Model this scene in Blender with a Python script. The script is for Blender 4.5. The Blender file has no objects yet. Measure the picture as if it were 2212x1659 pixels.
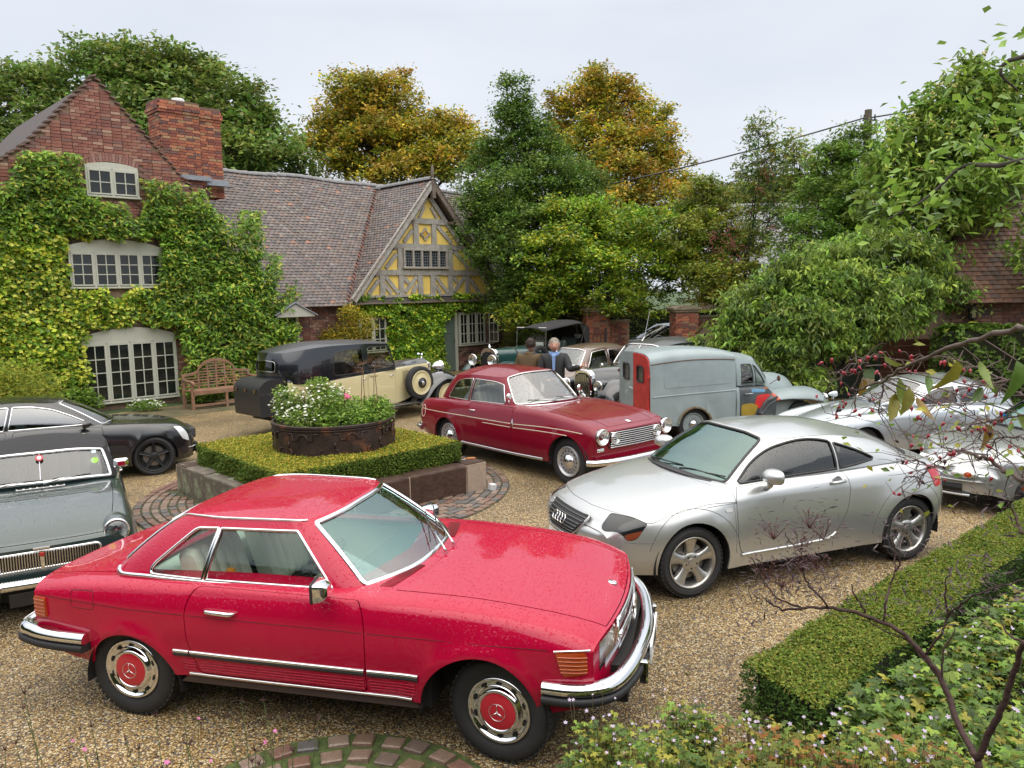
import bpy,bmesh,math,random
import numpy as np
from mathutils import Vector,Matrix
from mathutils.geometry import delaunay_2d_cdt
PI=math.pi
R_=math.radians
scene=bpy.context.scene
COL=scene.collection
rng=np.random.default_rng(7)
random.seed(7)
# -------------------------- camera
cam_d=bpy.data.cameras.new('camera')
cam=bpy.data.objects.new('camera',cam_d)
COL.objects.link(cam)
cam_d.sensor_width=36.0
cam_d.lens=1680.0/2212.0*36.0
cam_d.clip_start=0.05
cam_d.clip_end=1500
_F=Vector((0,math.cos(.118),-math.sin(.118)))
_R=Vector((1,0,0))
_U=_R.cross(_F)
_ro=-.0205
_R2=_R*math.cos(_ro)+_U*math.sin(_ro)
_U2=-_R*math.sin(_ro)+_U*math.cos(_ro)
mw=Matrix(((_R2.x,_U2.x,-_F.x,0),(_R2.y,_U2.y,-_F.y,0),(_R2.z,_U2.z,-_F.z,2.68),(0,0,0,1)))
cam.matrix_world=mw
scene.camera=cam
# -------------------------- overcast sky and weak sun
world=bpy.data.worlds.new('World')
scene.world=world
world.use_nodes=True
wn=world.node_tree.nodes
wl=world.node_tree.links
for n_ in list(wn):
 wn.remove(n_)
SUN_EL,SUN_AZ=R_(58),R_(150)
w_out=wn.new('ShaderNodeOutputWorld')
w_bg1=wn.new('ShaderNodeBackground')
w_bg2=wn.new('ShaderNodeBackground')
w_add=wn.new('ShaderNodeAddShader')
sky=wn.new('ShaderNodeTexSky')
sky.sky_type='NISHITA'
sky.sun_disc=False
sky.sun_elevation=SUN_EL
sky.sun_rotation=SUN_AZ
wl.new(sky.outputs[0],w_bg1.inputs[0])
w_bg1.inputs[1].default_value=0.012
# cloud layer: even pale stratus, a little brighter overhead, soft mottling
tc=wn.new('ShaderNodeTexCoord')
mp=wn.new('ShaderNodeMapping')
mp.inputs['Scale'].default_value=(1.0,1.0,3.2)
nz=wn.new('ShaderNodeTexNoise')
nz.inputs['Scale'].default_value=1.7
nz.inputs['Detail'].default_value=5
nz.inputs['Roughness'].default_value=.5
rmp=wn.new('ShaderNodeValToRGB')
rmp.color_ramp.elements[0].position=.30
rmp.color_ramp.elements[0].color=(.50,.545,.61,1)
rmp.color_ramp.elements[1].position=.72
rmp.color_ramp.elements[1].color=(.63,.65,.69,1)
wl.new(tc.outputs['Generated'],mp.inputs[0])
wl.new(mp.outputs[0],nz.inputs['Vector'])
wl.new(nz.outputs['Fac'],rmp.inputs[0])
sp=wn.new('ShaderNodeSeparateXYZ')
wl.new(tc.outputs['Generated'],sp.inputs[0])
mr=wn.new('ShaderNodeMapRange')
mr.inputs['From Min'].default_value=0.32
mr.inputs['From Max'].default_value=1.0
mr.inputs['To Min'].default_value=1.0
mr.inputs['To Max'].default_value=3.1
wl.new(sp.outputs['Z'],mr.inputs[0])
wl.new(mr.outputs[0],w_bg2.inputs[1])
mr2=wn.new('ShaderNodeMapRange')
mr2.inputs['From Min'].default_value=0.32
mr2.inputs['From Max'].default_value=0.9
wl.new(sp.outputs['Z'],mr2.inputs[0])
mxc=wn.new('ShaderNodeMix')
mxc.data_type='RGBA'
wl.new(mr2.outputs[0],mxc.inputs[0])
wl.new(rmp.outputs[0],mxc.inputs[6])
mxc.inputs[7].default_value=(.72,.69,.64,1)
wl.new(mxc.outputs[2],w_bg2.inputs[0])
wl.new(w_bg1.outputs[0],w_add.inputs[0])
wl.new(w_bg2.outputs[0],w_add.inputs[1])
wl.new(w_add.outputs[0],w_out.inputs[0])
sun_d=bpy.data.lights.new('sun','SUN')
sun_d.energy=1.3
sun_d.angle=R_(85)
sun_d.color=(1,.97,.92)
sun=bpy.data.objects.new('sun',sun_d)
COL.objects.link(sun)
sun.rotation_euler=Vector((-math.sin(SUN_AZ)*math.cos(SUN_EL),-math.cos(SUN_AZ)*math.cos(SUN_EL),-math.sin(SUN_EL))).to_track_quat('-Z','Y').to_euler()
scene.view_settings.view_transform='Standard'
scene.view_settings.look='None'
scene.view_settings.gamma=1
scene.view_settings.use_curve_mapping=False
scene.view_settings.exposure=0.38
scene.render.engine='CYCLES'
scene.cycles.max_bounces=8
scene.cycles.transparent_max_bounces=16
# -------------------------- materials
MATS={}
def mat(name,col=(.5,.5,.5),rough=.5,metal=0.0,coat=0.0,vcol=False,noise=0.0,nscale=8.0,bump=0.0,bscale=40.0,drops=0.0,spec=.5,emis=None,trans=0.0,stretch=(1,1,1),coatr=.03,sheen=0,dirt=None,dscale=2.0,translucent=0.0):
 if name in MATS:
  return MATS[name]
 m=bpy.data.materials.new(name)
 m.use_nodes=True
 nt=m.node_tree
 N,L=nt.nodes,nt.links
 b=N['Principled BSDF']
 b.inputs['Base Color'].default_value=(*col,1)
 b.inputs['Roughness'].default_value=rough
 b.inputs['Metallic'].default_value=metal
 b.inputs['Specular IOR Level'].default_value=spec
 b.inputs['Coat Weight'].default_value=coat
 b.inputs['Coat Roughness'].default_value=coatr
 if sheen:
  b.inputs['Sheen Weight'].default_value=sheen
 t=N.new('ShaderNodeTexCoord')
 mpn=N.new('ShaderNodeMapping')
 mpn.inputs['Scale'].default_value=stretch
 L.new(t.outputs['Object'],mpn.inputs[0])
 src=None
 if vcol:
  a=N.new('ShaderNodeAttribute')
  a.attribute_name='col'
  src=a.outputs['Color']
  L.new(src,b.inputs['Base Color'])
 if noise:
  n=N.new('ShaderNodeTexNoise')
  n.inputs['Scale'].default_value=nscale
  n.inputs['Detail'].default_value=6
  n.inputs['Roughness'].default_value=.65
  L.new(mpn.outputs[0],n.inputs['Vector'])
  r=N.new('ShaderNodeMapRange')
  r.inputs['From Min'].default_value=.25
  r.inputs['From Max'].default_value=.75
  r.inputs['To Min'].default_value=1-noise
  r.inputs['To Max'].default_value=1+noise
  L.new(n.outputs['Fac'],r.inputs[0])
  mx=N.new('ShaderNodeMix')
  mx.data_type='RGBA'
  mx.blend_type='MULTIPLY'
  mx.inputs['Factor'].default_value=1
  if src is None:
   mx.inputs[6].default_value=(*col,1)
  else:
   L.new(src,mx.inputs[6])
  cb=N.new('ShaderNodeCombineColor')
  for i in range(3):
   L.new(r.outputs[0],cb.inputs[i])
  L.new(cb.outputs[0],mx.inputs[7])
  src=mx.outputs[2]
  L.new(src,b.inputs['Base Color'])
 if dirt:
  n2=N.new('ShaderNodeTexNoise')
  n2.inputs['Scale'].default_value=dscale
  n2.inputs['Detail'].default_value=8
  n2.inputs['Roughness'].default_value=.7
  L.new(t.outputs['Object'],n2.inputs['Vector'])
  r2=N.new('ShaderNodeMapRange')
  r2.inputs['From Min'].default_value=dirt[3]
  r2.inputs['From Max'].default_value=dirt[3]+.16
  L.new(n2.outputs['Fac'],r2.inputs[0])
  m2=N.new('ShaderNodeMix')
  m2.data_type='RGBA'
  L.new(r2.outputs[0],m2.inputs['Factor'])
  if src is None:
   m2.inputs[6].default_value=(*col,1)
  else:
   L.new(src,m2.inputs[6])
  m2.inputs[7].default_value=(*dirt[:3],1)
  L.new(m2.outputs[2],b.inputs['Base Color'])
 bsrc=None
 if bump:
  n3=N.new('ShaderNodeTexNoise')
  n3.inputs['Scale'].default_value=bscale
  n3.inputs['Detail'].default_value=4
  L.new(mpn.outputs[0],n3.inputs['Vector'])
  bp=N.new('ShaderNodeBump')
  bp.inputs['Strength'].default_value=bump
  bp.inputs['Distance'].default_value=.02
  L.new(n3.outputs['Fac'],bp.inputs['Height'])
  L.new(bp.outputs[0],b.inputs['Normal'])
 if drops:
  acc=None
  for sc_,w_ in((42.0,1.0),(95.0,.7)):
   v=N.new('ShaderNodeTexVoronoi')
   v.inputs['Scale'].default_value=sc_
   v.inputs['Randomness'].default_value=1
   L.new(t.outputs['Object'],v.inputs['Vector'])
   r=N.new('ShaderNodeMapRange')
   r.interpolation_type='SMOOTHSTEP'
   r.inputs['From Min'].default_value=.36
   r.inputs['From Max'].default_value=.16
   r.inputs['To Max'].default_value=w_
   L.new(v.outputs['Distance'],r.inputs[0])
   sc=N.new('ShaderNodeSeparateColor')
   L.new(v.outputs['Color'],sc.inputs[0])
   gt=N.new('ShaderNodeMath')
   gt.operation='GREATER_THAN'
   gt.inputs[1].default_value=.45
   L.new(sc.outputs[0],gt.inputs[0])
   ml=N.new('ShaderNodeMath')
   ml.operation='MULTIPLY'
   L.new(r.outputs[0],ml.inputs[0])
   L.new(gt.outputs[0],ml.inputs[1])
   if acc is None:
    acc=ml.outputs[0]
   else:
    ad=N.new('ShaderNodeMath')
    ad.operation='ADD'
    L.new(acc,ad.inputs[0])
    L.new(ml.outputs[0],ad.inputs[1])
    acc=ad.outputs[0]
  gn=N.new('ShaderNodeNewGeometry')
  sn=N.new('ShaderNodeSeparateXYZ')
  L.new(gn.outputs['Normal'],sn.inputs[0])
  rn=N.new('ShaderNodeMapRange')
  rn.inputs['From Min'].default_value=.15
  rn.inputs['From Max'].default_value=.8
  rn.inputs['To Min'].default_value=.06
  L.new(sn.outputs['Z'],rn.inputs[0])
  mm_=N.new('ShaderNodeMath')
  mm_.operation='MULTIPLY'
  L.new(acc,mm_.inputs[0])
  L.new(rn.outputs[0],mm_.inputs[1])
  acc=mm_.outputs[0]
  bp=N.new('ShaderNodeBump')
  bp.inputs['Strength'].default_value=drops
  bp.inputs['Distance'].default_value=.004
  L.new(acc,bp.inputs['Height'])
  L.new(bp.outputs[0],b.inputs['Coat Normal' if coat else 'Normal'])
  if coat:
   bp2=N.new('ShaderNodeBump')
   bp2.inputs['Strength'].default_value=drops*.35
   bp2.inputs['Distance'].default_value=.004
   L.new(acc,bp2.inputs['Height'])
   L.new(bp2.outputs[0],b.inputs['Normal'])
 if translucent:
  out=N['Material Output']
  tr=N.new('ShaderNodeBsdfTranslucent')
  if src is not None:
   L.new(src,tr.inputs[0])
  else:
   tr.inputs[0].default_value=(*col,1)
  ms=N.new('ShaderNodeMixShader')
  ms.inputs[0].default_value=translucent
  L.new(b.outputs[0],ms.inputs[1])
  L.new(tr.outputs[0],ms.inputs[2])
  L.new(ms.outputs[0],out.inputs[0])
 MATS[name]=m
 return m
def glassmat(name,tint=(.75,.85,.82),refl=1.0,drops=False,base=.03,gcol=(1,1,1)):
 if name in MATS:
  return MATS[name]
 m=bpy.data.materials.new(name)
 m.use_nodes=True
 nt=m.node_tree
 N,L=nt.nodes,nt.links
 N.remove(N['Principled BSDF'])
 out=N['Material Output']
 tr=N.new('ShaderNodeBsdfTransparent')
 tr.inputs[0].default_value=(*tint,1)
 gl=N.new('ShaderNodeBsdfGlossy')
 gl.inputs['Roughness'].default_value=.015
 gl.inputs[0].default_value=(*gcol,1)
 fr=N.new('ShaderNodeFresnel')
 geo=N.new('ShaderNodeNewGeometry')
 io=N.new('ShaderNodeMath')
 io.operation='MULTIPLY_ADD'
 io.inputs[1].default_value=1/1.55-1.55
 io.inputs[2].default_value=1.55
 L.new(geo.outputs['Backfacing'],io.inputs[0])
 L.new(io.outputs[0],fr.inputs[0])
 mu=N.new('ShaderNodeMath')
 mu.operation='MULTIPLY_ADD'
 mu.inputs[1].default_value=refl
 mu.inputs[2].default_value=base
 mu.use_clamp=True
 ms=N.new('ShaderNodeMixShader')
 L.new(fr.outputs[0],mu.inputs[0])
 L.new(mu.outputs[0],ms.inputs[0])
 L.new(tr.outputs[0],ms.inputs[1])
 L.new(gl.outputs[0],ms.inputs[2])
 L.new(ms.outputs[0],out.inputs[0])
 if drops:
  t=N.new('ShaderNodeTexCoord')
  v=N.new('ShaderNodeTexVoronoi')
  v.inputs['Scale'].default_value=75
  L.new(t.outputs['Object'],v.inputs['Vector'])
  r=N.new('ShaderNodeMapRange')
  r.inputs['From Min'].default_value=.25
  r.inputs['From Max'].default_value=.1
  L.new(v.outputs['Distance'],r.inputs[0])
  bp=N.new('ShaderNodeBump')
  bp.inputs['Strength'].default_value=.5
  bp.inputs['Distance'].default_value=.004
  L.new(r.outputs[0],bp.inputs['Height'])
  L.new(bp.outputs[0],gl.inputs['Normal'])
 MATS[name]=m
 return m
def link(o,parent=None):
 COL.objects.link(o)
 if parent is not None:
  o.parent=parent
 return o
GROUPS={'parked_car':'cars parked on the gravel drive','geranium_plant':'geraniums in the flower bed','border_plant':'border plants along the cottage wall','gate_pillar':'brick gate pillars','autumn_tree':'autumn trees behind the yard','ash_sapling':'ash saplings','person':'men talking by the cars','box_hedge':'clipped box hedges'}
def thing(name,label,cat,loc=(0,0,0),rotz=0.0,group=None,kind=None):
 group=group or GROUPS.get(name)
 o=bpy.data.objects.new(name,None)
 o.empty_display_size=.2
 link(o)
 o.location=loc
 o.rotation_euler=(0,0,rotz)
 tag(o,label,cat,group,kind)
 return o
def tag(o,label=None,cat=None,group=None,kind=None):
 if label:o['label']=label
 if cat:o['category']=cat
 if group:o['group']=group
 if kind:o['kind']=kind
 return o
def np_mesh(name,V,Fs,m=None,col=None,smooth=False,normals=None,fmat=None):
 """V (n,3); Fs list of (m,k) int arrays; m material or list; col (n,3) point colours"""
 V=np.asarray(V,np.float32).reshape(-1,3)
 Fs=[np.asarray(f,np.int32)for f in Fs if len(f)]
 me=bpy.data.meshes.new(name)
 nl=sum(f.size for f in Fs)
 nf=sum(len(f)for f in Fs)
 me.vertices.add(len(V))
 me.vertices.foreach_set('co',V.ravel())
 me.loops.add(nl)
 me.loops.foreach_set('vertex_index',np.concatenate([f.ravel()for f in Fs]).astype(np.int32))
 me.polygons.add(nf)
 tot=np.concatenate([np.full(len(f),f.shape[1],np.int32)for f in Fs])
 st=np.concatenate([[0],np.cumsum(tot)[:-1]]).astype(np.int32)
 me.polygons.foreach_set('loop_start',st)
 me.polygons.foreach_set('loop_total',tot)
 if fmat is not None:
  me.polygons.foreach_set('material_index',np.asarray(fmat,np.int32))
 me.polygons.foreach_set('use_smooth',np.full(nf,bool(smooth)))
 if col is not None:
  ca=me.color_attributes.new('col','FLOAT_COLOR','POINT')
  c4=np.ones((len(V),4),np.float32)
  c4[:,:3]=col
  ca.data.foreach_set('color',c4.ravel())
 me.update(calc_edges=True)
 if normals is not None:
  nn=np.asarray(normals,float)
  nn/=np.maximum(np.linalg.norm(nn,axis=1,keepdims=True),1e-9)
  me.normals_split_custom_set_from_vertices(nn.tolist())
 if m is not None:
  for x in(m if isinstance(m,(list,tuple))else[m]):
   me.materials.append(x)
 return me
def obj(name,me,parent=None,loc=None,rot=None):
 o=bpy.data.objects.new(name,me)
 link(o,parent)
 if loc is not None:o.location=loc
 if rot is not None:o.rotation_euler=rot
 return o
def np_obj(name,V,Fs,m=None,parent=None,**k):
 return obj(name,np_mesh(name,V,Fs,m,**k),parent)
BOXF=np.array([[0,3,2,1],[4,5,6,7],[0,1,5,4],[1,2,6,5],[2,3,7,6],[3,0,4,7]])
def boxV(c,s,rz=0.0,M=None):
 c=np.asarray(c,float)
 h=np.asarray(s,float)/2
 V=np.array([[-1,-1,-1],[1,-1,-1],[1,1,-1],[-1,1,-1],[-1,-1,1],[1,-1,1],[1,1,1],[-1,1,1]])*h
 if rz:
  ca,sa=math.cos(rz),math.sin(rz)
  V=V@np.array([[ca,sa,0],[-sa,ca,0],[0,0,1]])
 if M is not None:
  V=V@np.array(M).T
 return V+c
class MB:
 """collects polygons of one mesh"""
 def __init__(s):
  s.V=[];s.F={};s.n=0;s.C=[]
 def add(s,V,F,col=None):
  V=np.asarray(V,float).reshape(-1,3)
  if len(F):
   if isinstance(F,np.ndarray)or(len(set(len(f)for f in F))==1):
    F=np.asarray(F,int)
    s.F.setdefault(F.shape[1],[]).append(F+s.n)
   else:
    for f in F:
     s.F.setdefault(len(f),[]).append(np.asarray([f],int)+s.n)
  s.V.append(V)
  c=np.ones((len(V),3))*(col if col is not None else(.5,.5,.5))
  s.C.append(c)
  s.n+=len(V)
  return s
 def box(s,c,sz,rz=0.0,col=None,M=None):
  return s.add(boxV(c,sz,rz,M),BOXF,col)
 def prism(s,poly,d0,d1,axis='y',col=None):
  """poly of (a,b); axis y: a=x,b=z from y=d0 to d1; z: a=x,b=y; x: a=y,b=z"""
  n=len(poly)
  P=np.array(poly,float)
  def put(d):
   o=np.zeros((n,3))
   if axis=='y':o[:,0]=P[:,0];o[:,2]=P[:,1];o[:,1]=d
   elif axis=='z':o[:,0]=P[:,0];o[:,1]=P[:,1];o[:,2]=d
   else:o[:,1]=P[:,0];o[:,2]=P[:,1];o[:,0]=d
   return o
  V=np.vstack([put(d0),put(d1)])
  q=[[i,(i+1)%n,(i+1)%n+n,i+n]for i in range(n)]
  s.add(V,np.array(q),col)
  s.n-=len(V);s.V.pop();s.C.pop()
  s.add(V,[list(range(n))[::-1],[i+n for i in range(n)]],col)
  return s
 def lathe(s,prof,n=32,origin=(0,0,0),axis='y',col=None,a0=0.0,a1=2*PI):
  """prof: list of (r, h); revolve about axis"""
  P=np.array(prof,float)
  full=abs(a1-a0-2*PI)<1e-6
  k=n if full else n+1
  A=np.linspace(a0,a1,n+1)[:k]
  V=[]
  for a in A:
   c_,s_=math.cos(a),math.sin(a)
   if axis=='y':V.append(np.c_[P[:,0]*c_,P[:,1],P[:,0]*s_])
   elif axis=='x':V.append(np.c_[P[:,1],P[:,0]*c_,P[:,0]*s_])
   else:V.append(np.c_[P[:,0]*c_,P[:,0]*s_,P[:,1]])
  V=np.vstack(V)+np.asarray(origin,float)
  m_=len(P)
  F=[]
  for i in range(n):
   j=(i+1)%k
   for q in range(m_-1):
    F.append([i*m_+q,i*m_+q+1,j*m_+q+1,j*m_+q])
  return s.add(V,np.array(F),col)
 def tube(s,pts,r,n=6,col=None,closed=False,cap=True,flat=1.0):
  P=np.asarray(pts,float)
  k=len(P)
  r=np.broadcast_to(np.asarray(r,float),(k,))
  T=np.gradient(P,axis=0)if not closed else(np.roll(P,-1,0)-np.roll(P,1,0))
  T/=np.maximum(np.linalg.norm(T,axis=1,keepdims=True),1e-9)
  up=np.array([0,0,1.0])if abs(T[0][2])<.9 else np.array([1.0,0,0])
  A=np.linspace(0,2*PI,n,endpoint=False)
  V=[]
  for i in range(k):
   u=up-T[i]*(up@T[i]);u/=max(np.linalg.norm(u),1e-9)
   up=u
   w=np.cross(T[i],u)
   V.append(P[i]+r[i]*(np.cos(A)[:,None]*u*flat+np.sin(A)[:,None]*w))
  V=np.vstack(V)
  F=[]
  for i in range(k if closed else k-1):
   j=(i+1)%k
   for q in range(n):
    F.append([i*n+q,i*n+(q+1)%n,j*n+(q+1)%n,j*n+q])
  s.add(V,np.array(F),col)
  if cap and not closed:
   s.n-=len(V);s.V.pop();s.C.pop()
   s.add(V,[list(range(n))[::-1],[(k-1)*n+q for q in range(n)]],col)
  return s
 def mesh(s,name,m=None,smooth=False,vc=False):
  V=np.vstack(s.V)
  Fs=[np.vstack(f)for f in s.F.values()]
  return np_mesh(name,V,Fs,m,col=np.vstack(s.C)if vc else None,smooth=smooth)
 def build(s,name,m=None,parent=None,smooth=False,vc=False,loc=None,rot=None,auto=None,bevel=None):
  me=s.mesh(name,m,smooth or auto is not None,vc)
  if auto is not None:
   me.update()
   try:
    me.set_sharp_from_angle(angle=R_(auto))
   except Exception:
    pass
  o=obj(name,me,parent,loc,rot)
  if bevel:
   md=o.modifiers.new('bevel','BEVEL')
   md.width=bevel;md.segments=2;md.limit_method='ANGLE'
   md.harden_normals=False
  return o
def pch(xk,yk):
 """monotone cubic through keys; yk (n,) -> callable on arrays"""
 xk=np.asarray(xk,float);yk=np.asarray(yk,float)
 h=np.diff(xk);d=np.diff(yk)/h
 m=np.zeros_like(yk)
 m[1:-1]=np.where(d[:-1]*d[1:]>0,2*d[:-1]*d[1:]/np.where(np.abs(d[:-1]+d[1:])<1e-12,1,d[:-1]+d[1:]),0)
 m[0],m[-1]=d[0],d[-1]
 def f(x):
  x=np.clip(x,xk[0],xk[-1])
  i=np.clip(np.searchsorted(xk,x)-1,0,len(h)-1)
  t=(x-xk[i])/h[i]
  return(yk[i]*(1+2*t)*(1-t)**2+m[i]*h[i]*t*(1-t)**2+yk[i+1]*t*t*(3-2*t)+m[i+1]*h[i]*t*t*(t-1))
 return f
def hermite_rows(Y,q,end_zero=True):
 """Y (K,n) control values per sample, q (n,) position in 0..K-1 -> (n,) monotone cubic across rows"""
 K,n=Y.shape
 d=np.diff(Y,axis=0)
 m=np.zeros_like(Y)
 a,b=d[:-1],d[1:]
 m[1:-1]=np.where(a*b>0,2*a*b/np.where(np.abs(a+b)<1e-12,1,a+b),0)
 m[0]=0 if end_zero else d[0]
 m[-1]=d[-1]
 i=np.clip(np.floor(q).astype(int),0,K-2)
 t=q-i
 c=np.arange(n)
 return(Y[i,c]*(1+2*t)*(1-t)**2+m[i,c]*t*(1-t)**2+Y[i+1,c]*t*t*(3-2*t)+m[i+1,c]*t*t*(t-1))
class Surf:
 sc=.2
 sa=1.0
 def P(s,a,b):raise NotImplementedError
 def N(s,a,b):
  a=np.asarray(a,float);b=np.asarray(b,float)
  e=2e-3
  da=s.P(a+e/s.sa,b)-s.P(a-e/s.sa,b)
  db=s.P(a,b+e/s.sc)-s.P(a,b-e/s.sc)
  n=np.cross(da,db)*s.sgn
  return n/np.maximum(np.linalg.norm(n,axis=1,keepdims=True),1e-12)
class Body(Surf):
 """lines[0] = top centre ... lines[-1] = sill; each a list of (x, y, z). Second parameter q: 0 centre line, +-(K-1) sill; q<0 is the car's right."""
 sgn=1
 def __init__(s,lines,wheels=(),flare=(0.0,.06),bow=(0.0,0.0),ends=(0,0),sc=.18,flat=(.0)):
  s.K=len(lines)
  s.fy=[pch([p[0]for p in l],[p[1]for p in l])for l in lines]
  s.fz=[pch([p[0]for p in l],[p[2]for p in l])for l in lines]
  s.wheels=wheels;s.flare=flare;s.bow=bow;s.ends=ends;s.sc=sc
 def P(s,x,q):
  x=np.atleast_1d(np.asarray(x,float));q=np.atleast_1d(np.asarray(q,float))
  x,q=np.broadcast_arrays(x,q)
  qa=np.clip(np.abs(q),0,s.K-1)
  Y=np.array([f(x)for f in s.fy]);Z=np.array([f(x)for f in s.fz])
  y=hermite_rows(Y,qa,end_zero=False)
  z=hermite_rows(Z,qa,end_zero=True)
  if s.flare[0]:
   for(wx,wz,wr)in s.wheels:
    d=np.abs(np.hypot(x-wx,z-wz)-wr)
    g=np.exp(-np.clip(d,0,None)**2/(2*s.flare[1]**2))*np.clip((qa-s.K*.35)/1.2,0,1)
    y=y+s.flare[0]*g
  X=x.copy()
  xr,xf=s.ends
  if s.bow[0]:X=X-s.bow[0]*(y**2)*np.clip((x-(xf-.8))/.8,0,1)**2
  if s.bow[1]:X=X+s.bow[1]*(y**2)*np.clip(((xr+.6)-x)/.6,0,1)**2
  return np.c_[X,np.where(q<0,-y,y),z]
 def q_at_z(s,x,z):
  x=np.asarray(x,float);z=np.asarray(z,float)
  lo=np.full(x.shape,.02);hi=np.full(x.shape,float(s.K-1))
  for _ in range(26):
   m=(lo+hi)/2
   zz=s.P(x,m)[:,2]
   up=zz>z
   lo=np.where(up,m,lo);hi=np.where(up,hi,m)
  return(lo+hi)/2
 def q_at_y(s,x,y):
  x=np.asarray(x,float);y=np.asarray(y,float)
  lo=np.zeros(x.shape);hi=np.full(x.shape,float(s.K-1)*.6)
  for _ in range(26):
   m=(lo+hi)/2
   yy=s.P(x,m)[:,1]
   up=yy<y
   lo=np.where(up,m,lo);hi=np.where(up,hi,m)
  return(lo+hi)/2
 def side(s,pts,sg=1):
  """side-view points (x,z) -> (x,q)"""
  p=np.array(pts,float)
  return np.c_[p[:,0],sg*s.q_at_z(p[:,0],p[:,1])]
 def plan(s,pts):
  p=np.array(pts,float)
  return np.c_[p[:,0],np.sign(p[:,1])*s.q_at_y(p[:,0],np.abs(p[:,1]))]
class Cabin(Surf):
 """cols: (xb,yb,zb, xt,yt,zt[,bulge]) from front centre to rear centre. a = column index, b = 0 belt .. 1 roof edge"""
 sgn=1
 def __init__(s,cols,bulge=.03,sc=.45,sa=.35):
  C=np.array([c[:6]for c in cols],float)
  s.M=len(C)-1
  s.C=C
  s.bg=np.array([c[6]if len(c)>6 else bulge for c in cols])
  s.sc=sc;s.sa=sa
  ext=np.vstack([C[1]*[1,-1,1,1,-1,1],C,C[-2]*[1,-1,1,1,-1,1]])
  s.T=(ext[2:]-ext[:-2])/2
  d1=np.linalg.norm((ext[1:-1]-ext[:-2])[:,:3],axis=1);d2=np.linalg.norm((ext[2:]-ext[1:-1])[:,:3],axis=1)
  s.T=s.T*(np.minimum(d1,d2)/np.maximum((d1+d2)/2,1e-6))[:,None]
 def raw(s,a):
  a=np.asarray(a,float)
  sg=np.ones_like(a)
  neg=a<0
  a=np.where(neg,-a,a);sg=np.where(neg,-sg,sg)
  ov=a>s.M
  a=np.where(ov,2*s.M-a,a);sg=np.where(ov,-sg,sg)
  i=np.clip(np.floor(a).astype(int),0,s.M-1)
  t=(a-i)[:,None]
  v=s.C[i]*(1+2*t)*(1-t)**2+s.T[i]*t*(1-t)**2+s.C[i+1]*t*t*(3-2*t)+s.T[i+1]*t*t*(t-1)
  bg=s.bg[i]*(1-t[:,0])+s.bg[i+1]*t[:,0]
  v=v*np.c_[np.ones_like(sg),sg,np.ones_like(sg),np.ones_like(sg),sg,np.ones_like(sg)]
  return v,bg
 def P(s,a,b):
  a=np.atleast_1d(np.asarray(a,float));b=np.atleast_1d(np.asarray(b,float))
  a,b=np.broadcast_arrays(a,b)
  v,bg=s.raw(a)
  P=v[:,:3]*(1-b)[:,None]+v[:,3:]*b[:,None]
  e=1e-3
  v2,_=s.raw(a+e);v1,_=s.raw(a-e)
  da=v2[:,:3]-v1[:,:3]
  n=np.cross(da,v[:,3:]-v[:,:3])
  n/=np.maximum(np.linalg.norm(n,axis=1,keepdims=True),1e-12)
  return P+n*(bg*4*b*(1-b))[:,None]
 def a_at_x(s,x,b,lo=1,hi=None):
  """column index where the wall at height b has this x (side region)"""
  hi=s.M if hi is None else hi
  x=np.asarray(x,float);b=np.broadcast_to(np.asarray(b,float),x.shape)
  l=np.full(x.shape,float(lo));h=np.full(x.shape,float(hi))
  for _ in range(26):
   m=(l+h)/2
   X=s.P(m,b)[:,0]
   f=X>x
   l=np.where(f,m,l);h=np.where(f,h,m)
  return(l+h)/2
def cab_ab(C,pts,sg=1,lo=1):
 """side-view points (x,z) -> (a,b) on the cabin wall"""
 p=np.array(pts,float);b=np.full(len(p),.5)
 for _ in range(12):
  a=C.a_at_x(p[:,0],b,lo)
  v,_g=C.raw(a)
  b=np.clip((p[:,1]-v[:,2])/np.maximum(v[:,5]-v[:,2],.01),-.1,1.0)
 return np.c_[a*sg,b]
def pip(P,poly):
 x,y=P[:,0],P[:,1]
 poly=np.asarray(poly);n=len(poly)
 c=np.zeros(len(P),bool)
 j=n-1
 for i in range(n):
  xi,yi=poly[i];xj,yj=poly[j]
  if yi!=yj:
   m=((yi>y)!=(yj>y))&(x<(xj-xi)*(y-yi)/(yj-yi)+xi)
   c^=m
  j=i
 return c
def dens(poly,step,closed=True):
 """resample polygon edges so that no edge is longer than step (per-axis scaled coordinates)"""
 P=np.asarray(poly,float);out=[]
 n=len(P)
 for i in range(n if closed else n-1):
  a,b=P[i],P[(i+1)%n]
  k=max(1,int(math.ceil(np.linalg.norm(b-a)/step)))
  for j in range(k):
   out.append(a+(b-a)*j/k)
 if not closed:out.append(P[-1])
 return np.array(out)
def rnd(poly,r,n=5,scale=(1,1)):
 """round polygon corners; r scalar or per-corner; in metres with scale metres per unit"""
 S=np.array(scale,float)
 P=np.asarray(poly,float)*S
 N_=len(P);out=[]
 rr=np.broadcast_to(np.asarray(r,float),(N_,))
 for i in range(N_):
  a,b,c=P[i-1],P[i],P[(i+1)%N_]
  u=a-b;v=c-b
  lu,lv=np.linalg.norm(u),np.linalg.norm(v)
  if rr[i]<=0 or lu<1e-9 or lv<1e-9:
   out.append(b);continue
  d=min(rr[i],lu*.48,lv*.48)
  p0=b+u/lu*d;p2=b+v/lv*d
  for t in np.linspace(0,1,n):
   out.append(p0*(1-t)**2+2*b*t*(1-t)+p2*t*t)
 return np.array(out)/S
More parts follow.
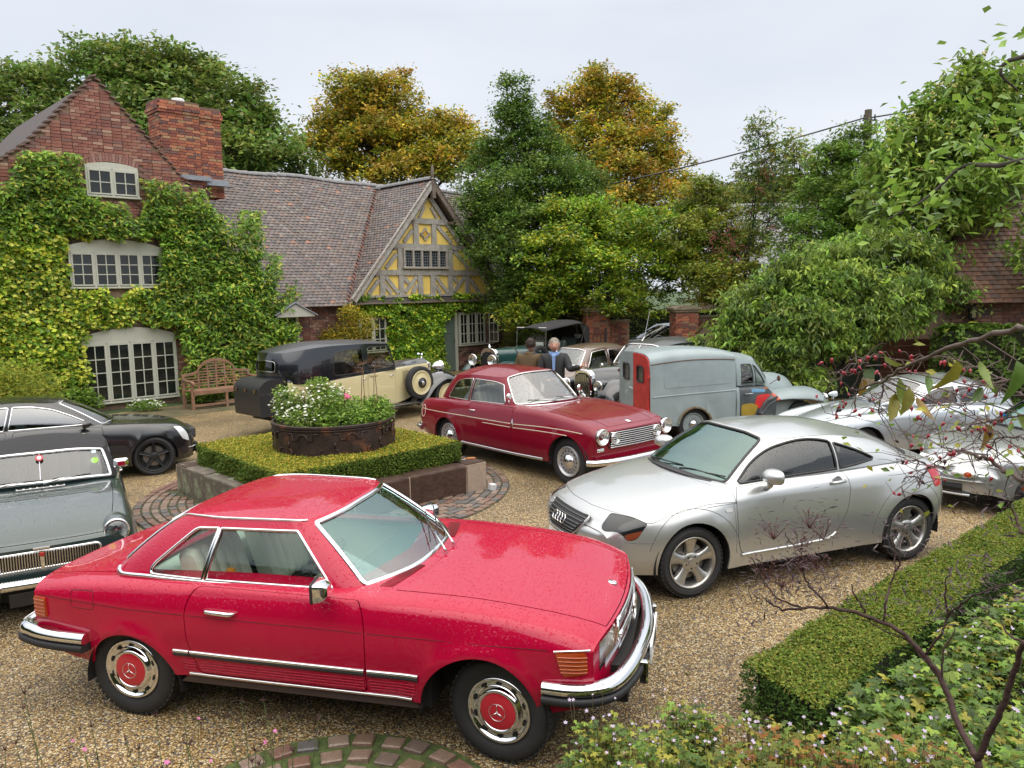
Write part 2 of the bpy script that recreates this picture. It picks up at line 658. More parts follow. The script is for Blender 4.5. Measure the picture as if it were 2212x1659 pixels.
def smooth_path(pts,n=8,closed=False):
 """Catmull-Rom through points"""
 P=np.asarray(pts,float);k=len(P);out=[]
 for i in range(k if closed else k-1):
  if closed:
   p0,p1,p2,p3=P[i-1],P[i],P[(i+1)%k],P[(i+2)%k]
  else:
   p0,p1,p2,p3=P[max(i-1,0)],P[i],P[i+1],P[min(i+2,k-1)]
  for t in np.linspace(0,1,n,endpoint=False):
   out.append(.5*((2*p1)+(-p0+p2)*t+(2*p0-5*p1+4*p2-p3)*t*t+(-p0+3*p1-3*p2+p3)*t**3))
 if not closed:out.append(P[-1])
 return np.array(out)
def sheet(surf,outer,holes=(),step=.06,name='panel',m=None,parent=None,inset=0.0,skirt=.015,flip=False,nofilter=()):
 """curved sheet over the region of parameter space inside outer and outside holes"""
 S=np.array([surf.sa,surf.sc])
 loops=[dens(np.asarray(o,float)*S,step)for o in[outer,*holes]]
 pts=[];edges=[];k=0
 for l in loops:
  n=len(l)
  pts.append(l);edges+=[(k+i,k+(i+1)%n)for i in range(n)]
  k+=n
 o=loops[0]
 mn,mx=o.min(0),o.max(0)
 gx=np.arange(mn[0]+step*.5,mx[0],step);gy=np.arange(mn[1]+step*.5,mx[1],step)
 G=np.array([(a,b)for a in gx for b in gy])if len(gx)and len(gy)else np.zeros((0,2))
 if len(G):
  G=G[pip(G,o)]
  allp=np.vstack(loops)
  keep=np.ones(len(G),bool)
  for i0 in range(0,len(G),2000):
   d=np.linalg.norm(G[i0:i0+2000,None]-allp[None],axis=2).min(1)
   keep[i0:i0+2000]=d>step*.45
  G=G[keep]
 A=np.vstack(pts+[G])if len(G)else np.vstack(pts)
 r=delaunay_2d_cdt([Vector(p)for p in A],edges,[],0,1e-6)
 V2=np.array([tuple(v)for v in r[0]]);T=np.array([t for t in r[2]if len(t)==3])
 c=V2[T].mean(1)
 ok=pip(c,loops[0])
 for h in loops[1:]:ok&=~pip(c,h)
 T=T[ok]
 used=np.unique(T);mp_=-np.ones(len(V2),int);mp_[used]=np.arange(len(used))
 T=mp_[T];V2=V2[used]/S
 P=surf.P(V2[:,0],V2[:,1]);Nn=surf.N(V2[:,0],V2[:,1])
 cc=P.mean(0)
 P=P-Nn*inset
 fn=np.cross(P[T[:,1]]-P[T[:,0]],P[T[:,2]]-P[T[:,0]])
 bad=(fn*Nn[T[:,0]]).sum(1)<0
 T[bad]=T[bad][:,::-1]
 allV=[P];allN=[Nn];F=[T]
 if skirt:
  E=np.vstack([T[:,[0,1]],T[:,[1,2]],T[:,[2,0]]])
  key=np.sort(E,axis=1)
  kk=key[:,0]*len(P)+key[:,1]
  u,inv,cnt=np.unique(kk,return_inverse=True,return_counts=True)
  B=E[cnt[inv]==1]
  n0=len(P)
  A0,B0=P[B[:,0]],P[B[:,1]]
  A1,B1=A0-Nn[B[:,0]]*skirt,B0-Nn[B[:,1]]*skirt
  sn=np.cross(B0-A0,Nn[B[:,0]])
  k=len(B)
  allV+=[A0,B0,B1,A1];allN+=[sn,sn,sn,sn]
  i=np.arange(k)+n0
  Q=np.c_[i,i+3*k,i+2*k,i+k]
  F.append(Q)
 V=np.vstack(allV);NN=np.vstack(allN)
 me=np_mesh(name,V,F,m,smooth=True,normals=NN)
 return obj(name,me,parent)
def ribbon(surf,pts,w,h,m,parent=None,name='trim',closed=False,step=.05,off=0.0,mb=None):
 """raised moulding following a path on the surface"""
 S=np.array([surf.sa,surf.sc])
 p=dens(np.asarray(pts,float)*S,step,closed)/S
 P=surf.P(p[:,0],p[:,1]);Nn=surf.N(p[:,0],p[:,1])
 T=(np.roll(P,-1,0)-np.roll(P,1,0))if closed else np.gradient(P,axis=0)
 T/=np.maximum(np.linalg.norm(T,axis=1,keepdims=True),1e-9)
 Sd=np.cross(Nn,T);Sd/=np.maximum(np.linalg.norm(Sd,axis=1,keepdims=True),1e-9)
 prof=[(-.5,-.25),(-.45,.5),(-.22,.95),(.22,.95),(.45,.5),(.5,-.25)]
 k=len(prof)
 V=np.stack([P+Sd*(a*w)+Nn*(b*h+off)for a,b in prof],1).reshape(-1,3)
 n=len(P);F=[]
 for i in range(n if closed else n-1):
  j=(i+1)%n
  for q in range(k-1):
   F.append([i*k+q,i*k+q+1,j*k+q+1,j*k+q])
 if mb is not None:
  mb.add(V,np.array(F));return None
 b_=MB();b_.add(V,np.array(F))
 return b_.build(name,m,parent,smooth=True)
def roofcap(cab,crown,m,parent,name='roof',xc=None,nu=72,nr=10,pw=2.2,hole=None,r0=0.0,edge=0.0):
 M=cab.M
 us=np.linspace(-M,M,nu,endpoint=False)
 v,_=cab.raw(us)
 T=v[:,3:]
 xs=T[:,0];x0=(xs.max()+xs.min())/2 if xc is None else xc
 zf,zr=cab.C[0][5],cab.C[-1][5];xf,xr=cab.C[0][3],cab.C[-1][3]
 L=[]
 rs=np.linspace(r0,1,nr+1)
 half=(xf-xr)/2*.55
 for r in rs:
  X=np.where(xs>x0,x0+(xs-x0)*r,x0+(xs-x0)*r)
  Y=T[:,1]*r
  Z=T[:,2]*r**pw+crown*(1-r**pw)
  L.append(np.c_[X,Y,Z])
 V=np.vstack(L);F=[]
 for i in range(nr):
  for j in range(nu):
   k=(j+1)%nu
   F.append([i*nu+j,(i+1)*nu+j,(i+1)*nu+k,i*nu+k])
 me=np_mesh(name,V,[np.array(F)[:,::-1]],m,smooth=True)
 return obj(name,me,parent)
def arc_pts(cx,cz,r,a0,a1,n=24):
 A=np.radians(np.linspace(a0,a1,n))
 return[(cx+r*math.cos(a),cz+r*math.sin(a))for a in A]
def clipq(p,K):
 return p
def lowbody(body,xr,xf,m,parent,doors=(),tops=(),name='body_shell',sill=.2,step=.06,gap=.006):
 """side and top skin of the whole car in one sheet, wheel arches open at the sill"""
 qs=body.K-1
 def edge(sg):
  pts=[]
  xs=[xr]
  for wx,wz,arch in sorted(body.wheels):
   zs=float(body.P(wx,qs)[0,2])
   dz=zs-wz
   hw=math.sqrt(max(arch**2-dz**2,.01))
   pts.append((wx-hw,None))
   a0=math.degrees(math.atan2(dz,-hw));a1=math.degrees(math.atan2(dz,hw))
   if a0<0:a0+=360
   arc=arc_pts(wx,wz,arch,a0,a1,26)
   pts+=[(x,z)for x,z in arc]
   pts.append((wx+hw,None))
  out=[]
  for x,z in pts:
   if z is None:out.append((x,sg*qs))
   else:out.append((x,sg*float(body.q_at_z(np.array([x]),np.array([z]))[0])))
  return out
 L_=edge(1);R2=edge(-1)
 outer=[(xr,qs)]+L_+[(xf,qs),(xf,-qs)]+R2[::-1]+[(xr,-qs)]
 return sheet(body,outer,list(doors)+list(tops),step=step,name=name,m=m,parent=parent)
def endcap(body,x,front,m,parent,name='nose_panel',bulge=.03,n=8):
 """closes the front or rear end of the body"""
 K=body.K
 q=np.linspace(-(K-1),K-1,49)
 ring=body.P(np.full(49,x),q)
 c=np.array([ring[:,0].mean(),0,(ring[:,2].max()+ring[:,2].min())/2])
 sg=1 if front else-1
 zs=np.linspace(ring[0,2],ring[24,2],13)
 half=ring[24:][::-1]
 zz=half[:,2];yy=half[:,1];xx=half[:,0]
 V=[];F=[]
 ny=17
 for z in zs:
  j=np.interp(z,zz,np.arange(len(zz)))
  w=np.interp(j,np.arange(len(yy)),yy);xe=np.interp(j,np.arange(len(xx)),xx)
  for s_ in np.linspace(-1,1,ny):
   xb=x
   if front:xb-=body.bow[0]*(s_*w)**2
   else:xb+=body.bow[1]*(s_*w)**2
   fz=(z-zs[0])/(zs[-1]-zs[0])
   V.append((xb+sg*bulge*(1-s_**4)*(1-(2*fz-1)**4),s_*w,z))
 for i in range(12):
  for j in range(ny-1):
   f=[i*ny+j,i*ny+j+1,(i+1)*ny+j+1,(i+1)*ny+j]
   F.append(f if front else f[::-1])
 return np_obj(name,V,[np.array(F)],m,parent,smooth=True)
def tyre(parent,R,rin,w,m=None,name='tyre',grooves=48):
 b=MB()
 hw=w/2
 prof=[(rin,-hw*.72),(rin+(R-rin)*.25,-hw*.98),(rin+(R-rin)*.6,-hw*1.02),(R-.028,-hw*.93),(R-.010,-hw*.78),(R-.002,-hw*.5),(R-.002,-hw*.28),(R-.010,-hw*.26),(R-.010,-hw*.2),(R,-hw*.18),(R,hw*.18),(R-.010,hw*.2),(R-.010,hw*.26),(R-.002,hw*.28),(R-.002,hw*.5),(R-.010,hw*.78),(R-.028,hw*.93),(rin+(R-rin)*.6,hw*1.02),(rin+(R-rin)*.25,hw*.98),(rin,hw*.72)]
 b.lathe(prof[::-1],56)
 for k in range(grooves):
  a=2*PI*k/grooves
  for sy in(-1,1):
   c=np.array([math.cos(a)*(R-.0105),sy*hw*.72,math.sin(a)*(R-.0105)])
   M=Matrix.Rotation(-a,3,'Y')
   b.box(c,(.012,hw*.3,2*PI*R/grooves*.62),M=M)
 return b.build(name,m or mat('tyre_rubber',(.022,.022,.023),.75,noise=.35,nscale=6,bump=.15,bscale=60),parent,auto=40)
def lamp_round(parent,loc,r,m_rim,rot=0,name='headlamp',depth=.05,lens=None,shell=None,tilt=0.0):
 """round lamp: rim and glass lens facing +x, rotated by rot"""
 b=MB()
 b.lathe([(r*1.0,-depth),(r*1.12,-depth),(r*1.16,-.0),(r*1.12,.014),(r*1.0,.018),(r*.96,.006)],28,axis='x')
 o=b.build(name,m_rim,parent,smooth=True,loc=loc,rot=(0,tilt,rot))
 b=MB()
 b.lathe([(r*.98,.004),(r*.8,.018),(r*.5,.030),(r*.2,.036),(.0005,.037)],28,axis='x')
 b.build('lens',lens or glassmat('lamp_glass',(.9,.92,.92),1.3),o,smooth=True)
 b=MB()
 b.lathe([(r*.97,.002),(r*.8,-.02),(r*.45,-.045),(.0005,-.055)],28,axis='x')
 b.lathe([(.001,.0),(r*.13,-.01),(r*.13,-.045)],12,axis='x')
 b.build('reflector',mat('lamp_reflector',(.75,.75,.74),.18,1.0),o,smooth=True)
 return o
def place(root,x,y,deg,z=0.0,s=1.0):
 root.location=(x,y,z);root.rotation_euler=(0,0,R_(deg));root.scale=(s,s,s)
def seat(parent,loc,m,w=.5,h=.6,rot=0,headrest=True,recl=18):
 b=MB()
 def cushion(c,s_,M=None,n=5):
  k=n;X,Y,Z=s_
  for i in range(k):
   yy=(i+.5)/k-.5
   pts=rnd([(-X/2,-Z/2),(X/2,-Z/2),(X/2,Z/2),(-X/2,Z/2)],Z*.42,4)
   V=[]
   for e,f in((-.5,.86),(-.3,1),(.3,1),(.5,.86)):
    for p in pts:V.append((p[0]*f if abs(e)>.4 else p[0],(yy+e/k)*Y,p[1]*f))
   V=np.array(V);q=len(pts)
   if M is not None:V=V@np.array(M).T
   F=[[r_*q+t,r_*q+(t+1)%q,(r_+1)*q+(t+1)%q,(r_+1)*q+t]for r_ in range(3)for t in range(q)]
   b.add(V+np.array(c),np.array(F))
   b.add(V[:q]+np.array(c),[list(range(q))]);b.add(V[-q:]+np.array(c),[list(range(q))[::-1]])
 cushion((.25,0,.0),(.5,w,.16))
 M=Matrix.Rotation(R_(-recl),3,'Y')
 cushion((-.06-.01*recl,0,.33),(.14,w,h),M)
 if headrest:cushion((-.06-.021*recl,0,.33+h*.5+.08),(.10,w*.55,.18),M,3)
 return b.build('seat',m,parent,loc=loc,rot=(0,0,rot),smooth=True)
def steer(parent,loc,r=.19,tilt=-62,m=None,name='steering_wheel'):
 b=MB()
 A=np.linspace(0,2*PI,28,endpoint=False)
 b.tube(np.c_[np.cos(A)*r,np.sin(A)*r,A*0],.012,6,closed=True)
 for a in(.5,PI-.5,1.5*PI):
  b.tube([(0,0,-.02),(math.cos(a)*r,math.sin(a)*r,0)],.009,5)
 b.tube([(0,0,0),(0,0,-.35)],.02,6)
 return b.build(name,m or mat('black_plastic',(.02,.02,.02),.45),parent,smooth=True,loc=loc,rot=(0,R_(tilt),0))
BLACK=mat('black_plastic',(.02,.02,.02),.45)
RUB=mat('black_rubber',(.018,.018,.02),.6)
CHROME=mat('chrome',(.82,.82,.83),.06,1.0)
CHROME2=mat('worn_chrome',(.62,.61,.60),.16,1.0)
STEEL=mat('bright_metal',(.70,.70,.71),.22,1.0)
DARKIN=mat('dark_interior',(.012,.012,.012),.8)
def glyphs(parent,text,loc,rot,size,m,name='lettering',depth=.002,sx=1.0):
 cu=bpy.data.curves.new(name,'FONT');cu.body=text;cu.size=size;cu.extrude=depth;cu.align_x='CENTER';cu.align_y='CENTER'
 tmp=bpy.data.objects.new('tmp',cu)
 COL.objects.link(tmp)
 dg=bpy.context.evaluated_depsgraph_get()
 me=bpy.data.meshes.new_from_object(tmp.evaluated_get(dg))
 bpy.data.objects.remove(tmp)
 me.materials.clear();me.materials.append(m)
 me.transform(Matrix.Diagonal((sx,1,1,1)))
 o=obj(name,me,parent,loc,rot)
 return o
def gravel_mat():
 m=bpy.data.materials.new('gravel');m.use_nodes=True
 nt=m.node_tree;N,L=nt.nodes,nt.links;b=N['Principled BSDF']
 t=N.new('ShaderNodeTexCoord')
 wp=N.new('ShaderNodeTexNoise');wp.inputs['Scale'].default_value=18
 L.new(t.outputs['Object'],wp.inputs['Vector'])
 mixv=N.new('ShaderNodeMix');mixv.data_type='VECTOR';mixv.inputs[0].default_value=.012
 L.new(t.outputs['Object'],mixv.inputs[4]);L.new(wp.outputs['Color'],mixv.inputs[5])
 v=N.new('ShaderNodeTexVoronoi');v.inputs['Scale'].default_value=78
 L.new(mixv.outputs[1],v.inputs['Vector'])
 v2=N.new('ShaderNodeTexVoronoi');v2.inputs['Scale'].default_value=135
 L.new(mixv.outputs[1],v2.inputs['Vector'])
 sc=N.new('ShaderNodeSeparateColor');L.new(v.outputs['Color'],sc.inputs[0])
 r=N.new('ShaderNodeValToRGB');cr=r.color_ramp
 cols=[(0,(.10,.065,.035)),(.12,(.33,.20,.075)),(.28,(.50,.34,.13)),(.42,(.25,.155,.07)),(.55,(.62,.47,.24)),(.68,(.42,.27,.10)),(.80,(.74,.62,.40)),(.9,(.20,.18,.16)),(1,(.60,.40,.15))]
 cr.elements[0].position=0;cr.elements[0].color=(*cols[0][1],1);cr.elements[1].position=1;cr.elements[1].color=(*cols[-1][1],1)
 for p,c in cols[1:-1]:
  e=cr.elements.new(p);e.color=(*c,1)
 cr.interpolation='CONSTANT'
 L.new(sc.outputs[0],r.inputs[0])
 g=N.new('ShaderNodeMapRange');g.inputs['From Min'].default_value=.42;g.inputs['From Max'].default_value=.62;g.inputs['To Min'].default_value=1;g.inputs['To Max'].default_value=.38
 L.new(v.outputs['Distance'],g.inputs[0])
 n=N.new('ShaderNodeTexNoise');n.inputs['Scale'].default_value=.55;n.inputs['Detail'].default_value=6;n.inputs['Roughness'].default_value=.6
 L.new(t.outputs['Object'],n.inputs['Vector'])
 g2=N.new('ShaderNodeMapRange');g2.inputs['From Min'].default_value=.36;g2.inputs['From Max'].default_value=.62;g2.inputs['To Min'].default_value=.62;g2.inputs['To Max'].default_value=1.12
 L.new(n.outputs['Fac'],g2.inputs[0])
 m1=N.new('ShaderNodeMath');m1.operation='MULTIPLY';L.new(g.outputs[0],m1.inputs[0]);L.new(g2.outputs[0],m1.inputs[1])
 cb=N.new('ShaderNodeCombineColor')
 for i in range(3):L.new(m1.outputs[0],cb.inputs[i])
 mx=N.new('ShaderNodeMix');mx.data_type='RGBA';mx.blend_type='MULTIPLY';mx.inputs[0].default_value=1
 L.new(r.outputs[0],mx.inputs[6]);L.new(cb.outputs[0],mx.inputs[7])
 n5=N.new('ShaderNodeTexNoise');n5.inputs['Scale'].default_value=.9;n5.inputs['Detail'].default_value=8;n5.inputs['Roughness'].default_value=.7
 mp5=N.new('ShaderNodeMapping');mp5.inputs['Location'].default_value=(31,12,0);L.new(t.outputs['Object'],mp5.inputs[0]);L.new(mp5.outputs[0],n5.inputs['Vector'])
 g5=N.new('ShaderNodeMapRange');g5.inputs['From Min'].default_value=.60;g5.inputs['From Max'].default_value=.72;g5.inputs['To Max'].default_value=.55;L.new(n5.outputs['Fac'],g5.inputs[0])
 mz=N.new('ShaderNodeMix');mz.data_type='RGBA';L.new(g5.outputs[0],mz.inputs[0]);L.new(mx.outputs[2],mz.inputs[6]);mz.inputs[7].default_value=(.075,.062,.04,1)
 L.new(mz.outputs[2],b.inputs['Base Color'])
 b.inputs['Roughness'].default_value=.5
 b.inputs['Specular IOR Level'].default_value=.5
 inv=N.new('ShaderNodeMath');inv.operation='SUBTRACT';inv.inputs[0].default_value=1;L.new(v.outputs['Distance'],inv.inputs[1])
 ad=N.new('ShaderNodeMath');ad.operation='MULTIPLY_ADD';ad.inputs[1].default_value=-.4;L.new(v2.outputs['Distance'],ad.inputs[0]);L.new(inv.outputs[0],ad.inputs[2])
 bp=N.new('ShaderNodeBump');bp.inputs['Strength'].default_value=.9;bp.inputs['Distance'].default_value=.012
 L.new(ad.outputs[0],bp.inputs['Height']);L.new(bp.outputs[0],b.inputs['Normal'])
 return m
GRAVEL=gravel_mat()
V=[(-400,-60,-.012),(400,-60,-.012),(400,600,-.012),(-400,600,-.012)]
tag(np_obj('ground',V,[[[0,1,2,3]]],mat('grass_ground',(.045,.075,.022),.9,noise=.4,nscale=.7,bump=.5,bscale=12)),kind='structure')
b=MB();b.add([(-13,0.5,0),(16,.5,0),(16,12,0),(11,19,0),(9,27,0),(-2,27,0),(-9.2,18.6,0),(-13,15,0)],[list(range(8))])
tag(b.build('gravel_drive',GRAVEL),kind='structure')
# scattered loose stones and leaves catch light near the camera
def pebbles():
 n=26000
 x=rng.uniform(-5.5,5.5,n);y=rng.uniform(3.6,10.5,n)**1.0
 keep=(rng.random(n)<np.clip(1.25-(y-3.6)/8,.1,1))
 x,y=x[keep],y[keep];n=len(x)
 s=rng.uniform(.0035,.0085,n)
 T=np.array([[1,0,0],[-.5,.87,0],[-.5,-.87,0],[0,0,.75]])
 a=rng.uniform(0,6.28,n);ca,sa=np.cos(a),np.sin(a)
 V=np.zeros((n,4,3))
 el=rng.uniform(.6,1.3,n)
 px,py=T[:,0][None]*s[:,None]*el[:,None],T[:,1][None]*s[:,None]
 V[:,:,0]=x[:,None]+px*ca[:,None]-py*sa[:,None];V[:,:,1]=y[:,None]+px*sa[:,None]+py*ca[:,None];V[:,:,2]=T[:,2][None]*s[:,None]
 F=(np.arange(n)[:,None,None]*4+np.array([[0,1,3],[1,2,3],[2,0,3]])[None]).reshape(-1,3)
 pal=np.array([(.42,.30,.15),(.55,.45,.30),(.30,.19,.09),(.68,.60,.46),(.22,.20,.18),(.48,.33,.14)])
 c=pal[rng.integers(0,len(pal),n)]*rng.uniform(.7,1.15,(n,1))
 tag(np_obj('loose_gravel',V.reshape(-1,3),[F],mat('pebble',vcol=True,rough=.45),None,col=np.repeat(c,4,0)),kind='stuff',label='loose pebbles lying on the gravel drive',cat='gravel')
pebbles()
def litter():
 n=420;P=np.c_[rng.uniform(-7,9,n),rng.uniform(3.8,17,n),rng.uniform(.006,.02,n)]
 P=P[(rng.random(n)<.35+.65*(np.sin(P[:,0]*1.3+P[:,1])>.2))]
 V,F,C=leafmesh(P,.045,gain=(1,1,1),pal=[(.20,.12,.03),(.26,.17,.03),(.10,.05,.02),(.16,.15,.03)],Nrm=np.tile([0,0,2.0],(len(P),1)))
 tag(np_obj('fallen_leaves',V,[F],mat('dead_leaf',vcol=True,rough=.6),None,col=C),kind='stuff',label='fallen yellow and brown leaves scattered over the gravel',cat='leaves')
def sett_variants(name,m,n=6,w=1.0,l=1.0,h=.05):
 out=[]
 for k in range(n):
  r=random.Random(k+11)
  V=[]
  for z,f in((-.04,1.0),(h*.75,1.0),(h,.86)):
   for sx,sy in((-1,-1),(1,-1),(1,1),(-1,1)):
    V.append((sx*w/2*f*r.uniform(.93,1.0),sy*l/2*f*r.uniform(.93,1.0),z*r.uniform(.95,1.05)if z>0 else z))
  F=[[0,1,5,4],[1,2,6,5],[2,3,7,6],[3,0,4,7],[4,5,9,8],[5,6,10,9],[6,7,11,10],[7,4,8,11],[8,9,10,11]]
  base=np.array([(.17,.095,.07),(.20,.135,.10),(.14,.10,.08),(.22,.16,.125),(.11,.10,.095),(.18,.115,.08)])[k%6]
  out.append(np_mesh(name,V,[np.array(F)],m,col=np.tile(base,(len(V),1))))
 return out
SETT_M=mat('sett_stone',vcol=True,rough=.42,noise=.3,nscale=25,bump=.4,bscale=60)
root=thing('sett_ring','ring of worn red brown setts with moss in the joints round the square planting bed','paving',(0,0,0))
b=MB();A=np.linspace(0,2*PI,64,endpoint=False)
b.add([(-2.56+2.50*math.cos(a),10.6+2.50*math.sin(a),.004)for a in A],[list(range(64))])
b.build('mossy_joint',mat('moss_joint',(.055,.058,.030),.9,noise=.6,nscale=7,dirt=(.05,.085,.014,.52),dscale=6,bump=.5,bscale=30),root)
sv=sett_variants('sett',SETT_M,6,.145,.085,.022)
cand=[]
for R in np.arange(2.44,1.25,-.105):
 n=int(2*PI*R/.168)
 for k in range(n):
  a=2*PI*(k+rng.random()*.12+(R*37%1))/n
  x,y=-2.56+R*math.cos(a),10.6+R*math.sin(a)
  if abs(x+2.56)+abs(y-10.62)<2.28:continue
  cand.append((x,y,a+PI/2+rng.normal(0,.05)))
cand.sort(key=lambda c:c[0]**2+c[1]**2)
for i,(x,y,a)in enumerate(cand[:300]):
 o=obj('sett',sv[rng.integers(0,6)],root,(x,y,rng.uniform(-.004,.006)),(rng.normal(0,.02),rng.normal(0,.02),a))
b=MB()
for x,y,a in cand[300:]:b.box((x,y,.008),(.165,.085,.03),rz=a,col=(.17,.09,.07))
o=b.build('distant_sett',SETT_M,root,vc=True);o['kind']='stuff'
root=thing('sett_circle','small circle of large worn setts with bright moss below the red roadster','paving',(0,0,0))
cx,cy=-.98,3.54
b=MB();b.add([(cx+.97*math.cos(a),cy+.95*math.sin(a),.005)for a in A],[list(range(64))])
b.build('mossy_joint',mat('moss_bright',(.06,.085,.02),.9,noise=.6,nscale=14,dirt=(.045,.035,.02,.55),dscale=9,bump=.6,bscale=50),root)
sv=sett_variants('sett',SETT_M,6,.125,.105,.026)
for R in(.86,.70,.545,.395,.25):
 n=int(2*PI*R/.165)
 for k in range(n):
  a=2*PI*(k+rng.random()*.15+R*3)/n
  y=cy+R*math.sin(a)
  o=obj('sett',sv[rng.integers(0,6)],root,(cx+R*math.cos(a),y,rng.uniform(-.002,.008)),(rng.normal(0,.03),rng.normal(0,.03),a+PI/2+rng.normal(0,.06)))
b=MB();pts=rnd([(-.045,-.04),(.045,-.04),(.045,.04),(-.045,.04)],.008,3);b.prism(pts,.0,.085,'z')
tag(b.build('marker_block',mat('white_block',(.55,.56,.58),.4),None,loc=(-.30,10.30,.02),rot=(.1,.1,.5),bevel=.008),'small pale block lying on the setts beside the stone wall','block')
# -------------------------- retaining wall of sandstone blocks
STONE=mat('wet_sandstone',(.060,.034,.024),.62,spec=.3,noise=.45,nscale=5,dirt=(.075,.06,.03,.60),dscale=6,bump=.5,bscale=22)
STONE_L=mat('lichen_sandstone',(.13,.11,.085),.6,noise=.35,nscale=6,dirt=(.30,.36,.22,.50),dscale=3.2,bump=.5,bscale=22)
root=thing('stone_wall','low square retaining wall of large dark sandstone blocks under the clipped box hedge','wall',(0,0,0))
Rt,Fr,Lf,Bk=np.array((-.38,10.42)),np.array((-2.56,8.40)),np.array((-4.70,10.62)),np.array((-2.52,12.75))
def block_run(p,q,lens,m,inward):
 d=(q-p)/np.linalg.norm(q-p);L=np.linalg.norm(q-p);n=np.array([-d[1],d[0]])*inward
 a=math.atan2(d[1],d[0]);t=0;i=0
 while t<L-.05:
  l=min(lens[i%len(lens)],L-t)
  c=p+d*(t+l/2)+n*.17
  V=[]
  r=random.Random(i*7+int(L*100))
  for x in(-l/2+.009,l/2-.009):
   for y,z in rnd([(-.17,-.05),(.17,-.05),(.17,.40),(-.17,.40)],[.0,.0,.02,.03],3):
    V.append((x,y*inward*1.0+r.uniform(-.006,.006),z+(r.uniform(-.008,.008)if z>0 else 0)))
  k=len(V)//2
  F4=[[j,(j+1)%k,(j+1)%k+k,j+k]for j in range(k)]
  bb=MB();bb.add(V,F4);bb.n-=len(V);bb.V.pop();bb.C.pop();bb.add(V,[list(range(k))[::-1],[j+k for j in range(k)]])
  o=bb.build('stone_block',m,root,loc=(c[0],c[1],0),rot=(0,0,a),bevel=.012)
  mm=MB();mm.box((l/2,0,.185),(.022,.325,.40));mm.build('mortar_joint',mat('lime_mortar',(.33,.25,.19),.85,noise=.2,nscale=20),root,loc=(c[0],c[1],0),rot=(0,0,a))
  t+=l;i+=1
block_run(Rt,Fr,[.34,.92,.80,.75,.6],STONE,-1)
block_run(Fr,Lf,[.55,.62,.50,.45,.36,.42],STONE_L,-1)
block_run(Lf,Bk,[.7,.8],STONE,-1);block_run(Bk,Rt,[.8,.7],STONE,-1)
# -------------------------- leaf clouds
def leafmesh(P,size,pal,up=.35,wid=.5,droop=0.0,jit=.25,Nrm=None,fold=.18,shape=4,colw=None,curl=0,gain=(2.0,1.82,1.1)):
 """P (n,3) leaf positions; returns V, F, C. Diamond leaves folded on the midrib."""
 n=len(P)
 d=rng.normal(0,1,(n,3));d[:,2]=d[:,2]*.5-droop
 d/=np.linalg.norm(d,axis=1,keepdims=True)
 if Nrm is None:
  nr=rng.normal(0,1,(n,3));nr[:,2]=np.abs(nr[:,2])+up*3
 else:
  nr=Nrm+rng.normal(0,.45,(n,3))
 s=np.cross(d,nr);s/=np.maximum(np.linalg.norm(s,axis=1,keepdims=True),1e-6)
 nn=np.cross(s,d)
 L=size*rng.uniform(1-jit,1+jit,(n,1));Wd=L*wid*.5
 base=P;tip=P+d*L-nn*L*curl
 mid=P+d*L*.5
 a=mid+s*Wd+nn*Wd*fold*2;b_=mid-s*Wd+nn*Wd*fold*2
 V=np.stack([base,a,tip,b_],1).reshape(-1,3)
 i=np.arange(n)[:,None]*4
 F=np.concatenate([i+np.array([[0,1,2]]),i+np.array([[0,2,3]])],1).reshape(-1,3)
 pal=np.asarray(pal,float)
 c=np.minimum(pal[rng.choice(len(pal),n,p=colw)]*rng.uniform(.75,1.25,(n,1))*np.array(gain),.8)
 return V,F,np.repeat(c,4,0)
LEAF=mat('leaf',vcol=True,rough=.42,spec=.5,translucent=.38)
LEAFM=mat('leaf_matte',vcol=True,rough=.6,spec=.3,translucent=.30)
WOOD=mat('bark',(.055,.045,.035),.85,noise=.4,nscale=12,bump=.6,bscale=30)
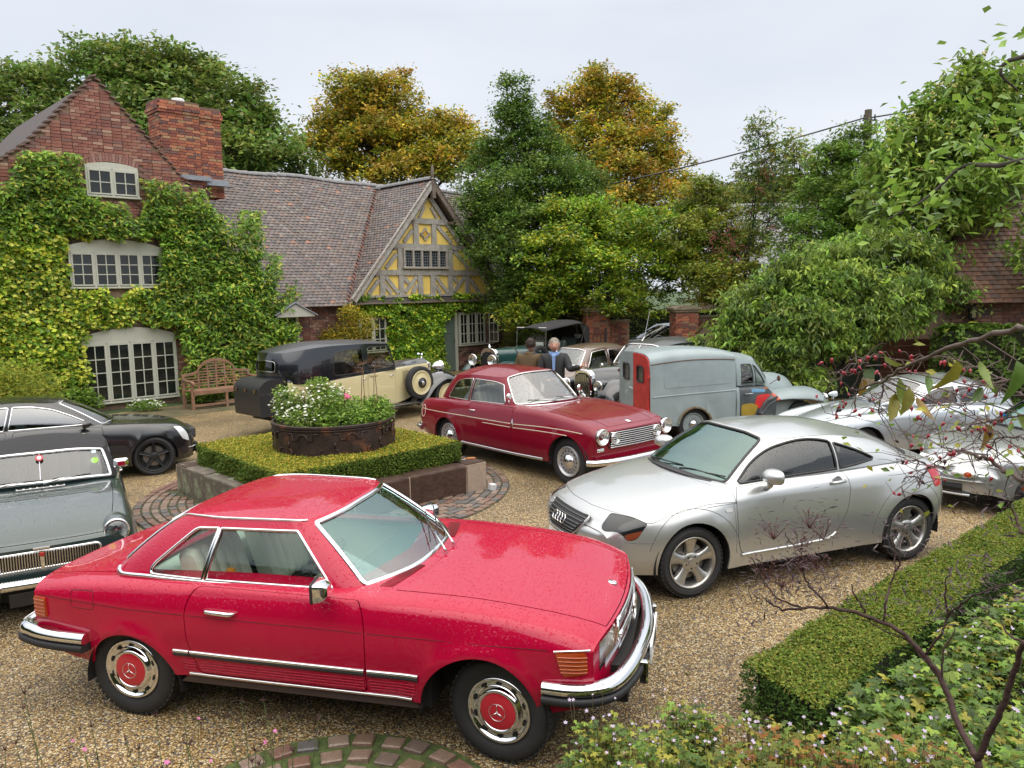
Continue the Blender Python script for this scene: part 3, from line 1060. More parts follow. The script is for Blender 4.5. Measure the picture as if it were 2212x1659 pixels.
def hedge_box(root,poly,z0,z1,n_top,n_side,pal_top,pal_side,size=.03,core=True,wob=.02,name='clipped_foliage'):
 """clipped hedge over a plan polygon"""
 P=np.array(poly,float);nP=len(P)
 area=.5*abs(sum(P[i,0]*P[(i+1)%nP,1]-P[(i+1)%nP,0]*P[i,1]for i in range(nP)))
 mn,mx=P.min(0),P.max(0)
 q=rng.uniform(mn,mx,(int(n_top*np.prod(mx-mn)/area*1.1),2));q=q[pip(q,P)]
 hgt=z1+wob*np.sin(q[:,0]*7+q[:,1]*5)*.5+rng.normal(0,.008,len(q))
 T=np.c_[q,hgt]
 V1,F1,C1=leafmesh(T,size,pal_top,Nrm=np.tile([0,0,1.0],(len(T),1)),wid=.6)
 per=np.array([np.linalg.norm(P[(i+1)%nP]-P[i])for i in range(nP)])
 Vs,Fs,Cs=[V1],[F1],[C1];off=len(V1)
 orient=np.sign(sum(P[i,0]*P[(i+1)%nP,1]-P[(i+1)%nP,0]*P[i,1]for i in range(nP)))
 for i in range(nP):
  k=int(n_side*per[i]/per.sum());t=rng.random((k,1));z=z0+(z1-z0)*rng.random(k)
  d=(P[(i+1)%nP]-P[i])/per[i];nn=np.array([d[1],-d[0]])*orient
  w=rng.normal(0,.012,k)+wob*np.sin(t[:,0]*per[i]*9+z*11)
  q=P[i]+(P[(i+1)%nP]-P[i])*t+nn*w[:,None]
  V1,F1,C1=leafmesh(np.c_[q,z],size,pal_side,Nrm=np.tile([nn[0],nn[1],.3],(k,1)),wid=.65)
  Vs.append(V1);Fs.append(F1+off);Cs.append(C1);off+=len(V1)
 o=np_obj(name,np.vstack(Vs),[np.vstack(Fs)],LEAFM,root,col=np.vstack(Cs));o['kind']='stuff'
 if core:
  c=P.mean(0);Q=c+(P-c)*(1-.05)
  b=MB();b.prism([tuple(x)for x in Q],z0,z1-.025,'z');b.build('twig_core',mat('hedge_core',(.018,.022,.008),.95,noise=.5,nscale=30,bump=.8,bscale=60),root)
 return o
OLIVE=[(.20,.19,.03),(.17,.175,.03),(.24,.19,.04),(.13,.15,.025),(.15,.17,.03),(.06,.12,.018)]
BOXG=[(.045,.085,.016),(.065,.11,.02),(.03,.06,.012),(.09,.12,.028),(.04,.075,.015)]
root=thing('box_hedge','square clipped box hedge with mossy olive top round the rusty metal planter','hedge',(0,0,0))
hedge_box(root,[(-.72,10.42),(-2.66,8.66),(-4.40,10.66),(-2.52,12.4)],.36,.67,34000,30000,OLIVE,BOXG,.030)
root=thing('box_hedge','long low clipped box edging hedge at bottom right beside the gravel','hedge',(0,0,0))
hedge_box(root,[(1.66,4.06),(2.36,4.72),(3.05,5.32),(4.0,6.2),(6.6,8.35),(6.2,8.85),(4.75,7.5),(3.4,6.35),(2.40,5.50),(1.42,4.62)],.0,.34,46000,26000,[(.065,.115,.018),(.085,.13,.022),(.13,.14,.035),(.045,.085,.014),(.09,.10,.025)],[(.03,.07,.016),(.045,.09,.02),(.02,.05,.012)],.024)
# -------------------------- round rusty planter with flowers
root=thing('planter','round rusty iron planter with raised arches, on the square hedge','planter',(-2.42,10.42,0))
RUST=mat('rusty_iron',(.045,.028,.024),.48,.35,noise=.5,nscale=5,dirt=(.20,.075,.035,.55),dscale=3,bump=.3,bscale=25)
b=MB();b.lathe([(.80,.60),(.80,1.0),(.825,1.01),(.825,1.04),(.79,1.045),(.76,.96),(.0005,.96)],72,axis='z');b.build('iron_ring',RUST,root,auto=40)
b=MB()
def pan(a,z):return((.806)*math.cos(a),(.806)*math.sin(a),z)
for k in range(8):
 a0=2*PI*k/8+.2
 path=[(0,.95),(.10,.95),(.10,.87),(.20,.87)]+[(.29+.085*math.cos(t),.87+.075*math.sin(t))for t in np.linspace(PI,0,9)]+[(.38,.87),(.46,.87),(.46,.95),(.56,.95)]
 b.tube([pan(a0+u,z)for u,z in path],.012,6)
 b.tube([pan(a0+.02+.06*math.cos(t),.70+.05*math.sin(t))for t in np.linspace(-1.6,1.6,8)],.011,6)
 b.tube([pan(a0+.02,.84),pan(a0+.02,.77)],.011,6)
 b.tube([pan(a0+.62+.06*math.cos(t),.70+.05*math.sin(t))for t in np.linspace(1.6,4.7,8)],.011,6)
b.tube([pan(a,.985)for a in np.linspace(0,2*PI,60)],.012,6)
b.build('relief_moulding',RUST,root,smooth=True)
def blob_points(lobes,n,shell=.55):
 """points in ellipsoids, denser towards the skin"""
 w=np.array([l[3]*l[4]*l[5]for l in lobes],float)**.7;w/=w.sum();out=[]
 for l,k in zip(lobes,rng.multinomial(n,w)):
  d=rng.normal(0,1,(k,3));d/=np.linalg.norm(d,axis=1,keepdims=True)
  r=(shell+(1-shell)*rng.random((k,1)))*rng.uniform(.9,1.08,(k,1))
  out.append(np.array(l[:3])+d*r*np.array(l[3:6]))
 return np.vstack(out)
def plant(name,label,cat,loc,lobes,n,size,pal,group=None,parent=None,wid=.5,matl=None,stems=0,shell=.4,**k):
 rt=thing(name,label,cat,loc,group=group)if parent is None else parent
 P=blob_points(lobes,n,shell);P=P[P[:,2]>.0]
 V,F,C=leafmesh(P,size,pal,wid=wid,**k)
 o=np_obj('foliage',V,[F],matl or LEAFM,rt,col=C);o['kind']='stuff'
 if stems:
  b=MB();idx=rng.integers(0,len(P),stems)
  for i in idx:
   b.tube([(P[i,0]*.5,P[i,1]*.5,max(.0,P[i,2]*.2)),P[i]*[.8,.8,.7],P[i]],[.004,.003,.002],3,cap=False)
  b.build('stem',WOOD,rt)['kind']='stuff'
 return rt
def flowers(root,pts,r,col,n=6,name='flower',centre=(.5,.35,.03),m=None):
 b=MB()
 for p in pts:
  s=r*rng.uniform(.7,1.2);nv=np.array([rng.normal(0,.4),rng.normal(-.4,.3),1.0]);nv/=np.linalg.norm(nv)
  u=np.cross(nv,[1,0,0]);u/=np.linalg.norm(u);w=np.cross(nv,u)
  ring=[]
  for j in range(n*2):
   a=PI*j/n;rr=s if j%2==0 else s*.55
   ring.append(p+(u*math.cos(a)+w*math.sin(a))*rr+nv*(.15*s if j%2==0 else 0))
  b.add([p]+ring,[[0,j+1,(j+1)%(2*n)+1]for j in range(2*n)],col=col)
  b.add([p+nv*s*.2+(u*math.cos(a)+w*math.sin(a))*s*.25 for a in(0,2.1,4.2)],[[0,1,2]],col=centre)
 o=b.build(name,m or mat('petal',vcol=True,rough=.6,translucent=.2),root,vc=True)
 return o
G1=[(.08,.16,.03),(.11,.20,.04),(.06,.12,.03),(.14,.22,.06),(.05,.10,.035)]
def P_(x,y,z):return(-2.42+x,10.42+y,z)
r1=plant('daisy_plant','mass of white daisies and green leaves on the left of the rusty planter','plant',(-2.42,10.42,.97),[(-.45,.05,.12,.40,.35,.25),(-.60,-.1,.32,.22,.2,.26),(-.15,.1,.26,.37,.35,.30),(.0,-.2,.22,.37,.3,.27),(-.3,-.3,.1,.37,.25,.16),(-.2,0,.5,.2,.2,.14)],8500,.042,G1+[(.14,.19,.08),(.16,.22,.08)],stems=60)
pts=blob_points([(-.55,-.15,.30,.24,.22,.24),(-.10,-.1,.42,.34,.3,.14),(-.30,-.38,.2,.34,.2,.14),(-.7,-.1,.28,.14,.15,.16)],230,.6)
o=flowers(r1,pts[pts[:,2]>.05],.020,(.80,.80,.76));o['kind']='stuff'
r2=plant('leafy_plant','bright green leafy plants on the right of the rusty planter','plant',(-2.42,10.42,.97),[(.45,-.1,.08,.38,.4,.20),(.2,-.35,.08,.4,.3,.15),(.55,.1,.15,.25,.3,.2),(.1,.3,.12,.4,.3,.2)],8000,.055,G1,stems=30)
r3=plant('kale_plant','purple grey kale in the middle of the planter','plant',(-2.22,10.02,.97),[(0,0,.06,.12,.1,.12),(.12,.05,.02,.1,.1,.08)],500,.07,[(.09,.075,.10),(.12,.10,.13),(.10,.13,.11)],wid=.8,gain=(1.2,1.2,1.2))
root=thing('dahlia','single pink dahlia bloom standing above the daisies','flower',(-2.16,10.1,.97))
b=MB();b.tube([(0,0,0),(.01,0,.2),(0,0,.36)],.005,5);b.build('stem',mat('green_stem',(.07,.12,.03),.6),root)
flowers(root,[np.array([0,0,.37+i*.008])for i in range(5)],.055,(.65,.14,.25),7,'bloom',(.65,.2,.3))
for k,(x,y,h)in enumerate([(-2.02,10.2,.70),(-1.85,10.25,.62),(-2.0,10.45,.78),(-1.78,10.3,.75)]):
 root=thing('allium_seedhead',('tall dry allium seed head left of its group over the planter','short dry allium seed head with drooping spokes over the planter','tallest brown allium seed head behind the others over the planter','dry allium seed head on the right side of the planter')[k],'flower',(x,y,.97),group='dry allium heads in the planter')
 b=MB();b.tube([(0,0,0),(rng.normal(0,.03),0,h)],.005,5);b.build('stem',mat('dry_stem',(.16,.09,.05),.8),root)
 b=MB()
 for j in range(26):
  d=rng.normal(0,1,3);d[2]=abs(d[2]);d/=np.linalg.norm(d);b.tube([(0,0,h),np.array((0,0,h))+d*.09],[.0015,.001],3,cap=False)
 b.build('seed_spokes',mat('dry_stem'),root)['kind']='stuff'
root=thing('plant_support','thin wire plant support with curled ends standing in the daisies','plant support',(-2.5,10.3,.97))
b=MB();b.tube([(-.28,0,-.05),(-.28,0,.42),(-.34,0,.46),(-.24,0,.47),(.20,0,.50),(.26,.02,.46),(.24,0,-.05)],.006,5);b.build('wire',mat('rust_wire',(.12,.05,.03),.7,.4),root)
# trowel on the corner of the stone wall
root=thing('trowel','hand trowel with orange wooden handle lying on the right corner of the stone wall','trowel',(-.70,10.33,.425),R_(12))
b=MB();b.add([(-.14,-.0,0),(-.10,.035,.006),(-.02,.03,.004),(0,.008,.01),(0,-.008,.01),(-.02,-.03,.004),(-.10,-.035,.006)],[[0,1,2,3,4,5,6]]);b.tube([(0,0,.01),(.06,0,.02)],.006,6);b.build('blade',CHROME2 if 'CHROME2' in globals()else None,root)
b=MB();b.tube([(.05,0,.02),(.09,0,.024),(.16,0,.026),(.19,0,.024)],[.010,.015,.014,.010],8);b.build('handle',mat('orange_wood',(.45,.17,.05),.5),root,smooth=True)
litter()
# ========================== cottage (local x along the wall, y into the building, z up)
H=(-9.96,18.89);HA=R_(45)
def hw(s,y,z=0):
 return(H[0]+s*math.cos(HA)-y*math.sin(HA),H[1]+s*math.sin(HA)+y*math.cos(HA),z)
cot=thing('cottage','brick cottage with ivy-clad gable, long tiled roof and yellow timber-framed gable','house',(H[0],H[1],0),HA)
BRICK=mat('brick',vcol=True,rough=.8,noise=.28,nscale=20,bump=.5,bscale=60)
MORT=mat('mortar_red',(.26,.17,.12),.9,noise=.35,nscale=9,bump=.5,bscale=50)
BP=np.array([(.28,.105,.075),(.30,.12,.085),(.25,.095,.07),(.29,.14,.10),(.23,.09,.07),(.30,.155,.11),(.19,.10,.085),(.32,.20,.145),(.28,.11,.078)])
BPD=np.array([(.16,.065,.05),(.20,.08,.06),(.12,.05,.04),(.22,.11,.08),(.24,.15,.11),(.10,.055,.05)])
BPO=np.array([(.40,.135,.07),(.35,.11,.062),(.30,.10,.062),(.42,.17,.09),(.22,.07,.05),(.34,.20,.11),(.16,.08,.07)])
def brick_meshes(pal,name,n=10,w=.212,h=.064,d=.05,m=None):
 out=[]
 for k in range(n):
  r=random.Random(k*3+1);c=pal[k%len(pal)]*r.uniform(.8,1.15)
  b=MB();V=boxV((0,0,0),(w,d,h));V+=np.array([[r.uniform(-.003,.003),r.uniform(-.003,.003),r.uniform(-.003,.003)]for _ in range(8)])
  out.append(np_mesh(name,V,[BOXF],m or BRICK,col=np.tile(c,(8,1))))
 return out
def brick_grid(x0,x1,z0,z1,inside,y=0.0):
 out=[];z=z0;r=0
 while z<z1:
  x=x0+(0 if r%2 else .112)
  k=0
  while x<x1:
   hd=(r%2==0 and k%3==2)
   w=.102 if hd else .212
   if inside(x+w/2,z):out.append((x+w/2,z+rng.normal(0,.0015),w))
   x+=w+.011;k+=1
  z+=.0755;r+=1
 return out
def brick_stuff(lst,parent,pal,M4=None,y=-.008,d=.05,name='brickwork',axis='x',xoff=0):
 n=len(lst)
 if not n:return
 A=np.array(lst);base=boxV((0,0,0),(1,d,.064))
 V=np.repeat(base[None],n,0).copy()
 V[:,:,0]*=A[:,2][:,None];V[:,:,0]+=A[:,0][:,None];V[:,:,2]+=A[:,1][:,None];V[:,:,1]+=y+rng.uniform(-.004,.004,(n,1))
 if axis=='y':V=V[:,:,[1,0,2]]*[1,1,1]
 V[:,:,0]+=xoff if axis=='y' else 0
 F=(np.arange(n)[:,None,None]*8+BOXF[None]).reshape(-1,4)
 c=pal[rng.integers(0,len(pal),n)]*rng.uniform(.75,1.2,(n,1))
 o=np_obj(name,V.reshape(-1,3),[F],BRICK,parent,col=np.repeat(c,8,0));o['kind']='stuff'
 return o
def gable_top(x):
 if x>.32:return 7.93-(x-.32)*1.117
 return 7.93-(.32-x)*(1.12 if x>-1.5 else 1.12)if x>-1.2 else max(7.93-1.52*1.12-(-1.2-x)*.80,4.0)
gw=[(-4.2,-.2),(3.35,-.2),(3.35,gable_top(3.35))]+[(x,gable_top(x))for x in np.linspace(3.3,-4.2,40)]
b=MB();b.prism(gw,.03,.30,'y');b.build('gable_wall',MORT,cot)
WIN=[(-.07,1.17,5.10,5.98),(-.62,1.62,2.9,4.12),(-.55,1.80,.12,2.02)]
def arch_hi(x,w):
 xc=(w[0]+w[1])/2;return w[3]-.16*((x-xc)/((w[1]-w[0])/2))**2
def ok_gable(x,z):
 if z>gable_top(x)-.10:return False
 for w in WIN:
  if w[0]-.02<x<w[1]+.02 and w[2]<z<arch_hi(x,w)+.13:return False
 return True
gb=brick_grid(-3.6,3.4,4.35,8.0,ok_gable)
gb_low=brick_grid(-.9,2.6,.2,2.4,lambda x,z:ok_gable(x,z)and(z>2.0 or x>1.75))
gb.sort(key=lambda t:(t[0]+1.2)**2*.15+(t[1]<5.05)*40-t[1]*.05)
bm_=brick_meshes(BP,'brick');bmh=brick_meshes(BP,'brick',w=.102)
for x,z,w in gb[:300]:
 o=obj('brick',(bm_ if w>.15 else bmh)[rng.integers(0,10)],cot,(x,.018+rng.uniform(-.004,.004),z))
brick_stuff(gb[300:]+gb_low,cot,BP,y=.018)
# voussoirs over the upper window
for w in WIN[:1]:
 mvo=brick_meshes(BP*.9+.04,'arch_brick',6,w=.066,h=.20)
 for k in range(17):
  t=(k+.5)/17*2-1;x=(w[0]+w[1])/2+t*(w[1]-w[0])/2*1.03
  obj('arch_brick',mvo[k%6],cot,(x,.012,arch_hi(x,w)+.13-.02),(0,t*.26,0))
VT=mat('verge_tile',(.17,.105,.085),.85,noise=.4,nscale=14,bump=.4,bscale=30)
vt=np_mesh('verge_tile',boxV((0,0,0),(.13,.30,.038)),[BOXF],VT)
for x in np.arange(-3.6,.32,.115):obj('verge_tile',vt,cot,(x,.10,gable_top(x)+.02+rng.uniform(-.01,.01)),(0,R_(-20),0))
for x in np.arange(.40,3.3,.105):obj('verge_tile',vt,cot,(x,.10,gable_top(x)+.02+rng.uniform(-.01,.01)),(0,R_(20),0))
# roof of the left wing runs back from its gable
TILE=mat('clay_tile',vcol=True,rough=.55,noise=.25,nscale=15,bump=.4,bscale=40)
b=MB()
b.add([(.32,.25,7.87),(3.5,.25,4.32),(3.5,7,4.32),(.32,7,7.87)],[[0,1,2,3]]);[b.add([(x0_,.25,gable_top(x0_)-.06),(x0_+.5,.25,gable_top(x0_+.5)-.06),(x0_+.5,7,gable_top(x0_+.5)-.06),(x0_,7,gable_top(x0_)-.06)],[[0,1,2,3]])for x0_ in np.arange(-4.18,.3,.5)]
b.build('wing_roof',mat('roof_underlay',(.07,.055,.055),.85,noise=.3,nscale=12),cot)
# --- windows
FRAME=mat('cream_green_paint',(.46,.46,.385),.5,noise=.08,nscale=6)
def pane_mat():
 m=mat('window_pane',(.010,.013,.012),.12,0,.25,noise=.6,nscale=3)
 return m
PANE=pane_mat()
def window(parent,x0,x1,z0,z1,lights,rows,cols,y=.0,head=0.0,name='window',fw=.05,open_last=False,dark=None,bar=.022,dep=.07):
 b=MB();fy=y-.02
 b.box(((x0+x1)/2,fy,z0-.02),(x1-x0+.1,dep+.07,.045));b.box(((x0+x1)/2,fy,z1),(x1-x0,dep,fw))
 lw=(x1-x0)/lights
 for i in range(lights+1):b.box((x0+i*lw,fy,(z0+z1)/2),(fw,dep,z1-z0+fw*.9))
 if head:
  xs=np.linspace(x0-fw/2,x1+fw/2,15);xc=(x0+x1)/2
  top=[(x,z1+head*(1-((x-xc)/((x1-x0)/2+.03))**2*.55))for x in xs]
  b.prism([(x1+fw/2,z1+fw*.4),*top[::-1][:0],*[(x,z)for x,z in top[::-1]],(x0-fw/2,z1+fw*.4)],fy-.025,fy+.05,'y')
 fr=b.build(name,FRAME,parent,bevel=.004)
 cw=lw-fw
 for i in range(lights):
  cx=x0+(i+.5)*lw;sw=.034
  b=MB();ax=cw;az=z1-z0-fw
  zc=(z0+z1)/2
  for sx in(-1,1):b.box((sx*(ax/2-sw/2),0,0),(sw,.04,az))
  for sz in(-1,1):b.box((0,.001,sz*(az/2-sw/2)),(ax-sw*1.9,.038,sw))
  for c in range(1,cols):b.box((-ax/2+sw+(ax-2*sw)*c/cols,.003,0),(bar,.03,az-2*sw))
  for r in range(1,rows):b.box((0,.005,-az/2+sw+(az-2*sw)*r/rows),(ax-2*sw,.028,bar))
  rot=(0,0,0);lx=cx;ly=fy-.03
  if open_last and i==lights-1:rot=(0,0,R_(-58));ly=fy-.22;lx=cx+.06
  ca=b.build('casement',FRAME,fr,loc=(lx,ly,zc),rot=rot)
  pw,ph=(ax-2*sw)/cols,(az-2*sw)/rows
  pm=np_mesh('pane',boxV((0,0,0),(pw-bar*.5,.006,ph-bar*.5)),[BOXF],PANE)
  for c in range(cols):
   for r in range(rows):
    px,pz=-ax/2+sw+pw*(c+.5),-az/2+sw+ph*(r+.5)
    v=Matrix.Rotation(rot[2],3,'Z')@Vector((px,.012,pz))
    obj('pane',pm,fr,(lx+v.x,ly+v.y,zc+v.z),(rng.normal(0,.006),0,rot[2]+rng.normal(0,.006)))
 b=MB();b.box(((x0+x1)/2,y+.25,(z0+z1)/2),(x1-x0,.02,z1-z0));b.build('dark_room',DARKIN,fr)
 return fr
window(cot,-.03,1.12,5.17,5.80,2,2,2,y=-.02,head=.16)
window(cot,-.55,1.55,3.0,3.82,4,3,2,y=-.04,head=.32)
window(cot,-.45,1.74,.20,1.64,4,4,2,y=-.04,head=.36)
# --- chimney: two joined stacks with oversailing courses
def shaft(x0,x1,y0,y1,z0,z1,corb=.055):
 lst=[];lst_side=[]
 b=MB();b.box(((x0+x1)/2,(y0+y1)/2,(z0+z1)/2),(x1-x0-.04,y1-y0-.04,z1-z0));b.build('chimney_core',MORT,cot)
 z=z0;r=0;allb=[]
 while z<z1:
  o=0 if z<z1-.36 else corb*min(1,(z-(z1-.36))/.15)if z<z1-.12 else corb*.65
  if z>z1-.09:o=corb*.35
  for face in range(4):
   a0,a1=((x0,x1),(y0,y1))[face%2]
   p=a0-o+(.05 if r%2 else 0)
   while p<a1+o-.05:
    w=min(.212,a1+o-p)
    allb.append((face,p+w/2,z,w-.01,o));p+=w+.002
  z+=.0755;r+=1
 V=[];n=len(allb)
 for f,p,z,w,o in allb:
  if f==0:V.append(boxV((p,y0-o+.02,z),(w,.05,.064)))
  elif f==2:V.append(boxV((p,y1+o-.02,z),(w,.05,.064)))
  elif f==1:V.append(boxV((x1+o-.02,p,z),(.05,w,.064)))
  else:V.append(boxV((x0-o+.02,p,z),(.05,w,.064)))
 V=np.array(V)+rng.uniform(-.002,.002,(n,1,3));F=(np.arange(n)[:,None,None]*8+BOXF[None]).reshape(-1,4)
 c=BPO[rng.integers(0,len(BPO),n)]*rng.uniform(.8,1.15,(n,1))
 o=np_obj('chimney_bricks',V.reshape(-1,3),[F],BRICK,cot,col=np.repeat(c,8,0));o['kind']='stuff'
 b=MB();b.box(((x0+x1)/2,(y0+y1)/2,z1+.0),(x1-x0+corb*.5,y1-y0+corb*.5,.08));b.build('chimney_cap',mat('cap_mortar',(.16,.09,.07),.9,noise=.3,nscale=10),cot)
shaft(2.18,3.24,1.0,1.75,5.5,7.88);shaft(3.25,3.90,1.12,1.75,5.5,7.84)
b=MB();b.lathe([(.16,0),(.17,.10),(.15,.13),(.0005,.14)],24,(2.85,1.35,7.92),axis='z');b.build('chimney_pot',mat('pot_white',(.62,.62,.60),.6),cot,smooth=True)
b=MB();b.box((3.0,.93,5.93),(.9,.06,.12));b.box((3.66,1.0,5.86),(.62,.05,.16));b.box((3.70,.93,5.76),(.75,.22,.02));b.build('lead_flashing',mat('lead',(.26,.28,.31),.5,.3,noise=.2),cot)
# --- main range
b=MB();b.box((9.4,.18,1.2),(12.1,.30,2.5));b.build('long_wall',MORT,cot)
OPEN=[(7.2,8.45,.80,2.02),(10.68,11.32,0,1.98),(11.36,13.2,.75,2.05),(4.3,5.25,0,2.1)]
wb=brick_grid(4.6,15.4,.05,2.5,lambda x,z:not any(o[0]<x<o[1]and o[2]<z<o[3]for o in OPEN)and not(8.5<x<10.6 and z<1.9))
brick_stuff(wb,cot,BPD,y=.018,name='long_wall_brickwork')
PITCH=(6.52-2.44)/3.05
def roof_y(z):return-.28+(z-2.44)/PITCH
def sag(x):return .028*math.sin(x*1.1)-.018*math.sin(x*2.3+1)
b=MB();xs=np.linspace(2.6,15.6,27)
V=[(x,-.24,2.42)for x in xs]+[(x,2.77+.04,6.46+sag(x))for x in xs]+[(x,6.0,2.5)for x in xs]
b.add(V,[[i,i+1,i+28,i+27]for i in range(26)]+[[i+27,i+28,i+55,i+54]for i in range(26)])
b.build('roof_deck',MATS['roof_underlay'],cot)
RT=np.array([(.125,.10,.094),(.105,.088,.086),(.145,.11,.10),(.10,.085,.084),(.155,.115,.095),(.13,.106,.102),(.12,.098,.088),(.165,.145,.132),(.27,.13,.085),(.145,.10,.085)])
def tile_mesh(c,w=.156,l=.19,name='roof_tile'):
 V=boxV((0,0,0),(w,l,.020));V[[0,1,4,5],2]+=.0;
 V=np.vstack([V,[(0,-l/2,.017),(0,l/2,.017)]])
 F4=BOXF[[0,2,4,5][:0]or[0]];
 F=[[0,3,2,1],[1,2,6,5],[3,0,4,7],[4,8,9,7],[8,5,6,9],[2,3,7,9,6],[0,1,5,8,4]]
 mb=MB();mb.add(V,F,col=c)
 return mb.mesh(name,TILE,vc=True)
tvar=[tile_mesh(RT[k%len(RT)]*random.Random(k).uniform(.85,1.15))for k in range(14)]
tile_f4=[[0,3,2,1],[1,2,6,5],[3,0,4,7],[4,8,9,7],[8,5,6,9]]
GA,GZ,GS=10.22,6.33,1.18
def gable_z(x):return GZ-abs(x-GA)*GS
tiles=[]
ang=math.atan(PITCH);gauge=.108
ncourse=int(3.05/math.cos(ang)/gauge)
for r in range(ncourse):
 t=r*gauge;z=2.40+t*math.sin(ang);y=-.30+t*math.cos(ang)
 x=2.7+(.08 if r%2 else 0)+rng.uniform(-.01,.01)
 while x<15.5:
  if gable_z(x)<z+.02 and not(x<3.9 and z>5.45):
   f=(z-2.4)/4.1
   tiles.append((x,y,z+.035+sag(x)*f,0))
  x+=.163
def add_tiles(lst,rotfn,nbig,parent,pal=RT,meshes=None,name='roof_tile',sname='roof_tiling',w=.158,l=.19,brown=None):
 """lst of (x,y,z,kind) ; rotfn gives 3x3 matrix; first nbig become objects"""
 M=rotfn
 for(x,y,z,k)in lst[:nbig]:
  k_=8 if rng.random()<.02 else rng.choice([0,1,2,3,4,5,6,7,9,10,11,12,13])
  m4=M.to_4x4()@Matrix.Rotation(rng.normal(0,.012),4,'Z');m4.translation=(x,y,z+rng.uniform(-.003,.003))
  o=bpy.data.objects.new(name,(meshes or tvar)[k_]);link(o,parent);o.matrix_local=m4
 rest=lst[nbig:];n=len(rest)
 if not n:return
 base=np.vstack([boxV((0,0,0),(w,l,.020)),[(0,-l/2,.017),(0,l/2,.017)]])
 R=np.array(M)
 j=rng.normal(0,.012,n);cj,sj=np.cos(j),np.sin(j)
 V=np.repeat(base[None],n,0).copy();Vx=V[:,:,0]*cj[:,None]-V[:,:,1]*sj[:,None];Vy=V[:,:,0]*sj[:,None]+V[:,:,1]*cj[:,None];V[:,:,0]=Vx;V[:,:,1]=Vy
 V[:,:,2]+=rng.uniform(-.004,.004,(n,1))
 V=V@R.T+np.array([t[:3]for t in rest])[:,None]
 F=(np.arange(n)[:,None,None]*10+np.array(tile_f4)[None]).reshape(-1,4)
 ci=np.where(rng.random(n)<.018,8,rng.choice([0,1,2,3,4,5,6,7,9],n));ci=ci%len(pal)
 c=pal[ci]*rng.uniform(.8,1.2,(n,1))
 o=np_obj(sname,V.reshape(-1,3),[F],TILE,parent,col=np.repeat(c,10,0));o['kind']='stuff'
tiles.sort(key=lambda t:(H[0]+(t[0]-t[1])*.7071)**2+(H[1]+(t[0]+t[1])*.7071)**2 if t[2]>2.6 and t[0]>4.4 else 1e6)
add_tiles(tiles,Matrix.Rotation(ang-.13,3,'X'),300,cot)
# ridge tiles
rt_m=MB();rt_m.lathe([(.11,-.16),(.12,.16)],8,axis='x',a0=R_(0),a1=R_(180));rtm=rt_m.mesh('ridge_tile',mat('ridge_grey',(.19,.185,.19),.6,noise=.3,nscale=10))
for x in np.arange(4.0,15.5,.32):obj('ridge_tile',rtm,cot,(x,2.78,6.47+sag(x)),(rng.normal(0,.03),rng.normal(0,.03),0))
# gable roof tiles: both slopes
ag=math.atan(GS)
for sg in(-1,1):
 gt=[]
 n=int((GZ-2.45)/math.sin(ag)/gauge)
 for r in range(n):
  t=r*gauge;dx=3.30-t*math.cos(ag);z=GZ-dx*GS
  y=-.40+(.08 if r%2 else 0)
  yv=roof_y(z)+.12
  while y<yv:gt.append((GA+sg*dx,y,z+.03,0));y+=.163
 Mx=Matrix.Rotation(sg*(PI/2),3,'Z')@Matrix.Rotation(ag-.13,3,'X')
 add_tiles(gt,Mx,0,cot,sname='gable_tiling')
 b=MB();b.add([(GA,-.36,GZ-.01),(GA+sg*3.3,-.36,GZ-3.3*GS-.01),(GA+sg*3.3,.2,GZ-3.3*GS-.01),(GA,2.75,GZ-.01)],[[0,1,2,3]]);b.build('gable_roof_deck',MATS['roof_underlay'],cot)
for y in np.arange(-.25,2.6,.30):obj('ridge_tile',rtm,cot,(GA,y,GZ+.02),(0,0,PI/2))
# orange valley edge tiles
for k in range(34):
 z=2.5+k*.112;x=GA-(GZ-z)/GS-.03;obj('valley_tile',tile_mesh(np.array([(.26,.10,.06),(.20,.09,.07),(.16,.10,.09)][k%3]),.11,.13,'valley_tile'),cot,(x,roof_y(z)-.02,z+.05),(ang-.1,0,.6))
YEL=mat('yellow_plaster',(.78,.56,.14),.75,noise=.12,nscale=4,dirt=(.30,.20,.07,.66),dscale=6)
OAK=mat('weathered_oak',(.32,.295,.26),.8,noise=.3,nscale=5,stretch=(1,1,1),dirt=(.44,.42,.385,.52),dscale=9,bump=.5,bscale=30)
OAKD=mat('brown_oak',(.16,.125,.10),.8,noise=.4,nscale=7,bump=.5,bscale=30)
def gx_at(z,off=0):return(5.86-z)/1.165-off
b=MB();b.prism([(GA-gx_at(2.6),2.6),(GA+gx_at(2.6),2.6),(GA,5.86)],-.10,.0,'y');b.build('plaster_panel',YEL,cot)
def beam(x0,z0,x1,z1,w=.19,d=.05,m=OAK,name='timber_beam',y=-.13):
 L=math.hypot(x1-x0,z1-z0);a=math.atan2(z1-z0,x1-x0)
 b=MB();n=6;V=[];r=rng
 for i in range(n):
  x=-L/2+L*i/(n-1);k=r.uniform(-.008,.008)
  V+=[(x,-d/2,-w/2+k),(x,-d/2,w/2+k),(x,d/2,w/2+k),(x,d/2,-w/2+k)]
 F=[[i*4+j,i*4+(j+1)%4,(i+1)*4+(j+1)%4,(i+1)*4+j]for i in range(n-1)for j in range(4)]+[[3,2,1,0],[n*4-4,n*4-3,n*4-2,n*4-1]]
 b.add(V,np.array(F))
 return b.build(name,m,cot,loc=((x0+x1)/2,y,(z0+z1)/2),rot=(0,-a,0))
def hb(z0,z1,y=-.135):
 zc=(z0+z1)/2;g=gx_at(zc)-.02;return beam(GA-g,zc,GA+g,zc,z1-z0,.06,y=y)
hb(3.28,3.45);hb(4.13,4.29);hb(4.94,5.12);hb(2.585,2.66)
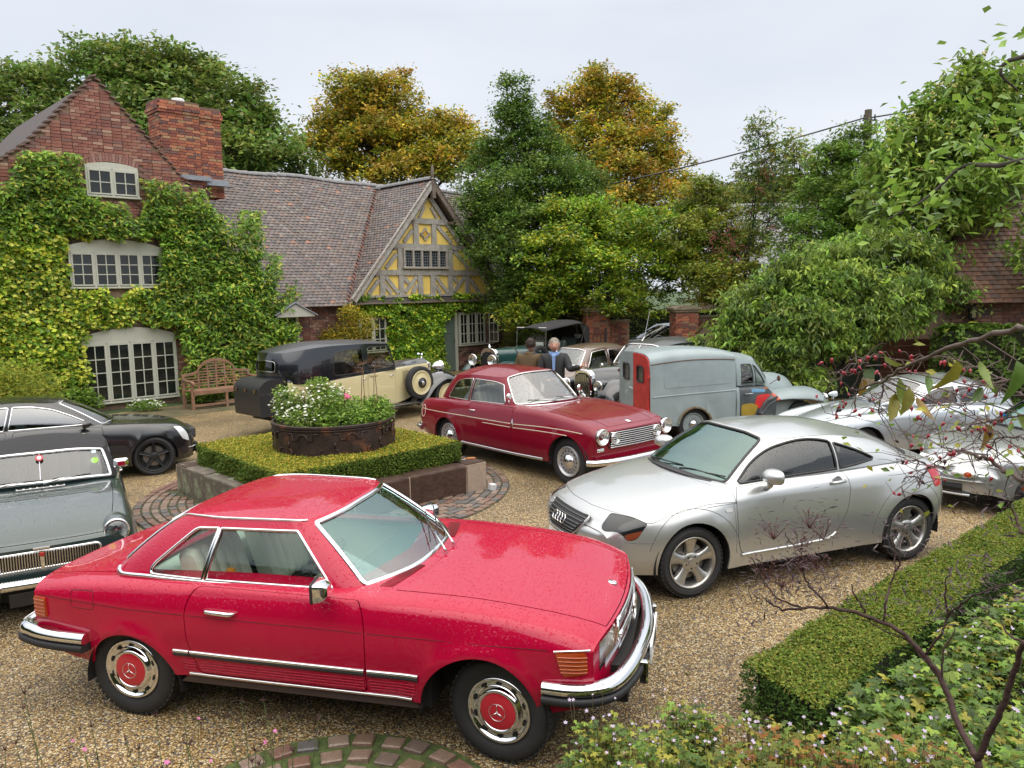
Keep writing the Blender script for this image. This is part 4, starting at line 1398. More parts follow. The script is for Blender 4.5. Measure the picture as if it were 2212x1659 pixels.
for x0,x1 in((8.18,8.38),(8.93,9.13),(9.70,9.90),(10.23,10.43),(10.99,11.20),(11.77,11.97)):beam((x0+x1)/2,2.64,(x0+x1)/2,3.29,x1-x0)
for x0,x1 in((8.92,9.14),(11.02,11.23)):beam((x0+x1)/2,3.44,(x0+x1)/2,4.15,x1-x0)
for x0,x1 in((9.58,9.79),(10.34,10.54)):beam((x0+x1)/2,4.28,(x0+x1)/2,4.95,x1-x0)
D_=[(8.40,3.24,8.90,2.72),(9.16,2.74,9.66,3.22),(10.46,3.24,10.96,2.70),(11.24,2.72,11.74,3.22),(7.74,2.68,8.17,3.14),(12.42,2.68,12.0,3.14),(8.40,2.98,8.62,2.70),(9.45,2.70,9.66,2.98),(10.45,2.95,10.66,2.68),(11.24,3.22,11.4,3.05),(9.15,3.22,9.32,3.02),(8.45,3.50,8.88,3.95),(11.96,3.50,11.30,4.10),(9.20,4.34,9.54,4.72),(11.2,4.34,10.6,4.90),(9.95,5.12,9.80,5.38),(10.12,5.14,9.92,5.55),(10.32,5.14,10.52,5.55),(10.50,5.12,10.64,5.36)]
for d in D_[:15]:beam(*d,w=.13,y=-.125)
beam(9.84,5.14,10.08,5.50,.10,y=-.125);beam(10.58,5.14,10.36,5.50,.10,y=-.125)
# curved braces round the star
sc_=(10.065,4.615)
for k in range(4):
 a0=PI/4+k*PI/2;cx_,cz_=sc_[0]+.30*math.cos(a0),sc_[1]+.30*math.sin(a0)
 A_=np.linspace(a0+PI-.75,a0+PI+.75,9)
 b=MB();b.tube([(cx_+.19*math.cos(t),-.14,cz_+.19*math.sin(t))for t in A_],.028,6);b.build('curved_brace',OAK,cot)
b=MB();pts=[]
for k in range(8):
 a=PI/2+k*PI/4;r=.19 if k%2==0 else .085;pts.append((sc_[0]+r*math.cos(a),sc_[1]+r*math.sin(a)))
b.prism(pts,-.135,-.10,'y');b.build('gold_star',mat('ochre_star',(.50,.29,.04),.6),cot)
for sg in(-1,1):
# inner rafters and the bargeboards standing forward of the wall
 beam(GA+sg*2.83,2.66,GA+sg*.08,5.80,.15,.06,OAK,'gable_rafter',y=-.15)
 beam(GA+sg*3.22,2.50,GA+sg*.03,6.22,.20,.07,OAKD if sg>0 else OAK,'bargeboard',y=-.42)
 b=MB();b.add([(GA+sg*.02,-.40,6.20),(GA+sg*3.20,-.40,2.50),(GA+sg*3.20,-.05,2.50),(GA+sg*.02,-.05,6.20)],[[0,1,2,3]]);b.build('soffit_board',OAKD,cot)
 for z in(3.25,4.1,5.0):
  x=GA+sg*((5.95-z)/1.165);b=MB();b.box((x,-.26,z),(.09,.28,.09));b.build('purlin_end',OAKD,cot)
b=MB()
for z in(3.30,3.43):
 for x in np.arange(8.25,12.1,.19):b.lathe([(.011,0),(.0005,-.012)],6,(x,-.166,z))
for z in(4.15,4.27):
 for x in np.arange(9.0,11.4,.2):b.lathe([(.011,0),(.0005,-.012)],6,(x,-.166,z))
for x in(8.28,9.03,9.8,10.33,11.1,11.87):
 for z in(2.75,2.85,3.05,3.15):b.lathe([(.010,0),(.0005,-.012)],6,(x,-.157,z))
b.build('oak_peg',mat('peg_dark',(.05,.04,.035),.8),cot)['kind']='stuff'
b=MB();b.lathe([(.07,0),(.07,.05),(.05,.07),(.05,.12),(.085,.16),(.03,.22),(.06,.30),(.055,.42),(.02,.60),(.0005,.66)],10,(GA,-.42,6.20),axis='z');b.box((GA,-.42,6.0),(.13,.12,.5));b.build('finial',OAKD,cot,auto=35)
# leaded window of five lights
b=MB();b.box((10.03,-.17,4.10),(1.86,.10,.07));b.box((10.03,-.18,3.52),(1.92,.13,.07))
for x in(9.14,9.50,9.855,10.215,10.57,10.92):b.box((x,-.17,3.81),(.065,.10,.56))
wf=b.build('leaded_window',mat('pale_oak',(.34,.31,.27),.75,noise=.2,nscale=8),cot,bevel=.008)
for i in range(5):
 x0,x1=9.1725+i*.357,9.4675+i*.357
 b=MB();b.box(((x0+x1)/2,-.142,3.81),(x1-x0,.01,.52));b.build('pane',PANE,wf)
 b=MB()
 for c in range(1,4):b.box((x0+(x1-x0)*c/4,-.151,3.81),(.010,.008,.52))
 for r in range(1,6):b.box(((x0+x1)/2,-.152,3.55+.52*r/6),(x1-x0,.008,.010))
 b.build('lead_bar',mat('lead'),wf)
window(cot,7.42,8.40,.90,1.98,2,3,2,y=-.02)
window(cot,11.50,13.10,.88,1.98,4,3,2,y=-.02,open_last=True,name='window')
DG=mat('sage_door',(.115,.155,.125),.55,noise=.1,nscale=4)
b=MB();b.box((11.0,-.02,.97),(.60,.05,1.92));b.box((11.0,-.05,1.55),(.42,.02,.5));b.box((11.0,-.05,.65),(.42,.02,.9));d=b.build('cottage_door',DG,cot,bevel=.006)
b=MB();b.tube([(11.24,-.08,1.0),(11.24,-.08,1.12)],.012,6);b.build('handle',BLACK,d)
b=MB();b.box((11.36,-.03,1.0),(.10,.10,2.05));b.box((10.66,-.03,1.0),(.08,.10,2.05));b.box((11.0,-.03,2.0),(.76,.10,.09));b.build('door_frame',FRAME,cot,bevel=.006)
b=MB();b.prism([(4.30,2.10),(5.46,2.10),(5.46,2.16),(4.88,2.46),(4.30,2.16)],-.75,-.02,'y');po=b.build('porch_hood',mat('stone_cream',(.42,.41,.36),.7),cot,bevel=.01)
for sg,c in((-1,0),(1,0)):
 b=MB();b.add([(4.88,-.80,2.50),(4.88+sg*.66,-.80,2.15),(4.88+sg*.66,0,2.15),(4.88,0,2.50)],[[0,1,2,3]]);o=b.build('hood_slab',mat('lead'),po);md=o.modifiers.new('t','SOLIDIFY');md.thickness=.03
b=MB();b.box((5.27,-.03,1.05),(.09,.12,2.1));b.box((4.45,-.03,1.05),(.09,.12,2.1));b.build('porch_frame',FRAME,cot);b=MB();b.box((4.86,.0,1.05),(.74,.05,2.05));b.build('porch_door',mat('dark_green_door',(.03,.055,.05),.4),cot)
b=MB();b.box((9.4,-.27,2.41),(12.2,.10,.05));b.build('eaves_board',OAKD,cot)
# ========================== trees
def tree(name,label,lobes,base,trunk_r,n_leaf,size,pal,cat='tree',group=None,wid=.55,clump=.5,droop=0.0,limb=True,colw=None,twigs=True,spread=.95,parent_kind=None,top_pal=None,shape_jit=.25,curl=0,depth=1.0,leaf_m=None):
 """lobes: (x, y, z, rx, rz, weight). Leaves gather in clumps round twig ends spread over every lobe"""
 root=thing(name,label,cat,(base[0],base[1],0),group=group)
 B0=np.array([base[0],base[1],0.0])
 tot=sum(l[5]*l[3]*l[4]for l in lobes)
 centres=[];lob_i=[]
 nclump=0
 for li,l in enumerate(lobes):
  r=l[3];k=max(8,int(26*l[5]*(l[3]*l[4])**.5/clump/3))
  d=rng.normal(0,1,(k,3));d[:,2]+=.25;d/=np.linalg.norm(d,axis=1,keepdims=True)
  rad=rng.uniform(.30,1.0,(k,1))**.55+(rng.random((k,1))<.16)*rng.uniform(.05,.45,(k,1))
  c=np.array(l[:3])+d*rad*np.array([l[3],l[3]*depth,l[4]])
  centres.append(c);lob_i+=[li]*k
 C=np.vstack(centres);lob_i=np.array(lob_i);n=len(C)
 per=rng.poisson(n_leaf/n,n)+2
 idx=np.repeat(np.arange(n),per)
 cs=clump*rng.uniform(.35,.95,n)
 off=rng.normal(0,.42,(len(idx),3))*cs[idx][:,None];off[:,2]*=.62
 P=C[idx]+off
 V,F,col=leafmesh(P-B0,size,pal,wid=wid,droop=droop,colw=colw,jit=shape_jit,curl=curl)
 cf=rng.uniform(.6,1.35,(n,1))*np.ones((1,3));cf[:,0]*=rng.uniform(.85,1.2,n)
 if top_pal is not None:
  tp=np.asarray(top_pal)
  pick_=rng.random(n)<.42
  cc=tp[rng.integers(0,len(tp),n)]
  leafcol=col.reshape(-1,4,3)
  sel=pick_[idx]&(rng.random(len(idx))<.8)
  leafcol[sel]=(cc[idx][sel]*rng.uniform(.8,1.2,(sel.sum(),1)))[:,None]
  col=leafcol.reshape(-1,3)
 col=col*np.repeat(cf[idx],4,0)
 o=np_obj('crown',V,[F],leaf_m or LEAF,root,col=col);o['kind']='stuff'
 b=MB()
 lc=np.array([l[:3]for l in lobes])-B0
 low=lc[:,2].min();top=lc[np.argmax(lc[:,2])]
 hub=np.array([lc[:,0].mean()*.5,lc[:,1].mean()*.5,max(.4,low*.75)])
 pts=smooth_path([(0,0,-.1),(hub[0]*.3,hub[1]*.3,hub[2]*.5),hub,(hub+top)/2+rng.normal(0,.1,3),top],4)
 rr=np.linspace(trunk_r,trunk_r*.12,len(pts));b.tube(pts,rr,7)
 tk=b.build('trunk',WOOD,root,smooth=True)
 b=MB()
 if limb:
  for li in range(len(lobes)):
   c=lc[li];s=pts[int(len(pts)*rng.uniform(.25,.6))]
   mid=(s+c)/2+rng.normal(0,.12,3)*lobes[li][3];mid[2]+=.1*lobes[li][4]
   b.tube(smooth_path([s,mid,c],3),np.linspace(trunk_r*.35,trunk_r*.1,7),5,cap=False)
  if twigs:
   for i in rng.choice(n,min(n,260),replace=False):
    c=C[i]-B0;s=lc[lob_i[i]]
    m_=(s+c)/2+rng.normal(0,.05,3)
    b.tube([s,m_,c+(c-s)*.12],[trunk_r*.10,trunk_r*.06,trunk_r*.02],3,cap=False)
  b.build('branches',WOOD,root)['kind']='stuff'
 return root
BIG_TREE=[(-22.55,38.0,11.82,2.49,2.15,8),(-23.19,38.0,9.71,2.49,1.81,6),(-19.13,37.0,12.34,1.98,1.65,6),(-17.24,38.0,12.76,2.26,1.81,8),(-15.08,38.0,12.51,2.15,1.7,8),(-13.06,37.0,11.19,1.98,1.76,7),(-11.86,37.0,9.93,1.98,1.54,8),(-10.55,36.0,8.8,1.5,0.96,5),(-16.49,36.0,10.24,2.57,1.93,8),(-14.03,36.0,9.79,2.36,1.71,7),(-20.25,36.0,9.91,2.14,1.71,5),(-16.09,38.0,13.58,1.36,0.79,3),(-18.46,38.0,13.83,1.36,0.79,3),(-11.66,35.0,8.96,1.67,1.04,4),(-9.53,36.0,8.38,0.64,0.54,2)]
GOLD_TREE=[(-6.96,40.0,12.52,1.55,1.07,6),(-5.6,40.0,11.94,1.55,1.43,6),(-7.7,40.0,11.31,1.43,1.31,6),(-8.69,40.0,9.99,1.31,1.19,5),(-9.11,40.0,10.67,0.9,0.9,3),(-6.67,39.0,9.77,1.86,1.39,7),(-5.09,39.0,9.74,1.74,1.39,6),(-3.72,39.0,10.15,1.39,1.28,5),(-2.59,39.0,10.34,1.16,1.16,4),(-3.0,38.0,8.88,1.58,0.9,5),(-8.06,39.0,8.92,1.39,0.7,4),(-4.78,38.0,8.48,2.04,0.79,5),(-7.97,40.0,12.98,0.6,0.6,2),(-1.67,38.0,9.28,0.9,1.13,3)]
HOLLY=[(.95,29.0,8.0,.85,.9,4),(-.75,29.0,7.3,.7,.9,3),(1.5,29.0,7.5,.8,.9,4),(.5,29,9.0,.5,.7,3),(2.3,28.5,6.0,1.1,1.1,5),(2.9,28,4.6,1.2,1.1,5),(0.03,29.0,9.79,0.24,0.66,2),(0.61,29.0,9.78,0.24,0.66,2),(0.18,29.0,8.66,0.66,0.86,4),(0.24,29.0,7.52,1.12,1.04,6),(-0.12,28.0,6.09,1.42,1.0,7),(1.35,28.0,6.38,1.25,1.0,6),(-0.46,27.0,4.89,1.29,0.96,7),(0.96,27.0,4.86,1.45,0.96,7),(2.31,28.0,5.24,1.17,1.0,5),(-0.01,26.0,3.75,1.24,0.93,6),(1.21,26.0,3.42,1.24,0.93,5),(0.12,26.0,2.53,0.93,0.93,5),(-0.92,27.0,5.52,0.8,0.96,4),(2.75,29.0,6.49,0.86,1.04,3)]
GOLD2=[(4.07,36.0,11.83,0.96,0.81,4),(4.89,36.0,11.22,1.18,0.96,5),(3.65,36.0,10.64,1.39,1.07,5),(5.51,36.0,10.2,1.29,1.18,5),(2.4,36.0,10.67,0.75,0.86,3),(4.14,35.0,9.04,1.67,1.25,7),(5.76,35.0,8.61,1.56,1.25,6),(6.77,35.0,9.38,0.58,1.15,3),(6.98,35.0,7.8,0.83,1.04,4),(4.61,34.0,7.31,1.82,1.21,7),(6.39,34.0,6.5,1.42,1.01,5),(3.89,33.0,5.86,1.57,1.18,5),(7.59,35.0,6.99,0.52,0.73,2),(3.13,35.0,8.66,1.25,1.25,4),(1.98,36.0,9.67,0.64,0.86,2)]
MAPLE=[(2.3,26.0,5.05,1.24,0.62,5),(3.51,26.0,4.58,1.39,0.77,6),(1.47,25.0,3.97,1.19,0.74,5),(2.64,25.0,3.51,1.34,0.74,6),(4.28,26.0,3.66,1.24,0.77,5),(1.6,25.0,2.95,1.04,0.6,4),(2.93,25.0,2.48,1.34,0.6,5),(4.43,26.0,2.44,0.93,0.7,3),(5.55,27.0,4.62,1.29,0.96,5),(5.81,26.0,3.33,1.08,0.93,4),(1.0,25.0,2.22,0.74,0.74,3),(0.25,25.0,1.8,0.6,0.6,2)]
OCHRE_SHRUB=[(6.65,27.0,5.68,0.8,0.72,4),(7.29,27.0,4.74,0.96,0.8,4),(7.49,26.0,3.75,0.93,0.77,4),(6.11,26.0,4.23,0.93,0.93,4),(6.47,25.0,2.85,1.04,0.89,4),(7.51,25.0,2.68,0.74,0.74,3)]
ASH1=[(7.87,25.0,7.4,0.45,0.57,3),(8.03,25.0,6.56,0.74,0.74,4),(7.76,25.0,5.71,0.67,0.74,4),(8.21,25.0,4.7,0.82,0.89,4)]
ASH2=[(8.96,25.0,7.1,0.33,0.62,2),(9.13,25.0,6.25,0.67,0.74,4),(9.22,25.0,5.4,0.82,0.82,4)]
ROWAN=[(9.19,22.5,6.0,0.67,0.67,4),(9.83,22.5,6.37,0.8,0.8,4),(8.96,22.5,4.98,1.07,0.8,5),(9.69,21.5,4.98,1.15,0.9,6),(8.33,21.5,3.89,1.02,0.77,5),(9.6,21.5,3.87,1.15,0.77,5)]
CHESTNUT=[(10.22,17.7,7.21,0.47,0.4,3),(9.74,17.7,6.53,0.63,0.53,4),(10.56,17.7,6.52,0.63,0.58,4),(9.05,17.7,5.96,0.68,0.53,4),(9.99,17.7,5.74,0.84,0.63,5),(11.01,17.7,5.82,0.74,0.63,4),(8.78,17.7,5.16,0.84,0.58,5),(9.71,17.7,4.94,0.95,0.63,6),(10.84,17.7,5.12,0.74,0.58,4),(8.6,17.7,4.36,0.84,0.53,4),(9.54,17.7,4.14,0.84,0.53,4),(10.36,17.7,4.32,0.63,0.53,3),(11.16,17.7,6.8,0.53,0.63,3)]
CHERRY=[(7.0,17.0,3.24,0.81,0.46,5),(8.0,17.0,3.41,0.81,0.46,5),(8.8,17.0,3.2,0.71,0.46,4),(6.03,16.5,2.85,0.79,0.49,6),(7.1,16.5,2.64,0.98,0.54,8),(8.18,16.5,2.52,0.88,0.49,6),(9.22,17.0,2.8,0.61,0.4,3),(5.26,16.5,2.29,0.79,0.49,6),(6.05,16.0,1.99,0.95,0.52,8),(7.19,16.0,1.97,0.86,0.48,6),(8.4,16.5,2.03,0.59,0.39,3),(4.77,16.5,1.71,0.59,0.49,4),(5.5,16.0,1.34,0.76,0.33,5),(6.64,16.0,1.51,0.76,0.38,4),(9.64,17.0,2.39,0.51,0.35,2),(5.93,15.6,0.8,0.42,0.28,3)]
FAR_TREES=[(16.17,60.0,9.32,2.5,1.07,3),(18.98,60.0,9.26,2.86,1.25,4),(21.77,60.0,9.55,2.86,1.25,4),(14.08,60.0,8.67,2.14,1.07,3)]
GRN=[(.035,.062,.016),(.05,.08,.022),(.028,.05,.014),(.07,.095,.03),(.085,.085,.03)]
tree('broadleaf_tree','huge dark green tree rising behind the brick gable and chimney at left',BIG_TREE,(-17,37),.45,56000,.26,[(.06,.115,.034),(.085,.15,.045),(.05,.095,.03),(.11,.165,.06),(.125,.15,.06)],clump=1.15)
GOLD=[(.12,.16,.03),(.20,.21,.035),(.30,.26,.04),(.08,.125,.025),(.36,.29,.045),(.15,.18,.03)]
tree('autumn_tree','golden and green autumn tree behind the cottage roof ridge',GOLD_TREE,(-5.5,39.5),.35,48000,.20,GOLD,clump=.95,top_pal=[(.46,.31,.05),(.40,.26,.04),(.34,.30,.05)])
tree('autumn_tree','tall narrow-topped golden orange tree right of the dark holly',GOLD2,(4.4,35),.30,46000,.17,GOLD,clump=.85,top_pal=[(.52,.31,.05),(.46,.26,.04),(.44,.33,.06),(.24,.25,.04)])
tree('holly_tree','dense dark green holly with twin pointed tops beside the timbered gable',HOLLY,(.7,27),.22,88000,.115,[(.04,.085,.022),(.055,.11,.028),(.075,.14,.035),(.11,.18,.045),(.03,.065,.018)],clump=.6)
tree('maple_tree','bright green field maple spilling over the brick gate pillar',MAPLE,(2.6,25.4),.14,52000,.13,[(.09,.17,.025),(.12,.22,.03),(.06,.12,.02),(.18,.26,.035),(.05,.10,.02),(.25,.28,.04)],clump=.55)
tree('ochre_shrub','tall thin shrub of yellowing leaves above the second brick pillar',OCHRE_SHRUB,(6.9,26),.09,30000,.11,[(.11,.16,.035),(.14,.18,.04),(.08,.13,.03),(.18,.19,.04),(.13,.16,.04)],cat='shrub',clump=.5)
ASHP=[(.12,.19,.06),(.09,.15,.045),(.15,.22,.08),(.17,.16,.06)]
tree('ash_sapling','taller slender pale green ash sapling against the sky, left of its pair',ASH1,(7.2,25),.06,4200,.16,ASHP,clump=.42,wid=.32,droop=.3,top_pal=[(.12,.19,.06),(.10,.17,.05)])
tree('ash_sapling','shorter slender ash sapling right of its pair, its tip under the overhead cable',ASH2,(8.9,25),.06,3200,.16,ASHP,clump=.42,wid=.32,droop=.3)
tree('elder_tree','mid green bushy tree in front of the telegraph pole',ROWAN,(9,22.3),.12,20000,.15,[(.06,.12,.025),(.085,.16,.035),(.11,.20,.045),(.05,.095,.02)],clump=.5,wid=.38)
tree('chestnut_tree','large leafy tree with pale clusters of fruit, tallest at the right',CHESTNUT,(10.4,17.9),.16,13500,.20,[(.10,.18,.045),(.14,.24,.06),(.08,.15,.04),(.16,.23,.07)],clump=.6,wid=.36,droop=.5,curl=.15)
rt_=tree('cherry_tree','wide low cherry tree with drooping green leaves behind the grey van',CHERRY,(6.9,17.2),.11,33000,.145,[(.12,.205,.055),(.16,.26,.07),(.09,.16,.045),(.19,.29,.085),(.07,.125,.04)],clump=.42,wid=.36,droop=.75,curl=.2,top_pal=[(.13,.22,.045),(.18,.27,.05),(.17,.23,.06)])
b=tree('distant_trees','dark distant trees beyond the barn roof',FAR_TREES,(18,60),.4,9000,.40,GRN,clump=1.4,cat='trees')
# pale fruit heads on the chestnut, dry brown seed bunches on the ash
def clusters(name,lobes,n,per,r,sp,col,base,rt,up=True):
 b=MB()
 for _ in range(n):
  l=lobes[rng.integers(0,len(lobes))];d=rng.normal(0,1,3);d[1]=-abs(d[1]);d[2]=abs(d[2])if up else d[2];d/=np.linalg.norm(d)
  c=np.array(l[:3])+d*np.array([l[3],l[3],l[4]])*1.02-np.array([base[0],base[1],0])
  for _k in range(per):
   b.lathe([(.0005,-r),(r*.9,-r*.3),(r*.7,r*.6),(.0005,r)],5,c+rng.normal(0,sp,3),axis='z',col=np.array(col)*rng.uniform(.7,1.2))
 o=b.build(name,mat('cluster',vcol=True,rough=.7),rt,vc=True);o['kind']='stuff'
ch=[o for o in COL.objects if o.name.startswith('chestnut_tree')][0]
clusters('fruit_head',CHESTNUT,60,7,.03,.05,(.42,.40,.10),(10.4,17.9),ch)
a_=[o for o in COL.objects if o.name=='ash_sapling'][0]
clusters('seed_bunch',[ASH1[3],ASH1[2],(7.0,25,3.6,.5,.5,3),(6.6,25,4.2,.4,.4,3)],26,14,.03,.10,(.17,.05,.03),(7.2,25),a_,False)
# ========================== climbers, shrubs and small structures
def wallplant(name,label,rects,n,size,pal,cat='climber',thick=.16,colw=None,wid=.75,avoid=(),droop=.35,stems=12,edge=.25,clumpn=0,bulge=None,loc=None,layers=1.0):
 """climber on the cottage front: rects of (x0,x1,z0,z1) with ragged edges"""
 ox,oy,_=hw(0,0)
 root=thing(name,label,cat,(ox,oy,0),HA)
 A=np.array([(r[1]-r[0])*(r[3]-r[2])for r in rects]);P=[]
 for r,k in zip(rects,rng.multinomial(n,A/A.sum())):
  x=rng.uniform(r[0],r[1],k);z=rng.uniform(r[2],r[3],k)
  P.append(np.c_[x,z])
 P=np.vstack(P)
 ex=edge*(np.sin(P[:,0]*3.1+P[:,1]*2.3)+np.sin(P[:,0]*7.7-P[:,1]*5.1)*.6)
 keep=np.ones(len(P),bool)
 ins=np.zeros(len(P),bool)
 for r in rects:
  ins|=(P[:,0]>r[0]+ex*.5)&(P[:,0]<r[1]-ex*.5)&(P[:,1]>r[2]+ex*.5)&(P[:,1]<r[3]-ex)
 for a in avoid:
  w=.07*np.sin(P[:,0]*9+P[:,1]*13)
  ins&=~((P[:,0]>a[0]+w)&(P[:,0]<a[1]-w)&(P[:,1]>a[2]+w)&(P[:,1]<a[3]-w))
 P=P[ins]
 bg=np.zeros(len(P))if bulge is None else bulge(P[:,0],P[:,1])
 lump=.5+.5*np.sin(P[:,0]*4.3+2*np.sin(P[:,1]*3.1))*np.sin(P[:,1]*5.1+P[:,0]*1.7)
 dep=-(.03+rng.random(len(P))**.6*(thick*(.45+.9*lump)+bg))
 Q=np.c_[P[:,0],dep,P[:,1]]
 V,F,C=leafmesh(Q,size,pal,Nrm=np.tile([0,-1.0,.7],(len(Q),1)),wid=wid,droop=droop,colw=colw)
 f=(.82+.36*(np.sin(P[:,0]*2.1+1)*np.sin(P[:,1]*2.7)*.5+.5))[:,None]
 o=np_obj('foliage',V,[F],LEAF,root,col=C*np.repeat(f,4,0));o['kind']='stuff'
 b=MB()
 for k in range(stems):
  r=rects[k%len(rects)];x=rng.uniform(r[0],r[1]);z=r[2]
  pts=[(x+rng.normal(0,.05)*i,-.03,z+(r[3]-r[2])*i/6)for i in range(7)]
  b.tube(pts,np.linspace(.022,.006,7),4,cap=False)
 b.build('stem',WOOD,root)
 return root
avoid_w=[(-.12,1.22,5.08,6.3),(-.62,1.42,2.98,4.16),(-.35,1.80,.0,1.96)]
IVYV=[(.10,.20,.035),(.16,.27,.05),(.46,.50,.11),(.52,.52,.14),(.06,.12,.025),(.30,.38,.06),(.05,.095,.02)]
WIST=[(.065,.15,.03),(.095,.20,.035),(.05,.11,.025),(.14,.26,.05),(.04,.085,.02),(.19,.29,.06),(.26,.28,.07)]
wallplant('variegated_ivy','yellow variegated ivy covering the left side of the brick gable wall',[(-4.0,-.25,.5,4.1),(-4.2,-.5,3.6,4.4),(-.5,2.3,2.0,3.05),(-.7,.2,3.9,4.5)],19000,.115,IVYV,thick=.22,avoid=avoid_w,colw=[.22,.15,.18,.13,.12,.13,.07])
def wb_(x,z):return .35*np.clip((x-1.2)/1.5,0,1)*np.clip((z-.3)/1.0,0,1)+.12
wallplant('wisteria','thick green wisteria climbing across the brick gable and bulging over its right corner',[(-4.2,-.1,4.1,5.35),(-1.7,-.2,4.6,6.05),(-.2,1.4,4.0,5.12),(1.1,3.0,4.0,5.6),(1.45,4.1,2.3,5.0),(1.7,4.6,.4,3.9),(3.2,5.1,1.2,3.0),(1.0,3.2,1.9,2.9)],36000,.15,WIST,thick=.26,avoid=avoid_w,wid=.36,droop=.5,bulge=wb_,stems=22,edge=.35)
wallplant('ivy','bright green and yellow ivy under the timbered gable, hanging over the green door',[(7.05,13.15,2.0,2.66),(8.35,10.72,.2,2.3),(10.5,11.3,1.75,2.3)],17000,.105,[(.08,.18,.025),(.13,.26,.035),(.40,.48,.07),(.06,.13,.02),(.28,.38,.05),(.05,.10,.02)],thick=.20,avoid=[(11.45,13.15,.7,2.02),(7.3,8.45,.8,1.95)],colw=[.28,.22,.15,.15,.12,.08])
def hshrub(name,label,s,y,lobes,n,size,pal,cat='shrub',**k):
 x,yy,_=hw(s,y);return plant(name,label,cat,(x,yy,0),lobes,n,size,pal,**k)
hshrub('cotoneaster','loose shrub of small yellow and green leaves against the cottage wall',6.6,-.45,[(0,0,1.35,.7,.35,.55),(.5,.0,1.7,.55,.3,.5),(-.55,0,1.3,.5,.3,.45),(.2,0,2.1,.4,.3,.35),(0,0,.8,.6,.3,.6)],9000,.07,[(.12,.15,.03),(.26,.22,.04),(.08,.12,.025),(.20,.20,.04),(.36,.26,.05)],stems=60)
hshrub('lavender_bush','wispy grey green bush under the open casement window',13.6,-.5,[(0,0,.8,.45,.4,.5),(.1,0,1.1,.25,.2,.35)],1800,.14,[(.12,.16,.06),(.17,.18,.07),(.09,.12,.05)],wid=.15,stems=30,droop=-.4)
hshrub('peony_bush','leafy green bush left of the french window',-.75,-.6,[(0,0,.35,.5,.35,.32)],1600,.11,G1)
hshrub('white_flower_bush','low bush of white flowers under the french window',.6,-1.0,[(0,0,.14,.5,.25,.14)],900,.06,G1)
r_=hshrub('feathery_bush','tall feathery green bush behind the black saloon',-2.2,-1.3,[(0,0,.8,1.1,.6,.7),(-.9,.1,.9,.8,.5,.6)],6000,.12,[(.14,.18,.04),(.10,.15,.035),(.19,.20,.05)],wid=.2,droop=-.3)
x_,y_,_=hw(.6,-1.0);rr_=thing('white_flowers','cluster of small white flowers under the french window','flowers',(x_,y_,0));flowers(rr_,blob_points([(0,0,.18,.45,.2,.12)],90,.7),.028,(.8,.8,.76))['kind']='stuff'
for k,(s,y,sc,lab)in enumerate([(2.1,-.75,1.0,'low green border plants along the wall left of the bench'),(3.3,-.55,1.2,'ferny green plants behind the wooden bench'),(5.9,-.8,1.0,'low leafy plants beside the porch door'),(9.3,-1.0,1.3,'low clipped shrub in front of the ivy column'),(12.2,-.9,1.2,'pale green low shrub under the window beside the green door')]):
 hshrub('border_plant',lab,s,y,[(0,0,.25*sc,.6*sc,.3,.28*sc)],1900,.08,G1 if k<3 else[(.13,.20,.035),(.17,.23,.05),(.09,.15,.03)])
def bench():
 x,y,_=hw(2.20,-1.62)
 root=thing('garden_bench','wooden garden bench with scrolled arched back against the climber','bench',(x,y,0),HA)
 TEAK=mat('weathered_teak',(.24,.125,.075),.7,noise=.35,nscale=7,dirt=(.20,.17,.12,.5),dscale=4)
 w=.84
 for s in(-1,1):
  b=MB();b.box((s*w,-.26,.33),(.065,.065,.66));b.build('leg',TEAK,root,bevel=.005)
  b=MB();b.box((s*w,.24,.42),(.065,.06,.84));b.build('leg',TEAK,root,bevel=.005)
  b=MB();b.tube([(s*w,.26,.70),(s*w,.0,.685),(s*w,-.24,.675),(s*w,-.35,.66),(s*w,-.37,.62),(s*w,-.34,.60)],[.03,.035,.038,.038,.03,.02],8);b.build('armrest',TEAK,root,smooth=True)
 b=MB();b.box((0,-.26,.22),(.06,.06,.44));b.build('leg',TEAK,root)
 for k in range(5):
  b=MB();b.box((0,-.24+k*.112,.445),(2*w-.02,.095,.022));b.build('seat_slat',TEAK,root)
 b=MB();b.box((0,-.28,.40),(2*w,.025,.08));b.build('front_rail',TEAK,root)
 b=MB();b.box((0,-.26,.10),(2*w,.05,.05));b.build('stretcher',TEAK,root)
 top=smooth_path([(-w,.76),(-w+.06,.82),(-.60,.83),(-.48,.88),(-.42,.98),(-.25,1.10),(0,1.15),(.25,1.10),(.42,.98),(.48,.88),(.60,.83),(w-.06,.82),(w,.76)],5)
 b=MB()
 V=[]
 for(px,pz)in top:V+=[(px,.22,pz-.035),(px,.22,pz+.035),(px,.26,pz+.035),(px,.26,pz-.035)]
 n=len(top);b.add(V,np.array([[i*4+j,i*4+(j+1)%4,(i+1)*4+(j+1)%4,(i+1)*4+j]for i in range(n-1)for j in range(4)]));b.build('top_rail',TEAK,root)
 for z in np.arange(.53,1.08,.068):
  lim=w-.05 if z<.78 else .46 if z<.92 else .36 if z<1.0 else .22
  b=MB();b.box((0,.24,z),(2*lim,.02,.030));b.build('back_slat',TEAK,root)
 for xx,h in((-.46,.90),(0,1.12),(.46,.90),(-.22,1.06),(.22,1.06)):
  b=MB();b.box((xx,.245,(.46+h)/2),(.045,.025,h-.46));b.build('back_post',TEAK,root)
bench()
